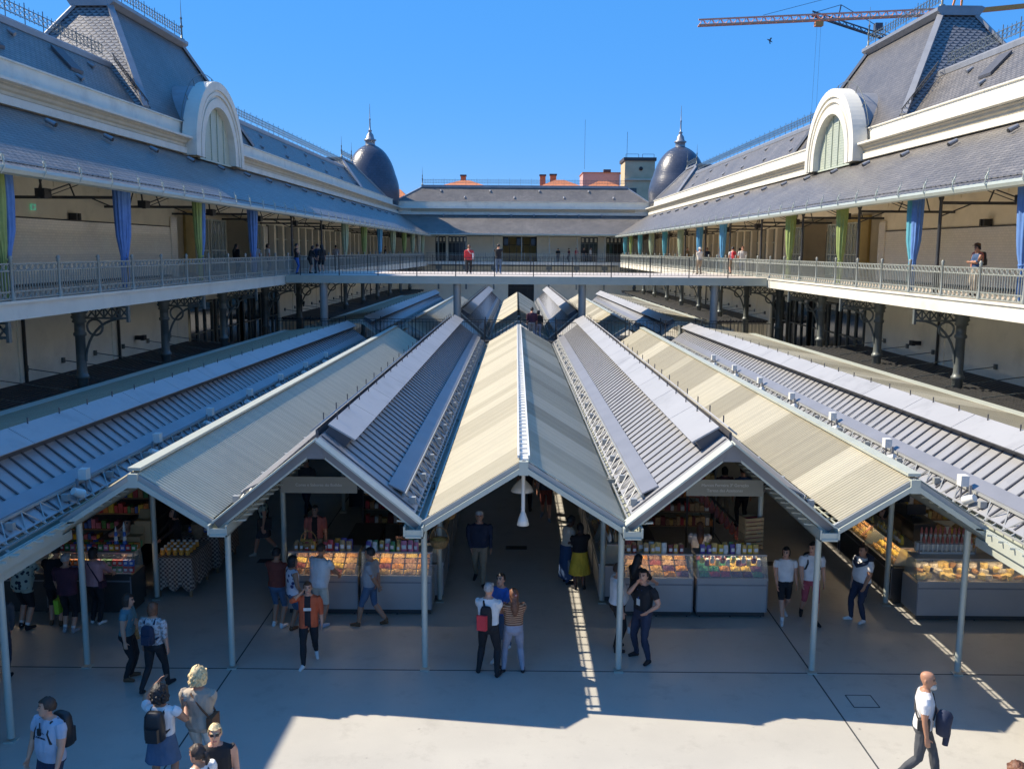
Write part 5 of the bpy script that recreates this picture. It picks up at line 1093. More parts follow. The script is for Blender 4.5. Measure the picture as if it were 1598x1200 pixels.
def person(label, x, y, yaw, h=1.7, z=0.0, skin='skin', hair=('short', 'hair_brown'), top=('white', 0.45), bottom=('navy', 1.0), shoes='black', arms=('down', 'down'), legs='stand', lean=0.0, head=(0, 0), build=1.0, skirt=None, vox=None, hat=None, group='people in the market', open_shirt=None, socks=None, belly=0.0, extra=None):
    """yaw 0 faces away from the viewer (+y); positive turns to the left"""
    S = h / 1.72; segs = []           # (a, b, ra, rb, code)
    m = M()
    def J(p): return Vector(p)
    cl, sl_ = math.cos(lean), math.sin(lean)
    def T(p):                          # bend of the trunk at the hips
        p = Vector(p); q = p - Vector((0, 0, 0.95)); return Vector((q.x, q.y * cl + q.z * sl_, 0.95 + q.z * cl - q.y * sl_))
    def chain(pts, rads, code, n=10, flat=None, seg=True):
        m.tube(pts, rads, n)
        if seg:
            for i in range(len(pts) - 1): segs.append((Vector(pts[i]), Vector(pts[i + 1]), rads[i], rads[i + 1], code, i, len(pts) - 1))
    def torso(rows):
        n = 16; V = []
        for (zz, rx, ry, yo) in rows:
            for k in range(n):
                a = 2 * math.pi * k / n; V.append(T((rx * math.copysign(abs(math.cos(a)) ** 0.85, math.cos(a)), yo + ry * math.copysign(abs(math.sin(a)) ** 0.9, math.sin(a)), zz)))
        F = [(i * n + k, i * n + (k + 1) % n, (i + 1) * n + (k + 1) % n, (i + 1) * n + k) for i in range(len(rows) - 1) for k in range(n)]
        m.add(V, F + [list(range(n))[::-1], [len(V) - n + k for k in range(n)]], True)
    b_ = build * 1.1; loose = 0.014
    torso([(0.80, 0.12 * b_, 0.09 * b_, 0), (0.88, 0.172 * b_, 0.118 * b_, -0.01), (0.96, 0.172 * b_, 0.118 * b_ + belly * 0.5, 0.0), (1.06, 0.155 * b_ + loose, 0.108 * b_ + belly, 0.01 + belly * 0.5), (1.18, 0.165 * b_ + loose, 0.112 * b_ + belly * 0.6, 0.005 + belly * 0.3), (1.30, 0.185 * b_, 0.118 * b_, 0.0), (1.40, 0.178 * b_, 0.092 * b_, -0.01), (1.45, 0.10, 0.07, -0.01), (1.475, 0.06, 0.055, 0)])
    tor = [(0.95, 1.42)]
    # legs
    if legs == 'walk': ft = [(-0.085, 0.26, 0.0, 0), (0.085, -0.30, 0.07, 0.5)]
    elif legs == 'walk2': ft = [(-0.085, -0.30, 0.07, 0.5), (0.085, 0.26, 0.0, 0)]
    elif legs == 'apart': ft = [(-0.19, 0.05, 0, 0), (0.17, -0.03, 0, 0)]
    elif legs == 'cross': ft = [(-0.09, 0, 0, 0), (0.16, 0.12, 0, 0)]
    else: ft = [(-0.10, 0.03, 0, 0), (0.10, -0.02, 0, 0)]
    for i, sx in enumerate((-1, 1)):
        fx, fy, fz, tip = ft[i]; hip = J((sx * 0.092, 0, 0.90)); an = J((fx, fy - 0.02, 0.085 + fz))
        kn, an = ik(hip, an, 0.435, 0.415, (sx * 0.12, 1, 0))
        pl = bottom[1]; lw = 1.0 if pl < 0.9 else 1.06
        th = 0.085 * b_; mid = hip.lerp(kn, 0.5)
        chain([hip + Vector((0, 0, 0.03)), mid, kn, kn.lerp(an, 0.33), kn.lerp(an, 0.72), an], [th * 1.06, 0.077 * b_ * lw, 0.061 * lw, 0.062 * lw, 0.050 * lw, 0.038 * lw * (1.15 if pl > 0.9 else 1)], 'leg')
        ang = tip; fd = Vector((sx * 0.25, math.cos(ang), -math.sin(ang))).normalized()
        heel = an + Vector((0, -0.035, -0.045)) if not tip else an + Vector((0, -0.02, -0.05)); toe = heel + fd * 0.21
        if toe.z < 0.03: toe.z = 0.03
        heel.z = max(heel.z, 0.038)
        chain([heel, heel.lerp(toe, 0.45) + Vector((0, 0, 0.01)), toe], [0.042, 0.044, 0.03], 'shoe', 8)
        chain([an + Vector((0, 0, 0.015)), heel.lerp(toe, 0.25) + Vector((0, 0, 0.01))], [0.042, 0.044], 'shoe', 8)
    # arms and hands
    hands = []
    for i, sx in enumerate((-1, 1)):
        tg, pole = ARMS[arms[i]]; sh = T((sx * 0.188 * b_, -0.01, 1.395)); tp = T((sx * tg[0], tg[1], tg[2])); el, wr = ik(sh, tp, 0.285, 0.25, (sx * pole[0], pole[1], pole[2]))
        slv = top[1]; k1 = 0.012 if slv > 0.2 else 0
        chain([sh - Vector((sx * 0.03, 0, 0)), sh.lerp(el, 0.25), el], [0.062 * b_, 0.054 * b_ + k1, 0.043 + (0.008 if slv > 0.45 else 0)], 'arm')
        chain([el, el.lerp(wr, 0.3), wr], [0.044 + (0.006 if slv > 0.6 else 0), 0.044, 0.027 + (0.008 if slv > 0.9 else 0)], 'fore')
        d = (wr - el).normalized(); ref = Vector((sx, 0, 0)) if abs(d.x) < 0.8 else Vector((0, 1, 0))
        pn = (ref - d * ref.dot(d)).normalized(); sd_ = d.cross(pn) * (1 if sx > 0 else -1)      # pn: back of the hand, sd_: towards the thumb
        if sd_.y < 0 and arms[i] in ('down', 'swing', 'swingback', 'carry'): sd_ = -sd_
        pc = wr + d * 0.05
        for q in (-0.026, -0.009, 0.009, 0.026): chain([wr + sd_ * q * 0.6, wr + d * 0.085 + sd_ * q], [0.016, 0.0135], 'hand', 6)
        cur = 0.9 if arms[i] in ('carry', 'phone', 'cup', 'mouth', 'ear') else 0.35
        for q, ln in ((-0.029, 0.058), (-0.0095, 0.072), (0.0105, 0.076), (0.03, 0.068)):
            p0 = wr + d * 0.082 + sd_ * q; p1 = p0 + (d * math.cos(cur * 0.6) - pn * math.sin(cur * 0.6)) * ln * 0.55; p2 = p1 + (d * math.cos(cur * 1.8) - pn * math.sin(cur * 1.8)) * ln * 0.5
            chain([p0, p1, p2], [0.0105, 0.0098, 0.008], 'hand', 6)
        p0 = wr + d * 0.03 + sd_ * 0.03; p1 = p0 + (d * 0.6 + sd_ * 0.7 - pn * 0.25).normalized() * 0.04; p2 = p1 + (d * 0.85 + sd_ * 0.3 - pn * 0.35).normalized() * 0.03
        chain([p0, p1, p2], [0.013, 0.011, 0.009], 'hand', 6)
        hands.append((wr + d * 0.07, d, pn))
    # neck and head
    nb = T((0, -0.01, 1.42)); hc0 = T((0, 0.018, 1.60))
    hy, hp = head; Hm = Matrix.Rotation(hy, 3, 'Z') @ Matrix.Rotation(-hp + -lean * 0.5, 3, 'X')
    def Hd(p): return hc0 + Hm @ Vector(p)
    chain([nb, hc0 + Vector((0, 0, -0.07))], [0.058, 0.052], 'neck', 10)
    n = 16; rows = [(-0.118, 0.030, 0.030, 0.045), (-0.108, 0.044, 0.05, 0.035), (-0.085, 0.055, 0.068, 0.022), (-0.05, 0.065, 0.084, 0.008), (-0.01, 0.073, 0.094, 0.0), (0.03, 0.077, 0.099, -0.004), (0.065, 0.073, 0.095, -0.006), (0.095, 0.057, 0.074, -0.006), (0.112, 0.03, 0.04, -0.005), (0.116, 0.01, 0.012, -0.005)]
    V = [Hd((rx * math.cos(2 * math.pi * k / n), yo + ry * math.sin(2 * math.pi * k / n), zz)) for zz, rx, ry, yo in rows for k in range(n)]
    m.add(V, [(i * n + k, i * n + (k + 1) % n, (i + 1) * n + (k + 1) % n, (i + 1) * n + k) for i in range(len(rows) - 1) for k in range(n)] + [list(range(n))[::-1], [len(V) - n + k for k in range(n)]], True)
    m.tube([Hd((0, 0.085, 0.012)), Hd((0, 0.108, -0.03)), Hd((0, 0.098, -0.042))], [0.009, 0.016, 0.01], 6)
    for sx in (-1, 1): m.tube([Hd((sx * 0.072, -0.012, 0.018)), Hd((sx * 0.083, -0.02, 0.0)), Hd((sx * 0.074, -0.008, -0.035))], [0.012, 0.014, 0.009], 6); m.tube([Hd((sx * 0.045, 0.085, 0.028)), Hd((sx * 0.015, 0.095, 0.028))], 0.009, 6)
    m.tube([Hd((-0.022, 0.085, -0.068)), Hd((0.022, 0.085, -0.068))], 0.0095, 6)
    if skirt:                                              # (material, bottom height, flare)
        n = 20; V = []
        for zz, f in ((1.03, 0.155), (0.92, 0.178), (skirt[1], skirt[2])):
            for k in range(n): a = 2 * math.pi * k / n; V.append((f * b_ * math.cos(a) * (1 + 0.03 * math.sin(5 * a)), f * 0.78 * b_ * math.sin(a), zz))
        m.add(V, [(i * n + k, i * n + (k + 1) % n, (i + 1) * n + (k + 1) % n, (i + 1) * n + k) for i in range(2) for k in range(n)] + [list(range(n))[::-1], [2 * n + k for k in range(n)]], True)
    # one continuous surface
    me = bpy.data.meshes.new('body'); me.from_pydata([tuple(v) for v in m.v], [], m.f); me.update()
    tmp = bpy.data.objects.new('body', me); COL.objects.link(tmp)
    md = tmp.modifiers.new('r', 'REMESH'); md.mode = 'VOXEL'; md.voxel_size = vox or 0.0095; md.use_smooth_shade = True
    sm = tmp.modifiers.new('s', 'SMOOTH'); sm.factor = 0.45; sm.iterations = 2
    dg = bpy.context.evaluated_depsgraph_get(); body = bpy.data.meshes.new_from_object(tmp.evaluated_get(dg)); bpy.data.objects.remove(tmp); bpy.data.meshes.remove(me)
    nf = len(body.polygons); cen = np.zeros(nf * 3); body.polygons.foreach_get('center', cen); cen = cen.reshape(-1, 3)
    best = np.full(nf, 1e9); code = np.zeros(nf, int); par = np.zeros(nf); codes = ['leg', 'shoe', 'arm', 'fore', 'hand', 'neck']
    for a, b, ra, rb, cd, i, N in segs:
        A = np.array(a); D = np.array(b) - A; t = np.clip(((cen - A) @ D) / (D @ D + 1e-9), 0, 1); dist = np.linalg.norm(cen - A - t[:, None] * D, axis=1) - (ra + (rb - ra) * t)
        k = dist < best; best[k] = dist[k]; code[k] = codes.index(cd); par[k] = (i + t[k]) / N
    slots = []
    def S_(n_):
        if n_ not in slots: slots.append(n_)
        return slots.index(n_)
    tc, bc, sk = 'cloth ' + top[0], 'cloth ' + bottom[0], skin
    mi = np.full(nf, S_(sk))
    un = cen - np.array((0, 0, 0.95)); zl = 0.95 + un[:, 2] * cl + un[:, 1] * sl_; yl = un[:, 1] * cl - un[:, 2] * sl_    # back to the unbent trunk
    trunk = best > 0.012; hem = 0.93 if len(top) < 3 else top[2]
    is_t = (code != 1) & (code != 4) & (zl < 1.455) & (trunk | (code == 2) & (np.abs(un[:, 0]) < 0.17 * b_) | (code == 0) & (zl > 0.84))
    legm = (code == 0) & ~trunk
    mi[legm & (par < bottom[1])] = S_(bc)
    if bottom[1] >= 0.95: mi[legm] = S_(bc)
    if socks: mi[(code == 0) & (par > 0.86) & (par > bottom[1])] = S_('cloth ' + socks)
    mi[is_t & (zl >= hem)] = S_(tc); mi[is_t & (zl < hem)] = S_(bc); mi[legm & (zl >= hem)] = S_(tc)
    mi[(code == 2) & ~is_t & (par * 0.53 < top[1])] = S_(tc); mi[(code == 3) & ((0.53 + par * 0.47) < top[1])] = S_(tc)
    if open_shirt: mi[is_t & (zl >= hem - 0.08) & (np.abs(cen[:, 0]) < 0.065) & (yl > 0.02)] = S_('cloth ' + open_shirt)
    if skirt:
        r = np.sqrt(cen[:, 0] ** 2 + (cen[:, 1] / 0.78) ** 2); mi[(cen[:, 2] < 1.0) & (cen[:, 2] > skirt[1] - 0.02) & (r > 0.105 * b_) & (np.abs(cen[:, 0]) < 0.3) & (code != 4) & ~((code == 3) & ~trunk)] = S_('cloth ' + skirt[0])
    mi[code == 1] = S_('cloth ' + shoes)
    hd = (cen - np.array(hc0)) @ np.array(Hm); inh = (zl > 1.45) & (np.linalg.norm(hd, axis=1) < 0.16)
    mi[inh | ((code == 5) & (zl > 1.445))] = S_(sk)
    for sx in (-1, 1): mi[inh & (np.abs(hd[:, 0] - sx * 0.031) < 0.014) & (np.abs(hd[:, 2] - 0.012) < 0.0085) & (hd[:, 1] > 0.05)] = S_('eye'); mi[inh & (np.abs(hd[:, 0] - sx * 0.031) < 0.02) & (np.abs(hd[:, 2] - 0.033) < 0.006) & (hd[:, 1] > 0.05)] = S_(hair[1] if hair else 'hair_brown')
    mi[inh & (np.abs(hd[:, 0]) < 0.024) & (np.abs(hd[:, 2] + 0.068) < 0.009) & (hd[:, 1] > 0.05)] = S_('lip')
    # folds in the clothes
    from mathutils import noise as mn
    cset = {i for i, s in enumerate(slots) if s.startswith('cloth') and s != 'cloth ' + shoes}; touched = set()
    for p_, k_ in zip(body.polygons, mi):
        if k_ in cset: touched.update(p_.vertices)
    off = Vector((PCOUNT[0] * 7.3, 0, 0)); nrm = [body.vertices[i].normal.copy() for i in touched] 
    for i, nv_ in zip(touched, nrm):
        v_ = body.vertices[i]; c_ = v_.co; w_ = mn.noise(Vector((c_.x * 13, c_.y * 13, c_.z * 6 + c_.x * 5)) + off) + 0.5 * mn.noise(Vector((c_.x * 26, c_.y * 26, c_.z * 15)) + off); v_.co = c_ + nv_ * (w_ * 0.0085)
    for s in slots: body.materials.append(MATS[s])
    body.polygons.foreach_set('material_index', mi.astype(np.int32)); body.polygons.foreach_set('use_smooth', [True] * nf); body.name = 'body'
    root = thing('person', label, 'person', (x, y, z), yaw, group)
    bo = bpy.data.objects.new('body', body); COL.objects.link(bo); bo.parent = root; bo.scale = (S, S, S)
    def child(mm, name, mats): o = mm.build(name, mats, root); o.scale = (S, S, S); return o
    r = random.Random(PCOUNT[0]); PCOUNT[0] += 1
    if hair and hair[0] != 'bald':
        mm = M(); st = hair[0]; nu, nv = 26, 9; V = []; big = {'short': 1.07, 'curly': 1.46, 'bob': 1.1, 'long': 1.06, 'tied': 1.07, 'thin': 1.05}[st]
        low = {'short': -0.035, 'curly': -0.09, 'bob': -0.11, 'long': -0.10, 'tied': -0.04, 'thin': -0.02}[st]
        for j in range(nv):
            ph = math.pi / 2 * (1 - j / (nv - 1)) if j < 6 else 0
            for i in range(nu):
                a = 2 * math.pi * i / nu; front = max(0.0, math.sin(a))
                zz = 0.121 * math.sin(math.pi / 2 * (1 - j / 5)) if j <= 5 else low * (j - 5) / 3
                rr = math.cos(math.pi / 2 * (1 - j / 5)) if j <= 5 else 1 - 0.08 * (j - 5) / 3
                lim = 0.055 if st != 'thin' else 0.075                    # the hairline over the face
                if math.sin(a) > 0.35: zz = max(zz, lim + 0.02 * abs(math.cos(a)))
                elif math.sin(a) > -0.1 and st in ('short', 'thin', 'tied'): zz = max(zz, -0.005)
                if math.sin(a) > 0.35 and rr > 0.97: rr = 0.97
                wob = 1 + (0.1 if st == 'curly' else 0.05) * r.uniform(-1, 1)
                V.append(Hd((0.084 * rr * math.cos(a) * big * wob, -0.008 + 0.106 * rr * math.sin(a) * (big if math.sin(a) < 0.3 else min(big, 1.06)) * wob, (zz + 0.006) * (big if zz > 0 else 1) * wob)))
        mm.add(V, [(j * nu + i, j * nu + (i + 1) % nu, (j + 1) * nu + (i + 1) % nu, (j + 1) * nu + i) for j in range(nv - 1) for i in range(nu)], True)
        if st == 'curly':
            for k in range(70):
                a = r.uniform(0, 6.28); e = r.uniform(-0.5, 1.3)
                if math.sin(a) > 0.35 and e < 0.7: continue
                p = Hd((0.117 * math.cos(a) * math.cos(e), -0.02 + 0.135 * math.sin(a) * math.cos(e), 0.155 * math.sin(e) - 0.01)); mm.lathe(p, [(0.005, -0.028), (0.026, -0.015), (0.03, 0.008), (0.015, 0.026), (0.003, 0.03)], 6)
        if st == 'long': mm.tube([Hd((0, -0.05, -0.03)), Hd((0, -0.09, -0.12)), T((0, -0.135, 1.36)), T((0, -0.14, 1.22))], [0.08, 0.085, 0.085, 0.03], 10)
        if st == 'tied': mm.tube([Hd((0, -0.10, 0.04)), Hd((0, -0.14, 0.03)), Hd((0, -0.15, -0.06)), Hd((0, -0.13, -0.13))], [0.02, 0.035, 0.033, 0.012], 8)
        child(mm, 'hair', hair[1])
    if hat:
        mm = M(); n = 18; V = []
        for zz, f in ((0.045, 1.0), (0.085, 0.98), (0.118, 0.75), (0.132, 0.2)):
            V += [Hd((0.087 * f * math.cos(2 * math.pi * k / n), -0.006 + 0.112 * f * math.sin(2 * math.pi * k / n), zz)) for k in range(n)]
        mm.add(V, [(i * n + k, i * n + (k + 1) % n, (i + 1) * n + (k + 1) % n, (i + 1) * n + k) for i in range(3) for k in range(n)] + [[3 * n + k for k in range(n)]], True)
        if hat[0] == 'cap':
            P = [Hd((0.075 * math.cos(a), 0.09 + 0.085 * math.sin(a), 0.047 - 0.015 * math.sin(a))) for a in [math.pi * k / 8 for k in range(9)]]; Q = [p + Vector((0, 0, 0.008)) for p in P]; N = len(P)
            mm.add(P + Q, [list(range(N)), [N + k for k in range(N)][::-1]] + [(k, k + 1, N + k + 1, N + k) for k in range(N - 1)])
        else:
            P = [Hd((f * 0.087 * math.cos(2 * math.pi * k / n), -0.006 + f * 0.112 * math.sin(2 * math.pi * k / n), 0.045 - 0.012 * (f > 1))) for f in (1.0, 1.55) for k in range(n)]; mm.add(P, [(k, (k + 1) % n, n + (k + 1) % n, n + k) for k in range(n)])
        child(mm, 'cap' if hat[0] == 'cap' else 'sun_hat', 'cloth ' + hat[1])
    root['_'] = 0; del root['_']
    Rz = Matrix.Rotation(yaw, 3, 'Z')
    return dict(root=root, hands=[(Vector((x, y, z)) + Rz @ (p * S), Rz @ d, Rz @ pn) for p, d, pn in hands], T=lambda p: Vector((x, y, z)) + Rz @ (T(p) * S), H=lambda p: Vector((x, y, z)) + Rz @ (Hd(p) * S), S=S, yaw=yaw)
def worn(P, name, label, cat, parts):
    """a bag on a body: parts = [(name, material, builder(M, f))] with f mapping body coordinates to the world"""
    o = P['T']((0, 0, 1.2)); t = thing(name, label, cat, tuple(o))
    for nm, mat, fn in parts: m = M(); fn(m, P['T']); m.build(nm, mat, t, tuple(o))
    return t
def pack_body(w, h_, d, z0=0.98, back=0.115):
    def fn(m, f):
        n = 14; V = []
        for zz, k in ((0, 0.75), (0.06, 0.98), (0.5, 1.0), (0.85, 0.9), (0.97, 0.7), (1.0, 0.35)):
            for i in range(n):
                a = 2 * math.pi * i / n; V.append(f((w / 2 * k * math.copysign(abs(math.cos(a)) ** 0.5, math.cos(a)), -back - d / 2 + d / 2 * k * math.copysign(abs(math.sin(a)) ** 0.5, math.sin(a)), z0 + h_ * zz)))
        m.add(V, [(j * n + i, j * n + (i + 1) % n, (j + 1) * n + (i + 1) % n, (j + 1) * n + i) for j in range(5) for i in range(n)] + [list(range(n))[::-1], [5 * n + i for i in range(n)]], True)
    return fn
def pack_pocket(w, h_, d, z0=1.0, back=0.115):
    return lambda m, f: m.hexa([f((sx * w / 2, -back - d - yy, z0 + zz)) for zz in (0, h_) for sx, yy in ((-1, 0), (1, 0), (0.85, 0.045), (-0.85, 0.045))])
def straps(m, f, x=0.115):
    for sx in (-1, 1): m.tube([f((sx * x, -0.115, 1.06)), f((sx * (x + 0.055), -0.02, 1.12)), f((sx * (x + 0.035), 0.112, 1.18)), f((sx * (x - 0.005), 0.118, 1.30)), f((sx * (x - 0.015), 0.045, 1.425)), f((sx * (x - 0.02), -0.06, 1.425)), f((sx * (x - 0.01), -0.13, 1.36))], 0.019, 6)
def backpack(P, label, col='black plastic', w=0.3, h_=0.46, d=0.16): return worn(P, 'backpack', label, 'backpack', [('pack_body', col, pack_body(w, h_, d)), ('front_pocket', col, pack_pocket(w * 0.7, h_ * 0.45, d)), ('shoulder_strap', col, straps)])
def crossbag(P, label, col, side=1, w=0.24, h_=0.2, zz=0.86):
    def body_(m, f): m.hexa([f((side * 0.215 + ax, -0.02 + ay * w / 2, zz + az)) for az in (0, h_) for ax, ay in ((-0.04, -1), (0.05, -1), (0.05, 1), (-0.04, 1))])
    def strap_(m, f): m.tube([f((side * 0.20, -0.1, zz + h_)), f((side * 0.1, -0.135, 1.2)), f((-side * 0.06, -0.11, 1.40)), f((-side * 0.09, 0.0, 1.455)), f((-side * 0.06, 0.105, 1.38)), f((side * 0.08, 0.145, 1.2)), f((side * 0.2, 0.1, zz + h_))], 0.014, 6)
    return worn(P, 'shoulder_bag', label, 'bag', [('bag_body', col, body_), ('bag_strap', col, strap_)])
def handbag(P, i, label, mat, w=0.22, h_=0.26, name='shopping_bag'):
    p, d, pn = P['hands'][i]; t = thing(name, label, 'bag', tuple(p - Vector((0, 0, h_ + 0.12)))); m = M(); c, s_ = math.cos(P['yaw']), math.sin(P['yaw'])
    def q(a, b, z): return (c * a - s_ * b, s_ * a + c * b, z)
    m.hexa([q(sx * 0.05 * k, sy * w / 2 * k, z) for z, k in ((0, 0.85), (h_, 1)) for sx, sy in ((-1, -1), (1, -1), (1, 1), (-1, 1))]); m.build('bag_body', mat, t)
    m = M(); m.tube([q(0, -w / 4, h_), q(0, 0, h_ + 0.13), q(0, w / 4, h_)], 0.008, 5); m.build('bag_handle', mat, t)
def phone_in(P, i, label):
    p, d, pn = P['hands'][i]; t = thing('phone', label, 'phone', tuple(p)); m = M(); m.bar(-pn * 0.03 + d * -0.02 , -pn * 0.03 + d * 0.1, 0.07, 0.01, tuple(pn)); m.build('phone_case', 'black plastic', t); m = M(); m.bar(-pn * 0.0365 + d * -0.012, -pn * 0.0365 + d * 0.092, 0.06, 0.002, tuple(pn)); m.build('phone_screen', 'window glass', t)
PI = math.pi
# ---- the people, front to back
p = person('man in pale grey printed t-shirt with backpack, bottom left corner, head turned left', -6.19, 11.68, PI * 0.86, 1.78, hair=('short', 'hair_brown'), top=('bluegrey', 0.38, 0.90), bottom=('navy', 1.0), arms=('carry', 'carry'), head=(-0.75, -0.1), build=1.06, belly=0.02)
backpack(p, 'black backpack on the man in the printed t-shirt, bottom left'); handbag(p, 0, 'pale blue plastic bag in the hand of the man with the printed t-shirt', 'cloth bluegrey')
def printed(P):
    t = text_mesh('shirt_print', 'CALIFORNIA', 0.036, 'cloth navy', P['root'], (0, 0, 0)); t.location = (0, 0.145 * P['S'], 1.235 * P['S']); t.rotation_euler = (PI / 2 + 0.06, 0, PI)
    w = 'HOLLISTER'
    for i, ch in enumerate(w):
        a = (i - (len(w) - 1) / 2) * 0.17; u = text_mesh('shirt_letter', ch, 0.042, 'cloth navy', P['root']); u.location = (-0.115 * math.sin(a) * P['S'], (0.142 - 0.02 * abs(math.sin(a))) * P['S'], (1.175 + 0.125 * math.cos(a)) * P['S']); u.rotation_euler = (PI / 2 + 0.06, a, PI)
printed(p)
p2 = worn(p, 'sunglasses', 'dark folded sunglasses hanging from the neckline of the printed t-shirt', 'sunglasses', [('lens', 'black plastic', lambda m, f: m.hexa([f((ax, 0.14 + ay, zz)) for zz in (1.27, 1.36) for ax, ay in ((-0.02, 0), (0.03, 0), (0.03, 0.02), (-0.02, 0.02))])), ('temple_arm', 'black plastic', lambda m, f: m.bar(f((0, 0.145, 1.34)), f((0.01, 0.125, 1.43)), 0.012))])
p = person('woman with big dark curly hair, white top and denim skirt, seen from behind', -4.95, 12.32, -0.1, 1.62, skin='skin_tan', hair=('curly', 'hair_black'), top=('white', 0.3), bottom=('denim', 0.1), build=1.05, arms=('raise_', 'cup'), legs='apart', skirt=('denim', 0.58, 0.235)); backpack(p, 'black roll-top backpack on the woman with dark curly hair'); phone_in(p, 0, 'phone held up by the woman with dark curly hair')
q, d, pn = p['hands'][1]; t = thing('drink_cup', 'clear plastic cup with green drink in the curly haired woman\'s hand', 'cup', tuple(q)); m = M(); m.lathe((0, 0, 0), [(0.03, -0.02), (0.042, 0.09), (0.04, 0.09)], 12); m.build('cup_body', 'greenish glass', t); m = M(); m.lathe((0, 0, 0.09), [(0.044, 0), (0.03, 0.03), (0.004, 0.035)], 12); m.build('cup_lid', 'clear glass', t)
p = person('woman with short wavy blonde hair in a beige t-shirt, back turned, lower left', -4.54, 12.7, -0.15, 1.70, hair=('curly', 'hair_blonde'), top=('beige', 0.5, 0.78), bottom=('offwhite', 0.42), shoes='white', arms=('pocket', 'fold'), build=1.08); crossbag(p, 'brown strapped shoulder bag on the blonde woman in beige', 'cloth brown', 1)
p = person('woman with blonde hair and sunglasses in black sleeveless top, bottom left, facing us', -3.8, 11.16, PI + 0.25, 1.70, hair=('tied', 'hair_blonde'), top=('black', 0.06), bottom=('black', 1.0), head=(0, -0.15))
t = thing('sunglasses', 'dark sunglasses on the blonde woman in the black top', 'sunglasses', tuple(p['H']((0, 0.1, 0.014)))); H0 = p['H']((0, 0.1, 0.014)); m = M(); [m.bar(p['H']((sx * 0.012, 0.105, 0.012)) - H0, p['H']((sx * 0.055, 0.098, 0.012)) - H0, 0.012, 0.032) for sx in (-1, 1)]; m.build('lenses', 'black plastic', t); m = M(); [m.bar(p['H']((sx * 0.06, 0.095, 0.02)) - H0, p['H']((sx * 0.084, -0.02, 0.02)) - H0, 0.006) for sx in (-1, 1)]; m.build('temple_arms', 'black plastic', t)
p = person('woman with tied dark brown hair in a white top, bottom left edge', -3.87, 10.72, PI * 0.35, 1.66, skin='skin_tan', hair=('tied', 'hair_brown'), top=('white', 0.3), bottom=('denim', 1.0), head=(0.2, 0)); crossbag(p, 'thin dark strapped bag on the woman with tied brown hair', 'cloth darkgrey', -1)
p = person('bald man with white beard and white t-shirt in the sun, lower right', 5.93, 12.72, -PI * 0.60, 1.76, skin='skin_tan', hair=None, top=('white', 0.42, 0.92), bottom=('darkgrey', 1.0), arms=('fold', 'down'), legs='walk', head=(-0.25, 0)); crossbag(p, 'small black bag at the hip of the bald man', 'black plastic', 1, 0.16, 0.16, 0.95)
m = M(); H0 = p['H']((0, 0.07, -0.085)); m.lathe((0, 0, 0), [(0.02, -0.045), (0.05, -0.03), (0.056, 0.0), (0.04, 0.035)], 10); o = m.build('beard', 'cloth offwhite', p['root']); o.location = Matrix.Rotation(-p['yaw'], 3, 'Z') @ (H0 - p['root'].location)
q, d, pn = p['hands'][0]; t = thing('folded_jacket', 'dark jacket folded over the arm of the bald man', 'jacket', tuple(q)); m = M(); m.lathe((0.02, 0.0, -0.2), [(0.03, -0.1), (0.09, -0.06), (0.1, 0.08), (0.11, 0.2), (0.08, 0.27), (0.02, 0.3)], 10, True, lambda a, z: 1 + 0.18 * math.sin(3 * a + 9 * z)); m.build('jacket_body', 'cloth navy', t); m = M(); m.tube([(0.0, 0.0, 0.04), (0.08, 0.02, -0.05), (0.09, 0.03, -0.25), (0.07, 0.03, -0.44)], [0.04, 0.055, 0.05, 0.042], 8); m.build('jacket_sleeve', 'cloth navy', t)
person('person with curly brown hair just showing at the bottom right edge', 6.05, 10.48, 0.4, 1.62, hair=('curly', 'hair_chestnut'), top=('darkgrey', 0.5), bottom=('navy', 1.0))
p = person('grey haired man in white t-shirt and black jeans, back turned, left of the trio', -0.46, 16.2, -0.25, 1.75, hair=('thin', 'hair_grey'), top=('white', 0.42, 0.98), bottom=('black', 1.0), arms=('fold', 'fold'), legs='apart'); 
worn(p, 'sling_bag', 'red and black sling bag on the back of the grey haired man', 'bag', [('bag_body', 'cloth black', pack_body(0.22, 0.4, 0.1, 0.95)), ('bag_pocket', 'cloth red', lambda m, f: m.hexa([f((-0.06 + ax, -0.215 - ay, zz)) for zz in (0.93, 1.2) for ax, ay in ((-0.1, 0), (0.1, 0), (0.08, 0.05), (-0.08, 0.05))])), ('bag_strap', 'cloth black', lambda m, f: m.tube([f((-0.03, -0.15, 1.3)), f((-0.06, -0.1, 1.41)), f((-0.08, 0.03, 1.44)), f((-0.02, 0.12, 1.3))], 0.022, 6))])
person('boy with dark hair in blue t-shirt and jeans between the man and the woman', -0.24, 16.96, PI * 0.75, 1.66, hair=('short', 'hair_black'), top=('blue', 0.42, 0.92), bottom=('denim', 1.0), shoes='white', arms=('fold', 'fold'), legs='walk', head=(0.3, -0.25))
p = person('woman with long red-brown hair, striped top and pale jeans, right of the trio', 0.0, 16.32, 0.15, 1.60, hair=('long', 'hair_chestnut'), top=('striped', 0.75, 1.0), bottom=('palejean', 1.0), arms=('fold', 'fold'), legs='apart')
t = thing('hair_clip', 'pink flower clip in the long red-brown hair', 'hair clip', tuple(p['H']((0.02, -0.125, 0.03)))); m = M(); [m.lathe((0.022 * math.cos(a), -0.005, 0.022 * math.sin(a)), [(0.003, -0.012), (0.014, 0), (0.003, 0.012)], 6) for a in [k * 1.257 for k in range(5)]]; m.build('petals', 'cloth salmon', t); m = M(); m.lathe((0, -0.012, 0), [(0.003, -0.01), (0.012, 0), (0.003, 0.01)], 6); m.build('clip_centre', 'cloth white', t)
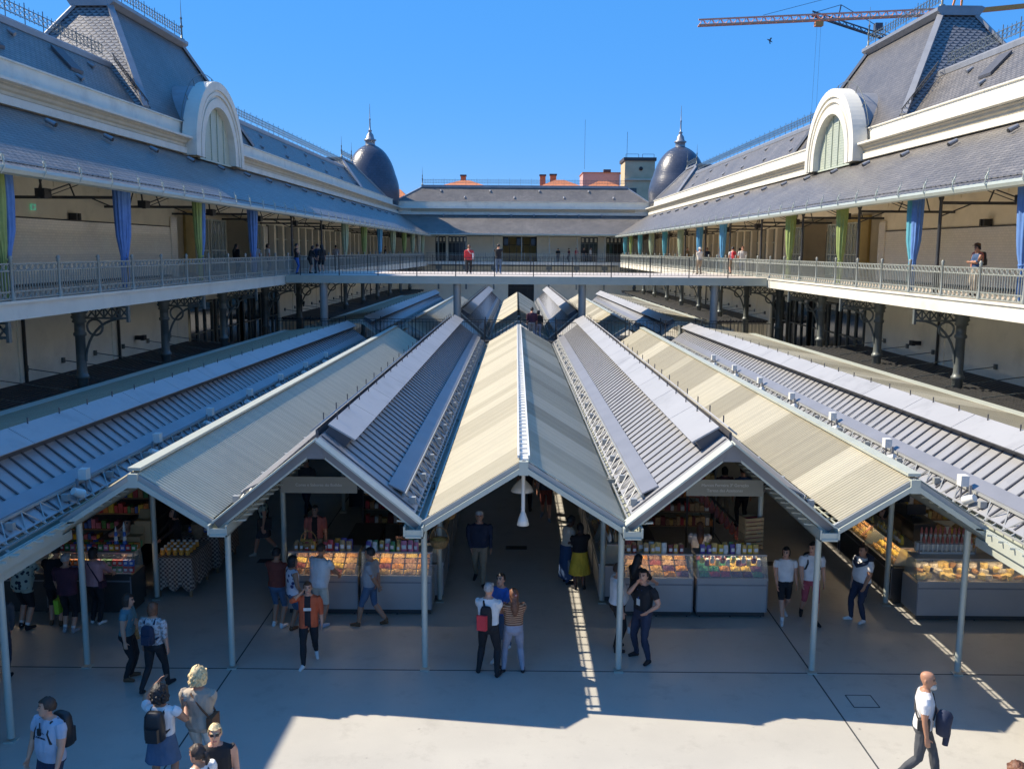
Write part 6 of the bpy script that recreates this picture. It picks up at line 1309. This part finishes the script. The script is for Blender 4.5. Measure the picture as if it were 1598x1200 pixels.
person('man in white cap, dark jacket and khaki trousers walking towards us in the middle aisle', -0.81, 20.9, PI, 1.74, hair=('short', 'hair_grey'), top=('navy', 1.0, 0.9), bottom=('khaki', 1.0), shoes='black', hat=('cap', 'white'), head=(0, -0.3), arms=('down', 'pocket'), legs='walk', build=1.12, belly=0.03)
p = person('person in white blouse and long blue skirt at the right of the middle aisle', 1.22, 21.0, -1.1, 1.62, skin='skin_dark', hair=('short', 'hair_black'), top=('offwhite', 0.8), bottom=('deepblue', 1.0), skirt=('deepblue', 0.16, 0.22), arms=('fold', 'down'), lean=0.15); handbag(p, 1, 'pale bag held by the person in the long blue skirt', 'cloth grey')
person('person in black top and yellow flowered skirt beside the long blue skirt', 1.5, 20.6, 0.3, 1.56, skin='skin_dark', hair=('tied', 'hair_black'), top=('black', 0.8), bottom=('black', 0.1), skirt=('yellow', 0.42, 0.25), arms=('fold', 'fold'), build=1.05)
p = person('security man in black polo with blue lanyard, hand at his mouth, other on hip', 2.44, 16.9, PI * 0.72, 1.78, hair=('short', 'hair_black'), top=('black', 0.40, 0.98), bottom=('navy', 1.0), arms=('hip', 'mouth'), legs='apart', head=(0.35, -0.2), build=1.05)
worn(p, 'lanyard', 'light blue lanyard with badge round the neck of the man in black', 'lanyard', [('ribbon', 'blue packet', lambda m, f: m.tube([f((-0.06, -0.03, 1.45)), f((-0.05, 0.1, 1.36)), f((0, 0.135, 1.2)), f((0.05, 0.1, 1.36)), f((0.06, -0.03, 1.45))], 0.011, 5)), ('badge', 'white paint', lambda m, f: m.hexa([f((ax, 0.135 + ay, zz)) for zz in (1.08, 1.2) for ax, ay in ((-0.04, 0), (0.04, 0), (0.04, 0.006), (-0.04, 0.006))]))])
person('security man in white polo half hidden behind the slim post', 2.0, 17.3, -PI * 0.45, 1.76, hair=('short', 'hair_brown'), top=('white', 0.42, 0.96), bottom=('black', 1.0), arms=('down', 'down'), belly=0.05, build=1.08)
person('woman with long black hair in black dress behind the two security men', 2.5, 18.25, -0.9, 1.62, hair=('long', 'hair_black'), top=('black', 0.5), bottom=('darkgrey', 0.5), shoes='white', arms=('counter', 'counter'), legs='walk')
p = person('woman in white v-neck t-shirt and black shorts walking at the right stall', 5.68, 18.88, PI * 1.0, 1.60, hair=('bob', 'hair_black'), top=('white', 0.36, 0.95), bottom=('black', 0.36), shoes='white', socks='white', arms=('down', 'swing'), legs='walk2', head=(-0.5, 0))
p = person('young man in white shirt and red shorts behind the slim post, with chest strap', 6.22, 18.85, PI * 0.98, 1.72, hair=('short', 'hair_black'), top=('white', 0.42, 0.92), bottom=('redshorts', 0.45), arms=('down', 'swing'), legs='walk', head=(-0.7, 0)); backpack(p, 'black backpack on the young man in red shorts')
p = person('man in white t-shirt with dark jumper over his shoulders, hands in pockets', 7.28, 18.82, PI * 0.62, 1.68, skin='skin_tan', hair=('short', 'hair_brown'), top=('white', 0.42, 0.93), bottom=('navy', 1.0), shoes='white', arms=('pocket', 'pocket'), legs='cross', belly=0.05, build=1.05)
worn(p, 'jumper', 'dark navy jumper draped over the shoulders of the man with hands in pockets', 'jumper', [('jumper_body', 'cloth navy', lambda m, f: m.tube([f((-0.2, 0.02, 1.38)), f((-0.12, -0.09, 1.44)), f((0, -0.12, 1.42)), f((0.12, -0.09, 1.44)), f((0.2, 0.02, 1.38))], [0.05, 0.075, 0.09, 0.075, 0.05], 8)), ('jumper_sleeves', 'cloth navy', lambda m, f: m.tube([f((-0.19, 0.02, 1.4)), f((-0.1, 0.13, 1.33)), f((0.0, 0.165, 1.28)), f((0.1, 0.13, 1.33)), f((0.19, 0.02, 1.4))], 0.045, 8))])
p = person('woman in open orange shirt and black leggings on the phone, walking to us', -3.82, 16.6, PI * 1.02, 1.60, hair=('tied', 'hair_chestnut'), top=('orange', 0.75, 0.80), open_shirt='black', bottom=('black', 1.0), shoes='white', arms=('down', 'ear'), legs='walk2', head=(0.15, -0.1)); phone_in(p, 1, 'dark phone at the ear of the woman in the orange shirt')
m = M(); o_ = p['H']((0, 0, 0)); P0 = p['root'].location; m.box(-0.07, 0.07, 0.0, 0.008, 0.0, 0.055); o = m.build('shirt_print', ['white packet'], p['root']); o.location = (0.0, 0.135 * p['S'], 1.17 * p['S'])
person('man in dark rust red shirt and denim shorts looking at the nut counter', -4.84, 18.3, -0.3, 1.68, skin='skin_tan', hair=('short', 'hair_black'), top=('rust', 0.7, 0.92), bottom=('denim', 0.45), shoes='white', arms=('fold', 'fold'))
person('woman in white sleeveless top with dark blotches and denim shorts at the nut counter', -4.46, 18.05, -1.0, 1.60, skin='skin_tan', hair=('bob', 'hair_black'), top=('blotched', 0.08, 0.9), bottom=('denim', 0.42), shoes='brown', arms=('hip', 'hip'), legs='cross')
person('man in white t-shirt leaning at the nut counter behind the orange shirt', -4.0, 18.35, -0.55, 1.74, skin='skin_tan', hair=('thin', 'hair_brown'), top=('white', 0.42, 0.86), bottom=('offwhite', 0.4), shoes='bluegrey', arms=('fold', 'counter'), belly=0.05, build=1.12, lean=0.12)
person('man in grey t-shirt and denim shorts striding with hands behind his back', -2.95, 18.38, PI * 0.42, 1.68, skin='skin_tan', hair=('short', 'hair_black'), top=('grey', 0.42, 0.92), bottom=('denim', 0.45), shoes='brown', arms=('back', 'back'), legs='walk', lean=-0.03, belly=0.02)
p = person('woman in teal top and black trousers with a tan bag, by the left post', -6.92, 15.9, PI * 1.55, 1.60, hair=('bob', 'hair_brown'), top=('teal', 0.3, 0.95), bottom=('black', 1.0), shoes='brown', arms=('fold', 'down'), build=1.1, lean=0.06); 
worn(p, 'shoulder_bag', 'round tan handbag on the arm of the woman in teal', 'bag', [('bag_body', 'wicker', lambda m, f: m.lathe(tuple(f((-0.26, 0.12, 0.72))), [(0.05, 0), (0.16, 0.06), (0.17, 0.2), (0.1, 0.29)], 14)), ('bag_handle', 'wicker', lambda m, f: m.tube([f((-0.26, 0.02, 0.98)), f((-0.24, 0.1, 1.16)), f((-0.26, 0.22, 0.98))], 0.012, 5))])
p = person('woman with navy backpack and patterned top walking away, left foot on the joint', -6.28, 15.5, -0.25, 1.60, hair=('bob', 'hair_chestnut'), top=('floral', 0.65, 0.95), bottom=('black', 1.0), shoes='black', arms=('down', 'down'), legs='walk2', build=1.05); backpack(p, 'small navy backpack on the woman in the patterned top', 'cloth navy', 0.26, 0.36, 0.12)
person('large man in green dotted shirt and black shorts at the tin stall', -9.95, 18.1, -0.35, 1.76, hair=('short', 'hair_brown'), top=('dotted', 0.5, 0.78), bottom=('black', 0.45), shoes='black', socks='white', arms=('down', 'counter'), build=1.2, belly=0.05)
person('person in black leaning over the dark counter of the tin stall', -9.4, 18.3, 0.1, 1.66, hair=('short', 'hair_black'), top=('black', 0.6, 0.9), bottom=('black', 0.5), shoes='brown', arms=('counter', 'counter'), lean=0.3, build=1.1)
p = person('person in maroon top and black capri trousers with white socks at the tin stall', -8.97, 17.95, -0.05, 1.64, hair=('thin', 'hair_grey'), top=('maroon', 0.5, 0.85), bottom=('black', 0.62), shoes='grey', socks='white', arms=('carry', 'fold'), build=1.1); handbag(p, 0, 'lime green shopping bag held by the person in maroon', 'cloth lime', 0.3, 0.3)
p = person('woman in pink top and black trousers at the tin stall, right of the post', -8.62, 18.4, -0.25, 1.62, hair=('bob', 'hair_black'), top=('pink', 0.8, 0.9), bottom=('black', 1.0), shoes='white', arms=('fold', 'counter'), build=1.05); crossbag(p, 'thin strapped bag on the woman in pink', 'cloth maroon', 1, 0.16, 0.14)
p = person('man in dark grey jacket and jeans at the left picture edge, cut off', -9.2, 15.85, 0.3, 1.74, hair=('short', 'hair_brown'), top=('darkgrey', 1.0, 0.88), bottom=('navy', 1.0), arms=('pocket', 'pocket')); backpack(p, 'dark backpack with orange patch at the left picture edge', 'cloth darkgrey')
# sellers inside the stalls
person('seller in white t-shirt behind the tins, looking down', -8.55, 20.0, PI * 0.95, 1.76, hair=('short', 'hair_black'), top=('offwhite', 0.42), bottom=('black', 1.0), arms=('counter', 'ear'), head=(0, -0.5))
person('seller in black jacket inside the tin stall', -7.95, 21.2, PI * 0.7, 1.68, hair=('bob', 'hair_black'), top=('black', 1.0), bottom=('black', 1.0), arms=('counter', 'counter'), head=(0, -0.4), vox=0.013)
person('seller in black waistcoat over pink sleeves at the back of the left nut stall', -4.75, 21.6, PI, 1.66, hair=('tied', 'hair_brown'), top=('salmon', 0.5, 0.9), open_shirt='black', bottom=('black', 1.0), vox=0.013)
person('seller in black with flowered apron, arms folded, in the left nut stall', -2.45, 21.0, PI * 0.85, 1.64, hair=('tied', 'hair_brown'), top=('black', 0.5, 0.98), bottom=('flowered', 0.9), skirt=('flowered', 0.45, 0.2), arms=('fold', 'fold'), head=(0.3, -0.4), vox=0.013)
person('seller in salmon pink top stooping in the right nut stall', 2.75, 20.3, PI * 0.55, 1.64, skin='skin_tan', hair=('curly', 'hair_black'), top=('salmon', 0.9, 0.95), bottom=('black', 1.0), arms=('reach', 'reach'), lean=0.55, vox=0.012)
person('woman with long fair hair and white blouse, back turned, in the right nut stall', 4.2, 20.5, -0.1, 1.64, hair=('long', 'hair_chestnut'), top=('white', 0.7, 0.98), bottom=('navy', 1.0), arms=('counter', 'counter'), build=1.05, vox=0.012)
person('seller in beige t-shirt working behind the long counter of the right aisle', 8.9, 21.9, PI * 0.55, 1.60, hair=('bob', 'hair_black'), top=('beige', 0.42, 0.95), bottom=('navy', 1.0), arms=('counter', 'counter'), head=(0, -0.5), vox=0.013)
person('person in blue shirt and dark trousers far down the right aisle', 6.4, 25.6, 0.2, 1.74, hair=('short', 'hair_brown'), top=('deepblue', 0.5), bottom=('black', 1.0), vox=0.014)
person('person in dark red shirt beside the blue shirt in the right aisle', 5.95, 25.9, 0.1, 1.66, hair=('bob', 'hair_black'), top=('maroon', 0.6), bottom=('khaki', 1.0), vox=0.014)
p = person('woman in patterned top and dark skirt walking down the left aisle', -6.35, 22.9, PI * 0.6, 1.64, hair=('tied', 'hair_brown'), top=('dotted', 0.35), bottom=('darkgrey', 0.4), skirt=('darkgrey', 0.52, 0.22), shoes='offwhite', legs='walk', vox=0.013); crossbag(p, 'big black bag on the woman walking down the left aisle', 'black plastic', -1, 0.36, 0.3, 0.75)
person('person in dark trousers walking further down the left aisle', -6.05, 26.5, PI * 0.9, 1.7, hair=('short', 'hair_brown'), top=('darkgrey', 0.9), bottom=('navy', 1.0), shoes='brown', legs='walk', vox=0.015)
person('person in dark clothes far down the middle aisle, behind the bell lamp', 0.35, 27.0, 0.1, 1.72, hair=('short', 'hair_brown'), top=('black', 0.6), bottom=('black', 1.0), vox=0.015)
person('person with bare legs in the light strip far down the middle aisle', 0.9, 26.2, PI, 1.66, hair=('bob', 'hair_brown'), top=('darkgrey', 0.5), bottom=('rust', 0.4), shoes='grey', legs='walk', vox=0.015)
# bridge, galleries and roof walkway
GG = 'people on the gallery and bridge'
FAR = dict(vox=0.018, group=GG)
p = person('person in red top with white shoulder bag on the bridge, back turned', -2.75, 54.8, 0.1, 1.68, GF, hair=('tied', 'hair_chestnut'), top=('red', 0.9, 0.85), bottom=('black', 1.0), shoes='white', **FAR); crossbag(p, 'white bag of the person in red on the bridge', 'cloth white', 1, 0.36, 0.34, 0.9)
p = person('person in black jacket and jeans on the bridge, holding up a phone', -1.05, 55.2, 0.0, 1.74, GF, hair=('short', 'hair_black'), top=('black', 0.95, 0.88), bottom=('denim', 1.0), shoes='white', arms=('phone', 'phone'), **FAR)
person('person in black vest and blue trousers at the left end of the bridge', -12.2, 52.3, -1.2, 1.68, GF, hair=('short', 'hair_black'), top=('black', 0.1), bottom=('blue', 1.0), arms=('fold', 'fold'), **FAR)
person('bending person in black shorts at the left end of the bridge', -11.75, 53.6, -1.0, 1.60, GF, hair=('bob', 'hair_black'), top=('black', 0.9), bottom=('black', 0.35), arms=('counter', 'counter'), lean=0.3, **FAR)
person('woman with very long black hair on the bridge beside the bending person', -11.1, 53.8, 0.8, 1.64, GF, hair=('long', 'hair_black'), top=('black', 0.7), bottom=('black', 0.35), shoes='white', **FAR)
person('dark clad person between the bending person and the long haired woman', -11.45, 54.3, 0.6, 1.68, GF, hair=('short', 'hair_brown'), top=('navy', 0.9), bottom=('navy', 1.0), **FAR)
person('person in pale clothes and sun hat at the right end of the bridge', 11.25, 58.0, 0.4, 1.64, GF, hair=('short', 'hair_grey'), top=('offwhite', 0.5), bottom=('khaki', 1.0), hat=('sun', 'offwhite'), arms=('fold', 'phone'), **FAR)
p = person('person in white t-shirt with red bag at the right end of the bridge', 13.4, 58.6, 0.2, 1.68, GF, hair=('short', 'hair_black'), top=('white', 0.4), bottom=('khaki', 0.45), **FAR); backpack(p, 'red backpack on the bridge beside the right gallery', 'cloth red')
person('person in white top and blue jeans, rightmost of the three at the right bridge end', 14.1, 59.0, PI, 1.72, GF, hair=('tied', 'hair_chestnut'), top=('white', 0.5), bottom=('blue', 1.0), **FAR)
def on_gallery(side, s, t, label, yaw, h, **k):
    O, d, o = FR[side]; q = O + d * s + o * t; return person(label, q.x, q.y, yaw, h, GF, **FAR, **k)
on_gallery('right', 31.1, 1.2, 'person in navy sleeveless top leaning on the right gallery railing', PI * 0.55, 1.66, hair=('short', 'hair_black'), skin='skin_tan', top=('deepblue', 0.05), bottom=('beige', 1.0), arms=('fold', 'fold'))
p = on_gallery('right', 31.7, 1.5, 'person in maroon shirt and cap beside the navy top on the right gallery', PI * 0.55, 1.74, hair=('short', 'hair_brown'), skin='skin_tan', top=('salmon', 0.42), bottom=('khaki', 1.0), hat=('cap', 'brown')); backpack(p, 'dark backpack of the person in the cap on the right gallery')
on_gallery('left', 50.6, 2.6, 'person with long dark hair in black on the left gallery', -0.6, 1.64, hair=('long', 'hair_black'), top=('black', 0.9), bottom=('black', 1.0))
on_gallery('left', 52.6, 2.2, 'person in lilac shirt behind a blue curtain on the left gallery', 0.2, 1.68, hair=('short', 'hair_brown'), top=('bluegrey', 0.45), bottom=('denim', 1.0))
on_gallery('left', 54.3, 2.0, 'person in white shirt on the left gallery near the bridge', -0.9, 1.66, hair=('bob', 'hair_brown'), top=('white', 0.45), bottom=('denim', 1.0))
for i, (s, t_, c, b_) in enumerate(((66, 2.4, 'black', 'navy'), (70, 2.0, 'white', 'black'), (77, 2.6, 'navy', 'black'), (83, 2.2, 'khaki', 'denim'), (88, 2.5, 'grey', 'black'))):
    on_gallery('right', s, t_, ('person in %s standing by the shop fronts of the right gallery, number of pillars from the bridge: ' % c) + ('one', 'two', 'three', 'four', 'five')[i] if 0 else 'person in a %s top before the shop fronts of the far right gallery' % c, i * 1.3, 1.62 + 0.03 * i, hair=('short', 'hair_black'), top=(c, 0.6), bottom=(b_, 1.0))
for i, (s, t_, c) in enumerate(((73, 2.2, 'grey'), (98, 2.6, 'black'))): on_gallery('left', s, t_, 'person in a %s top before the shop fronts of the far left gallery' % c, i * 2.0, 1.68, hair=('short', 'hair_black'), top=(c, 0.6), bottom=('navy', 1.0))
for i, (x, c, w) in enumerate(((5.0, 'black', 'leftmost of'), (6.3, 'maroon', 'second of'), (7.2, 'red', 'middle of'), (8.1, 'black', 'fourth of'), (8.9, 'white', 'rightmost of'))):
    person('%s the five people on the back gallery, in %s' % (w, c), x, 113.6, 1.1 * i, 1.64 + 0.03 * i, GF - 0.02, hair=('short', 'hair_black'), top=(c, 0.6), bottom=('navy', 1.0), **FAR)
person('man in dark shirt on the roof walkway between the canopy blocks, back turned', 0.85, 49.7, 0.05, 1.74, 2.95, hair=('short', 'hair_black'), top=('maroon', 0.8), bottom=('grey', 1.0), **FAR)
person('smaller companion in dark top right of the man on the roof walkway', 1.2, 49.9, 0.3, 1.56, 2.95, hair=('bob', 'hair_black'), top=('black', 0.8), bottom=('palejean', 1.0), **FAR)
# ------------------------------------------------------------------ curtains tied round the gallery posts
for n, c in dict(blue=(0.11, 0.23, 0.52), lightblue=(0.12, 0.36, 0.58), green=(0.28, 0.36, 0.12), palegreen=(0.36, 0.44, 0.30), teal=(0.10, 0.36, 0.44), cream=(0.48, 0.46, 0.36)).items():
    m, t, b = nmat('curtain ' + n); L(t, ramp(t, noise(t, pos(t), 4, 3), 0.3, 0.7, tuple(x * 0.85 for x in c), tuple(x * 1.1 for x in c)), b.inputs['Base Color']); b.inputs['Roughness'].default_value = 0.8; b.inputs['Subsurface Weight'].default_value = 0.0
def curtain(side, s, cols, label, top=9.6):
    O, d, o = FR[side]; base = O + d * s + o * 0.3; t = thing('curtain', label, 'curtain', tuple(base + Vector((0, 0, GF))), 0, f'curtains on the {side} gallery')
    H = top + drop(s, top) - GF; w = random.Random(int(s * 3)).uniform(0.88, 1.1)
    for k, c in enumerate(cols):
        off = (0 if len(cols) == 1 else (-0.2, 0.2)[k]); n = 44; V = []
        rows = [(0.02, 0.15 * w), (0.12, 0.18 * w), (0.24, 0.17), (0.33, 0.14), (0.42, 0.22), (0.55, 0.29 * w), (0.8, 0.34 * w), (1.0, 0.35)]
        r = random.Random(int(s * 7) + k)
        ph = r.uniform(0, 6)
        for f, rr in rows:
            for i in range(n):
                a = 2 * math.pi * i / n; q = rr * (0.86 + 0.14 * math.sin(a * 9 + ph + f)) * (0.75 if len(cols) > 1 else 1)
                dd = off * (1 if f > 0.5 else 0.35 + f * 0.6); P_ = d * (dd + q * math.cos(a)) + o * (q * 0.75 * math.sin(a)); V.append((P_.x, P_.y, H * f))
        m = M(); m.add(V, [(j * n + i, j * n + (i + 1) % n, (j + 1) * n + (i + 1) % n, (j + 1) * n + i) for j in range(len(rows) - 1) for i in range(n)], True); m.build('curtain_cloth', 'curtain ' + c, t)
    m = M(); m.lathe((0, 0, H * 0.315), [(0.12, 0), (0.135, 0.03), (0.12, 0.06)], 14); m.build('tie_band', 'curtain ' + cols[0], t)
CL = [(17.8, ['blue']), (24.9, ['green', 'blue']), (32.0, ['blue', 'blue']), (39.1, ['green', 'blue']), (46.2, ['blue']), (67.5, ['palegreen']), (74.6, ['green']), (81.7, ['lightblue']), (88.8, ['palegreen']), (95.9, ['green']), (102, ['palegreen']), (107, ['cream']), (110, ['palegreen'])]
for i, (s, c) in enumerate(CL): curtain('left', s, c, f'{ORD[i]} curtain on the left gallery from the front, {" and ".join(dict.fromkeys(c))}')
CR = [(26.8, ['blue']), (33.9, ['blue', 'teal']), (41.0, ['green']), (48.1, ['green']), (62.3, ['lightblue']), (69.4, ['lightblue']), (76.5, ['palegreen']), (83.6, ['teal']), (90.7, ['palegreen']), (97.8, ['teal']), (104, ['green']), (109, ['teal'])]
for i, (s, c) in enumerate(CR): curtain('right', s, c, f'{ORD[i]} curtain on the right gallery from the front, {" and ".join(dict.fromkeys(c))}')
# ------------------------------------------------------------------ beyond the market: crane, houses, tower, bird
def truss(m, p, q, w, h, step, rc, rl):
    p, q = Vector(p), Vector(q); d = (q - p).normalized(); sd = d.cross(Vector((0, 0, 1))).normalized(); u = Vector((0, 0, 1)); n = int((q - p).length / step); A = [p - sd * w / 2, p + sd * w / 2, p + u * h]
    for a in A: m.bar(a, a + (q - p), rc)
    for k in range(n):
        b0 = d * (step * k); b1 = d * (step * (k + 0.5)); b2 = d * (step * (k + 1))
        for i in (0, 1): m.bar(A[i] + b0, A[2] + b1, rl); m.bar(A[2] + b1, A[i] + b2, rl)
        m.bar(A[0] + b0, A[1] + b0, rl)
cr = thing('tower_crane', 'orange lattice tower crane reaching across the sky at the right', 'crane', (80, 180, 0))
m = M(); truss(m, (33.2, 180, 48.7), (80, 180, 51.0), 1.1, 1.05, 1.6, 0.26, 0.1); m.build('jib', 'crane red', cr, (80, 180, 0))
m = M(); m.bar((80, 180, 51.2), (98, 180, 53.0), 0.9, 0.75); m.build('counter_jib', 'crane orange', cr, (80, 180, 0))
m = M(); truss(m, (80, 180, 0), (80.01, 180, 50.9), 0.1, 0.1, 3, 0.1, 0.05) if 0 else [m.bar((80 + a, 180 + b, 0), (80 + a, 180 + b, 52), 0.3) for a in (-0.8, 0.8) for b in (-0.8, 0.8)]
for k in range(20): m.bar((79.2, 179.2, k * 2.6), (80.8, 179.2, k * 2.6 + 2.6), 0.14); m.bar((80.8, 179.2, k * 2.6), (79.2, 179.2, k * 2.6), 0.14)
m.build('mast', 'crane orange', cr, (80, 180, 0))
m = M(); m.bar((79.6, 180, 52), (81.5, 180, 60), 0.3); m.bar((81.2, 180, 52), (81.5, 180, 60), 0.3); m.build('apex_frame', 'crane orange', cr, (80, 180, 0))
m = M(); m.bar((45, 180, 50.6), (81.5, 180, 60), 0.07); m.bar((81.5, 180, 60), (96, 180, 53.2), 0.07); m.build('tie_rope', 'crane grey', cr, (80, 180, 0))
m = M(); m.box(54.6, 56.0, 179.4, 180.6, 48.7, 49.5); m.build('trolley', 'crane orange', cr, (80, 180, 0))
m = M(); m.bar((55.0, 180, 48.7), (54.6, 180, 22), 0.03); m.bar((55.7, 180, 48.7), (55.6, 180, 22), 0.03); m.build('hoist_rope', 'crane grey', cr, (80, 180, 0))
c2 = thing('crane_jib', 'dark steel lattice of a second crane crossing behind the orange jib', 'crane', (64, 190, 0))
m = M(); truss(m, (57, 190, 53.0), (75, 190, 47.5), 0.8, 0.8, 1.5, 0.22, 0.1); m.build('jib', 'crane grey', c2, (64, 190, 0)); m = M(); m.bar((62, 190, 52), (62.5, 190, 55), 0.2); m.bar((57, 190, 53.4), (62.5, 190, 55), 0.1); m.bar((62.5, 190, 55), (75, 190, 48.3), 0.1); m.build('apex_frame', 'crane grey', c2, (64, 190, 0)); m = M(); m.box(69.2, 70.6, 189.4, 190.6, 50.2, 51.6); m.build('machinery_house', 'crane grey', c2, (64, 190, 0)); m = M(); [m.bar((75 + a, 190 + b, 0), (75 + a, 190 + b, 47.8), 0.3) for a in (-0.7, 0.7) for b in (-0.7, 0.7)]; m.build('mast', 'crane grey', c2, (64, 190, 0))
def house(name, label, x0, x1, y0, y1, z, wall, roof=None, rz=0, chims=(), flat=None):
    t = thing(name, label, 'building', ((x0 + x1) / 2, (y0 + y1) / 2, 0)); o = tuple(t.location)
    m = M(); m.box(x0, x1, y0, y1, 0, z); m.build('wall', wall, t, o)
    if roof:
        xm0, xm1 = x0 + (x1 - x0) * 0.38, x0 + (x1 - x0) * 0.62; m = M(); A = [(x0 - .3, y0 - .3, z), (x1 + .3, y0 - .3, z), (x1 + .3, y1 + .3, z), (x0 - .3, y1 + .3, z)]; R0, R1 = (xm0, (y0 + y1) / 2, z + rz), (xm1, (y0 + y1) / 2, z + rz)
        m.poly(A[0], A[1], R1, R0); m.poly(A[1], A[2], R1); m.poly(A[2], A[3], R0, R1); m.poly(A[3], A[0], R0); r = m.build('roof', roof, t, o)
        for cx, cz, w in chims: m = M(); m.box(cx - w, cx + w, y1 - 1.5, y1 - 0.5, z, cz); m.mat(1).box(cx - w - .1, cx + w + .1, y1 - 1.6, y1 - 0.4, cz, cz + 0.25); m.build('chimney', ['terracotta', 'tower trim'], r, o)
    return t, o
house('town_house', 'house with low terracotta hipped roof behind the back wing, left of the pink one', 3.8, 9.9, 149, 157, 17.5, 'white plaster', 'terracotta', 1.3, ((4.2, 19.6, 0.45), (5.9, 19.7, 0.5)))
house('town_house', 'house with terracotta roof in front of the pink building', 10.5, 16.4, 147, 152, 17.2, 'white plaster', 'terracotta', 1.2)
t, o = house('apartment_block', 'pink flat-topped building behind the terracotta roofs', 10.9, 17.0, 158, 166, 20.3, 'pink render'); m = M(); m.box(10.8, 17.3, 157.9, 166.1, 20.3, 20.45); m.build('parapet', 'terracotta', t, o); m = M(); m.box(14.4, 15.6, 159, 160, 20.45, 21.0); m.build('roof_unit', 'tower trim', t, o); m = M(); m.bar((11.2, 159, 21), (11.2, 159, 29), 0.04); m.build('antenna', 'tower trim', t, o)
t, o = house('stair_tower', 'tall weathered grey tower with black round window beside the right dome', 16.9, 21.6, 150, 156, 21.6, 'grey render'); m = M(); m.box(16.7, 21.8, 149.8, 156.2, 21.6, 22.1); m.build('parapet', 'tower trim', t, o); m = M(); m.lathe((0, 0, 0), [(0.01, 0), (0.3, 0), (0.3, 0.06), (0.01, 0.06)], 14); w_ = m.build('round_window', 'black plastic', t); w_.location = (0.15, -3.05, 20.4); w_.rotation_euler = (PI / 2, 0, 0)
m = M(); m.box(16.85, 21.65, 149.7, 150, 18.6, 18.85); m.build('string_course', 'beige stone', t, o); m = M(); m.box(17.8, 18.8, 149.93, 150, 16.2, 17.4); m.build('window', 'window glass', t, o)
m = M(); [m.bar((x, 149.9, 22.1), (x, 149.9, 22.6), 0.06) for x in (17, 19, 19.6, 21.4)]; m.bar((17, 149.9, 22.6), (19, 149.9, 22.6), 0.05); m.bar((19.6, 149.9, 22.6), (21.4, 149.9, 22.6), 0.05); m.bar((17.2, 150.2, 22), (17.2, 150.2, 26), 0.05); m.build('roof_railing', 'tower trim', t, o)
house('town_house', 'terracotta roof with a slim red chimney peeping over the back roof on the left', -11.2, -5.4, 149, 156, 17.6, 'white plaster', 'terracotta', 1.0, ((-8.7, 19.4, 0.4),))
house('town_house', 'corner of a terracotta roof just right of the left dome', -21.5, -15.2, 140, 148, 14.0, 'white plaster', 'terracotta', 2.6)
bd = thing('bird', 'small dark bird in the blue sky under the crane jib', 'bird', (46.4, 180, 46.1)); m = M(); m.tube([(-0.5, 0, 0.3), (0, 0, 0.1), (0.5, 0, -0.25)], [0.03, 0.16, 0.04], 6); m.poly((-0.1, 0, 0.15), (0.15, 0, 0.05), (0.45, 0, 0.5), (0.2, 0, 0.6)); m.poly((-0.1, 0, 0.1), (0.15, 0, 0.0), (0.2, 0, -0.6), (0.0, 0, -0.5)); o = m.build('body', 'crane grey', bd)
# drop helper-free: everything above is real geometry standing where it stands
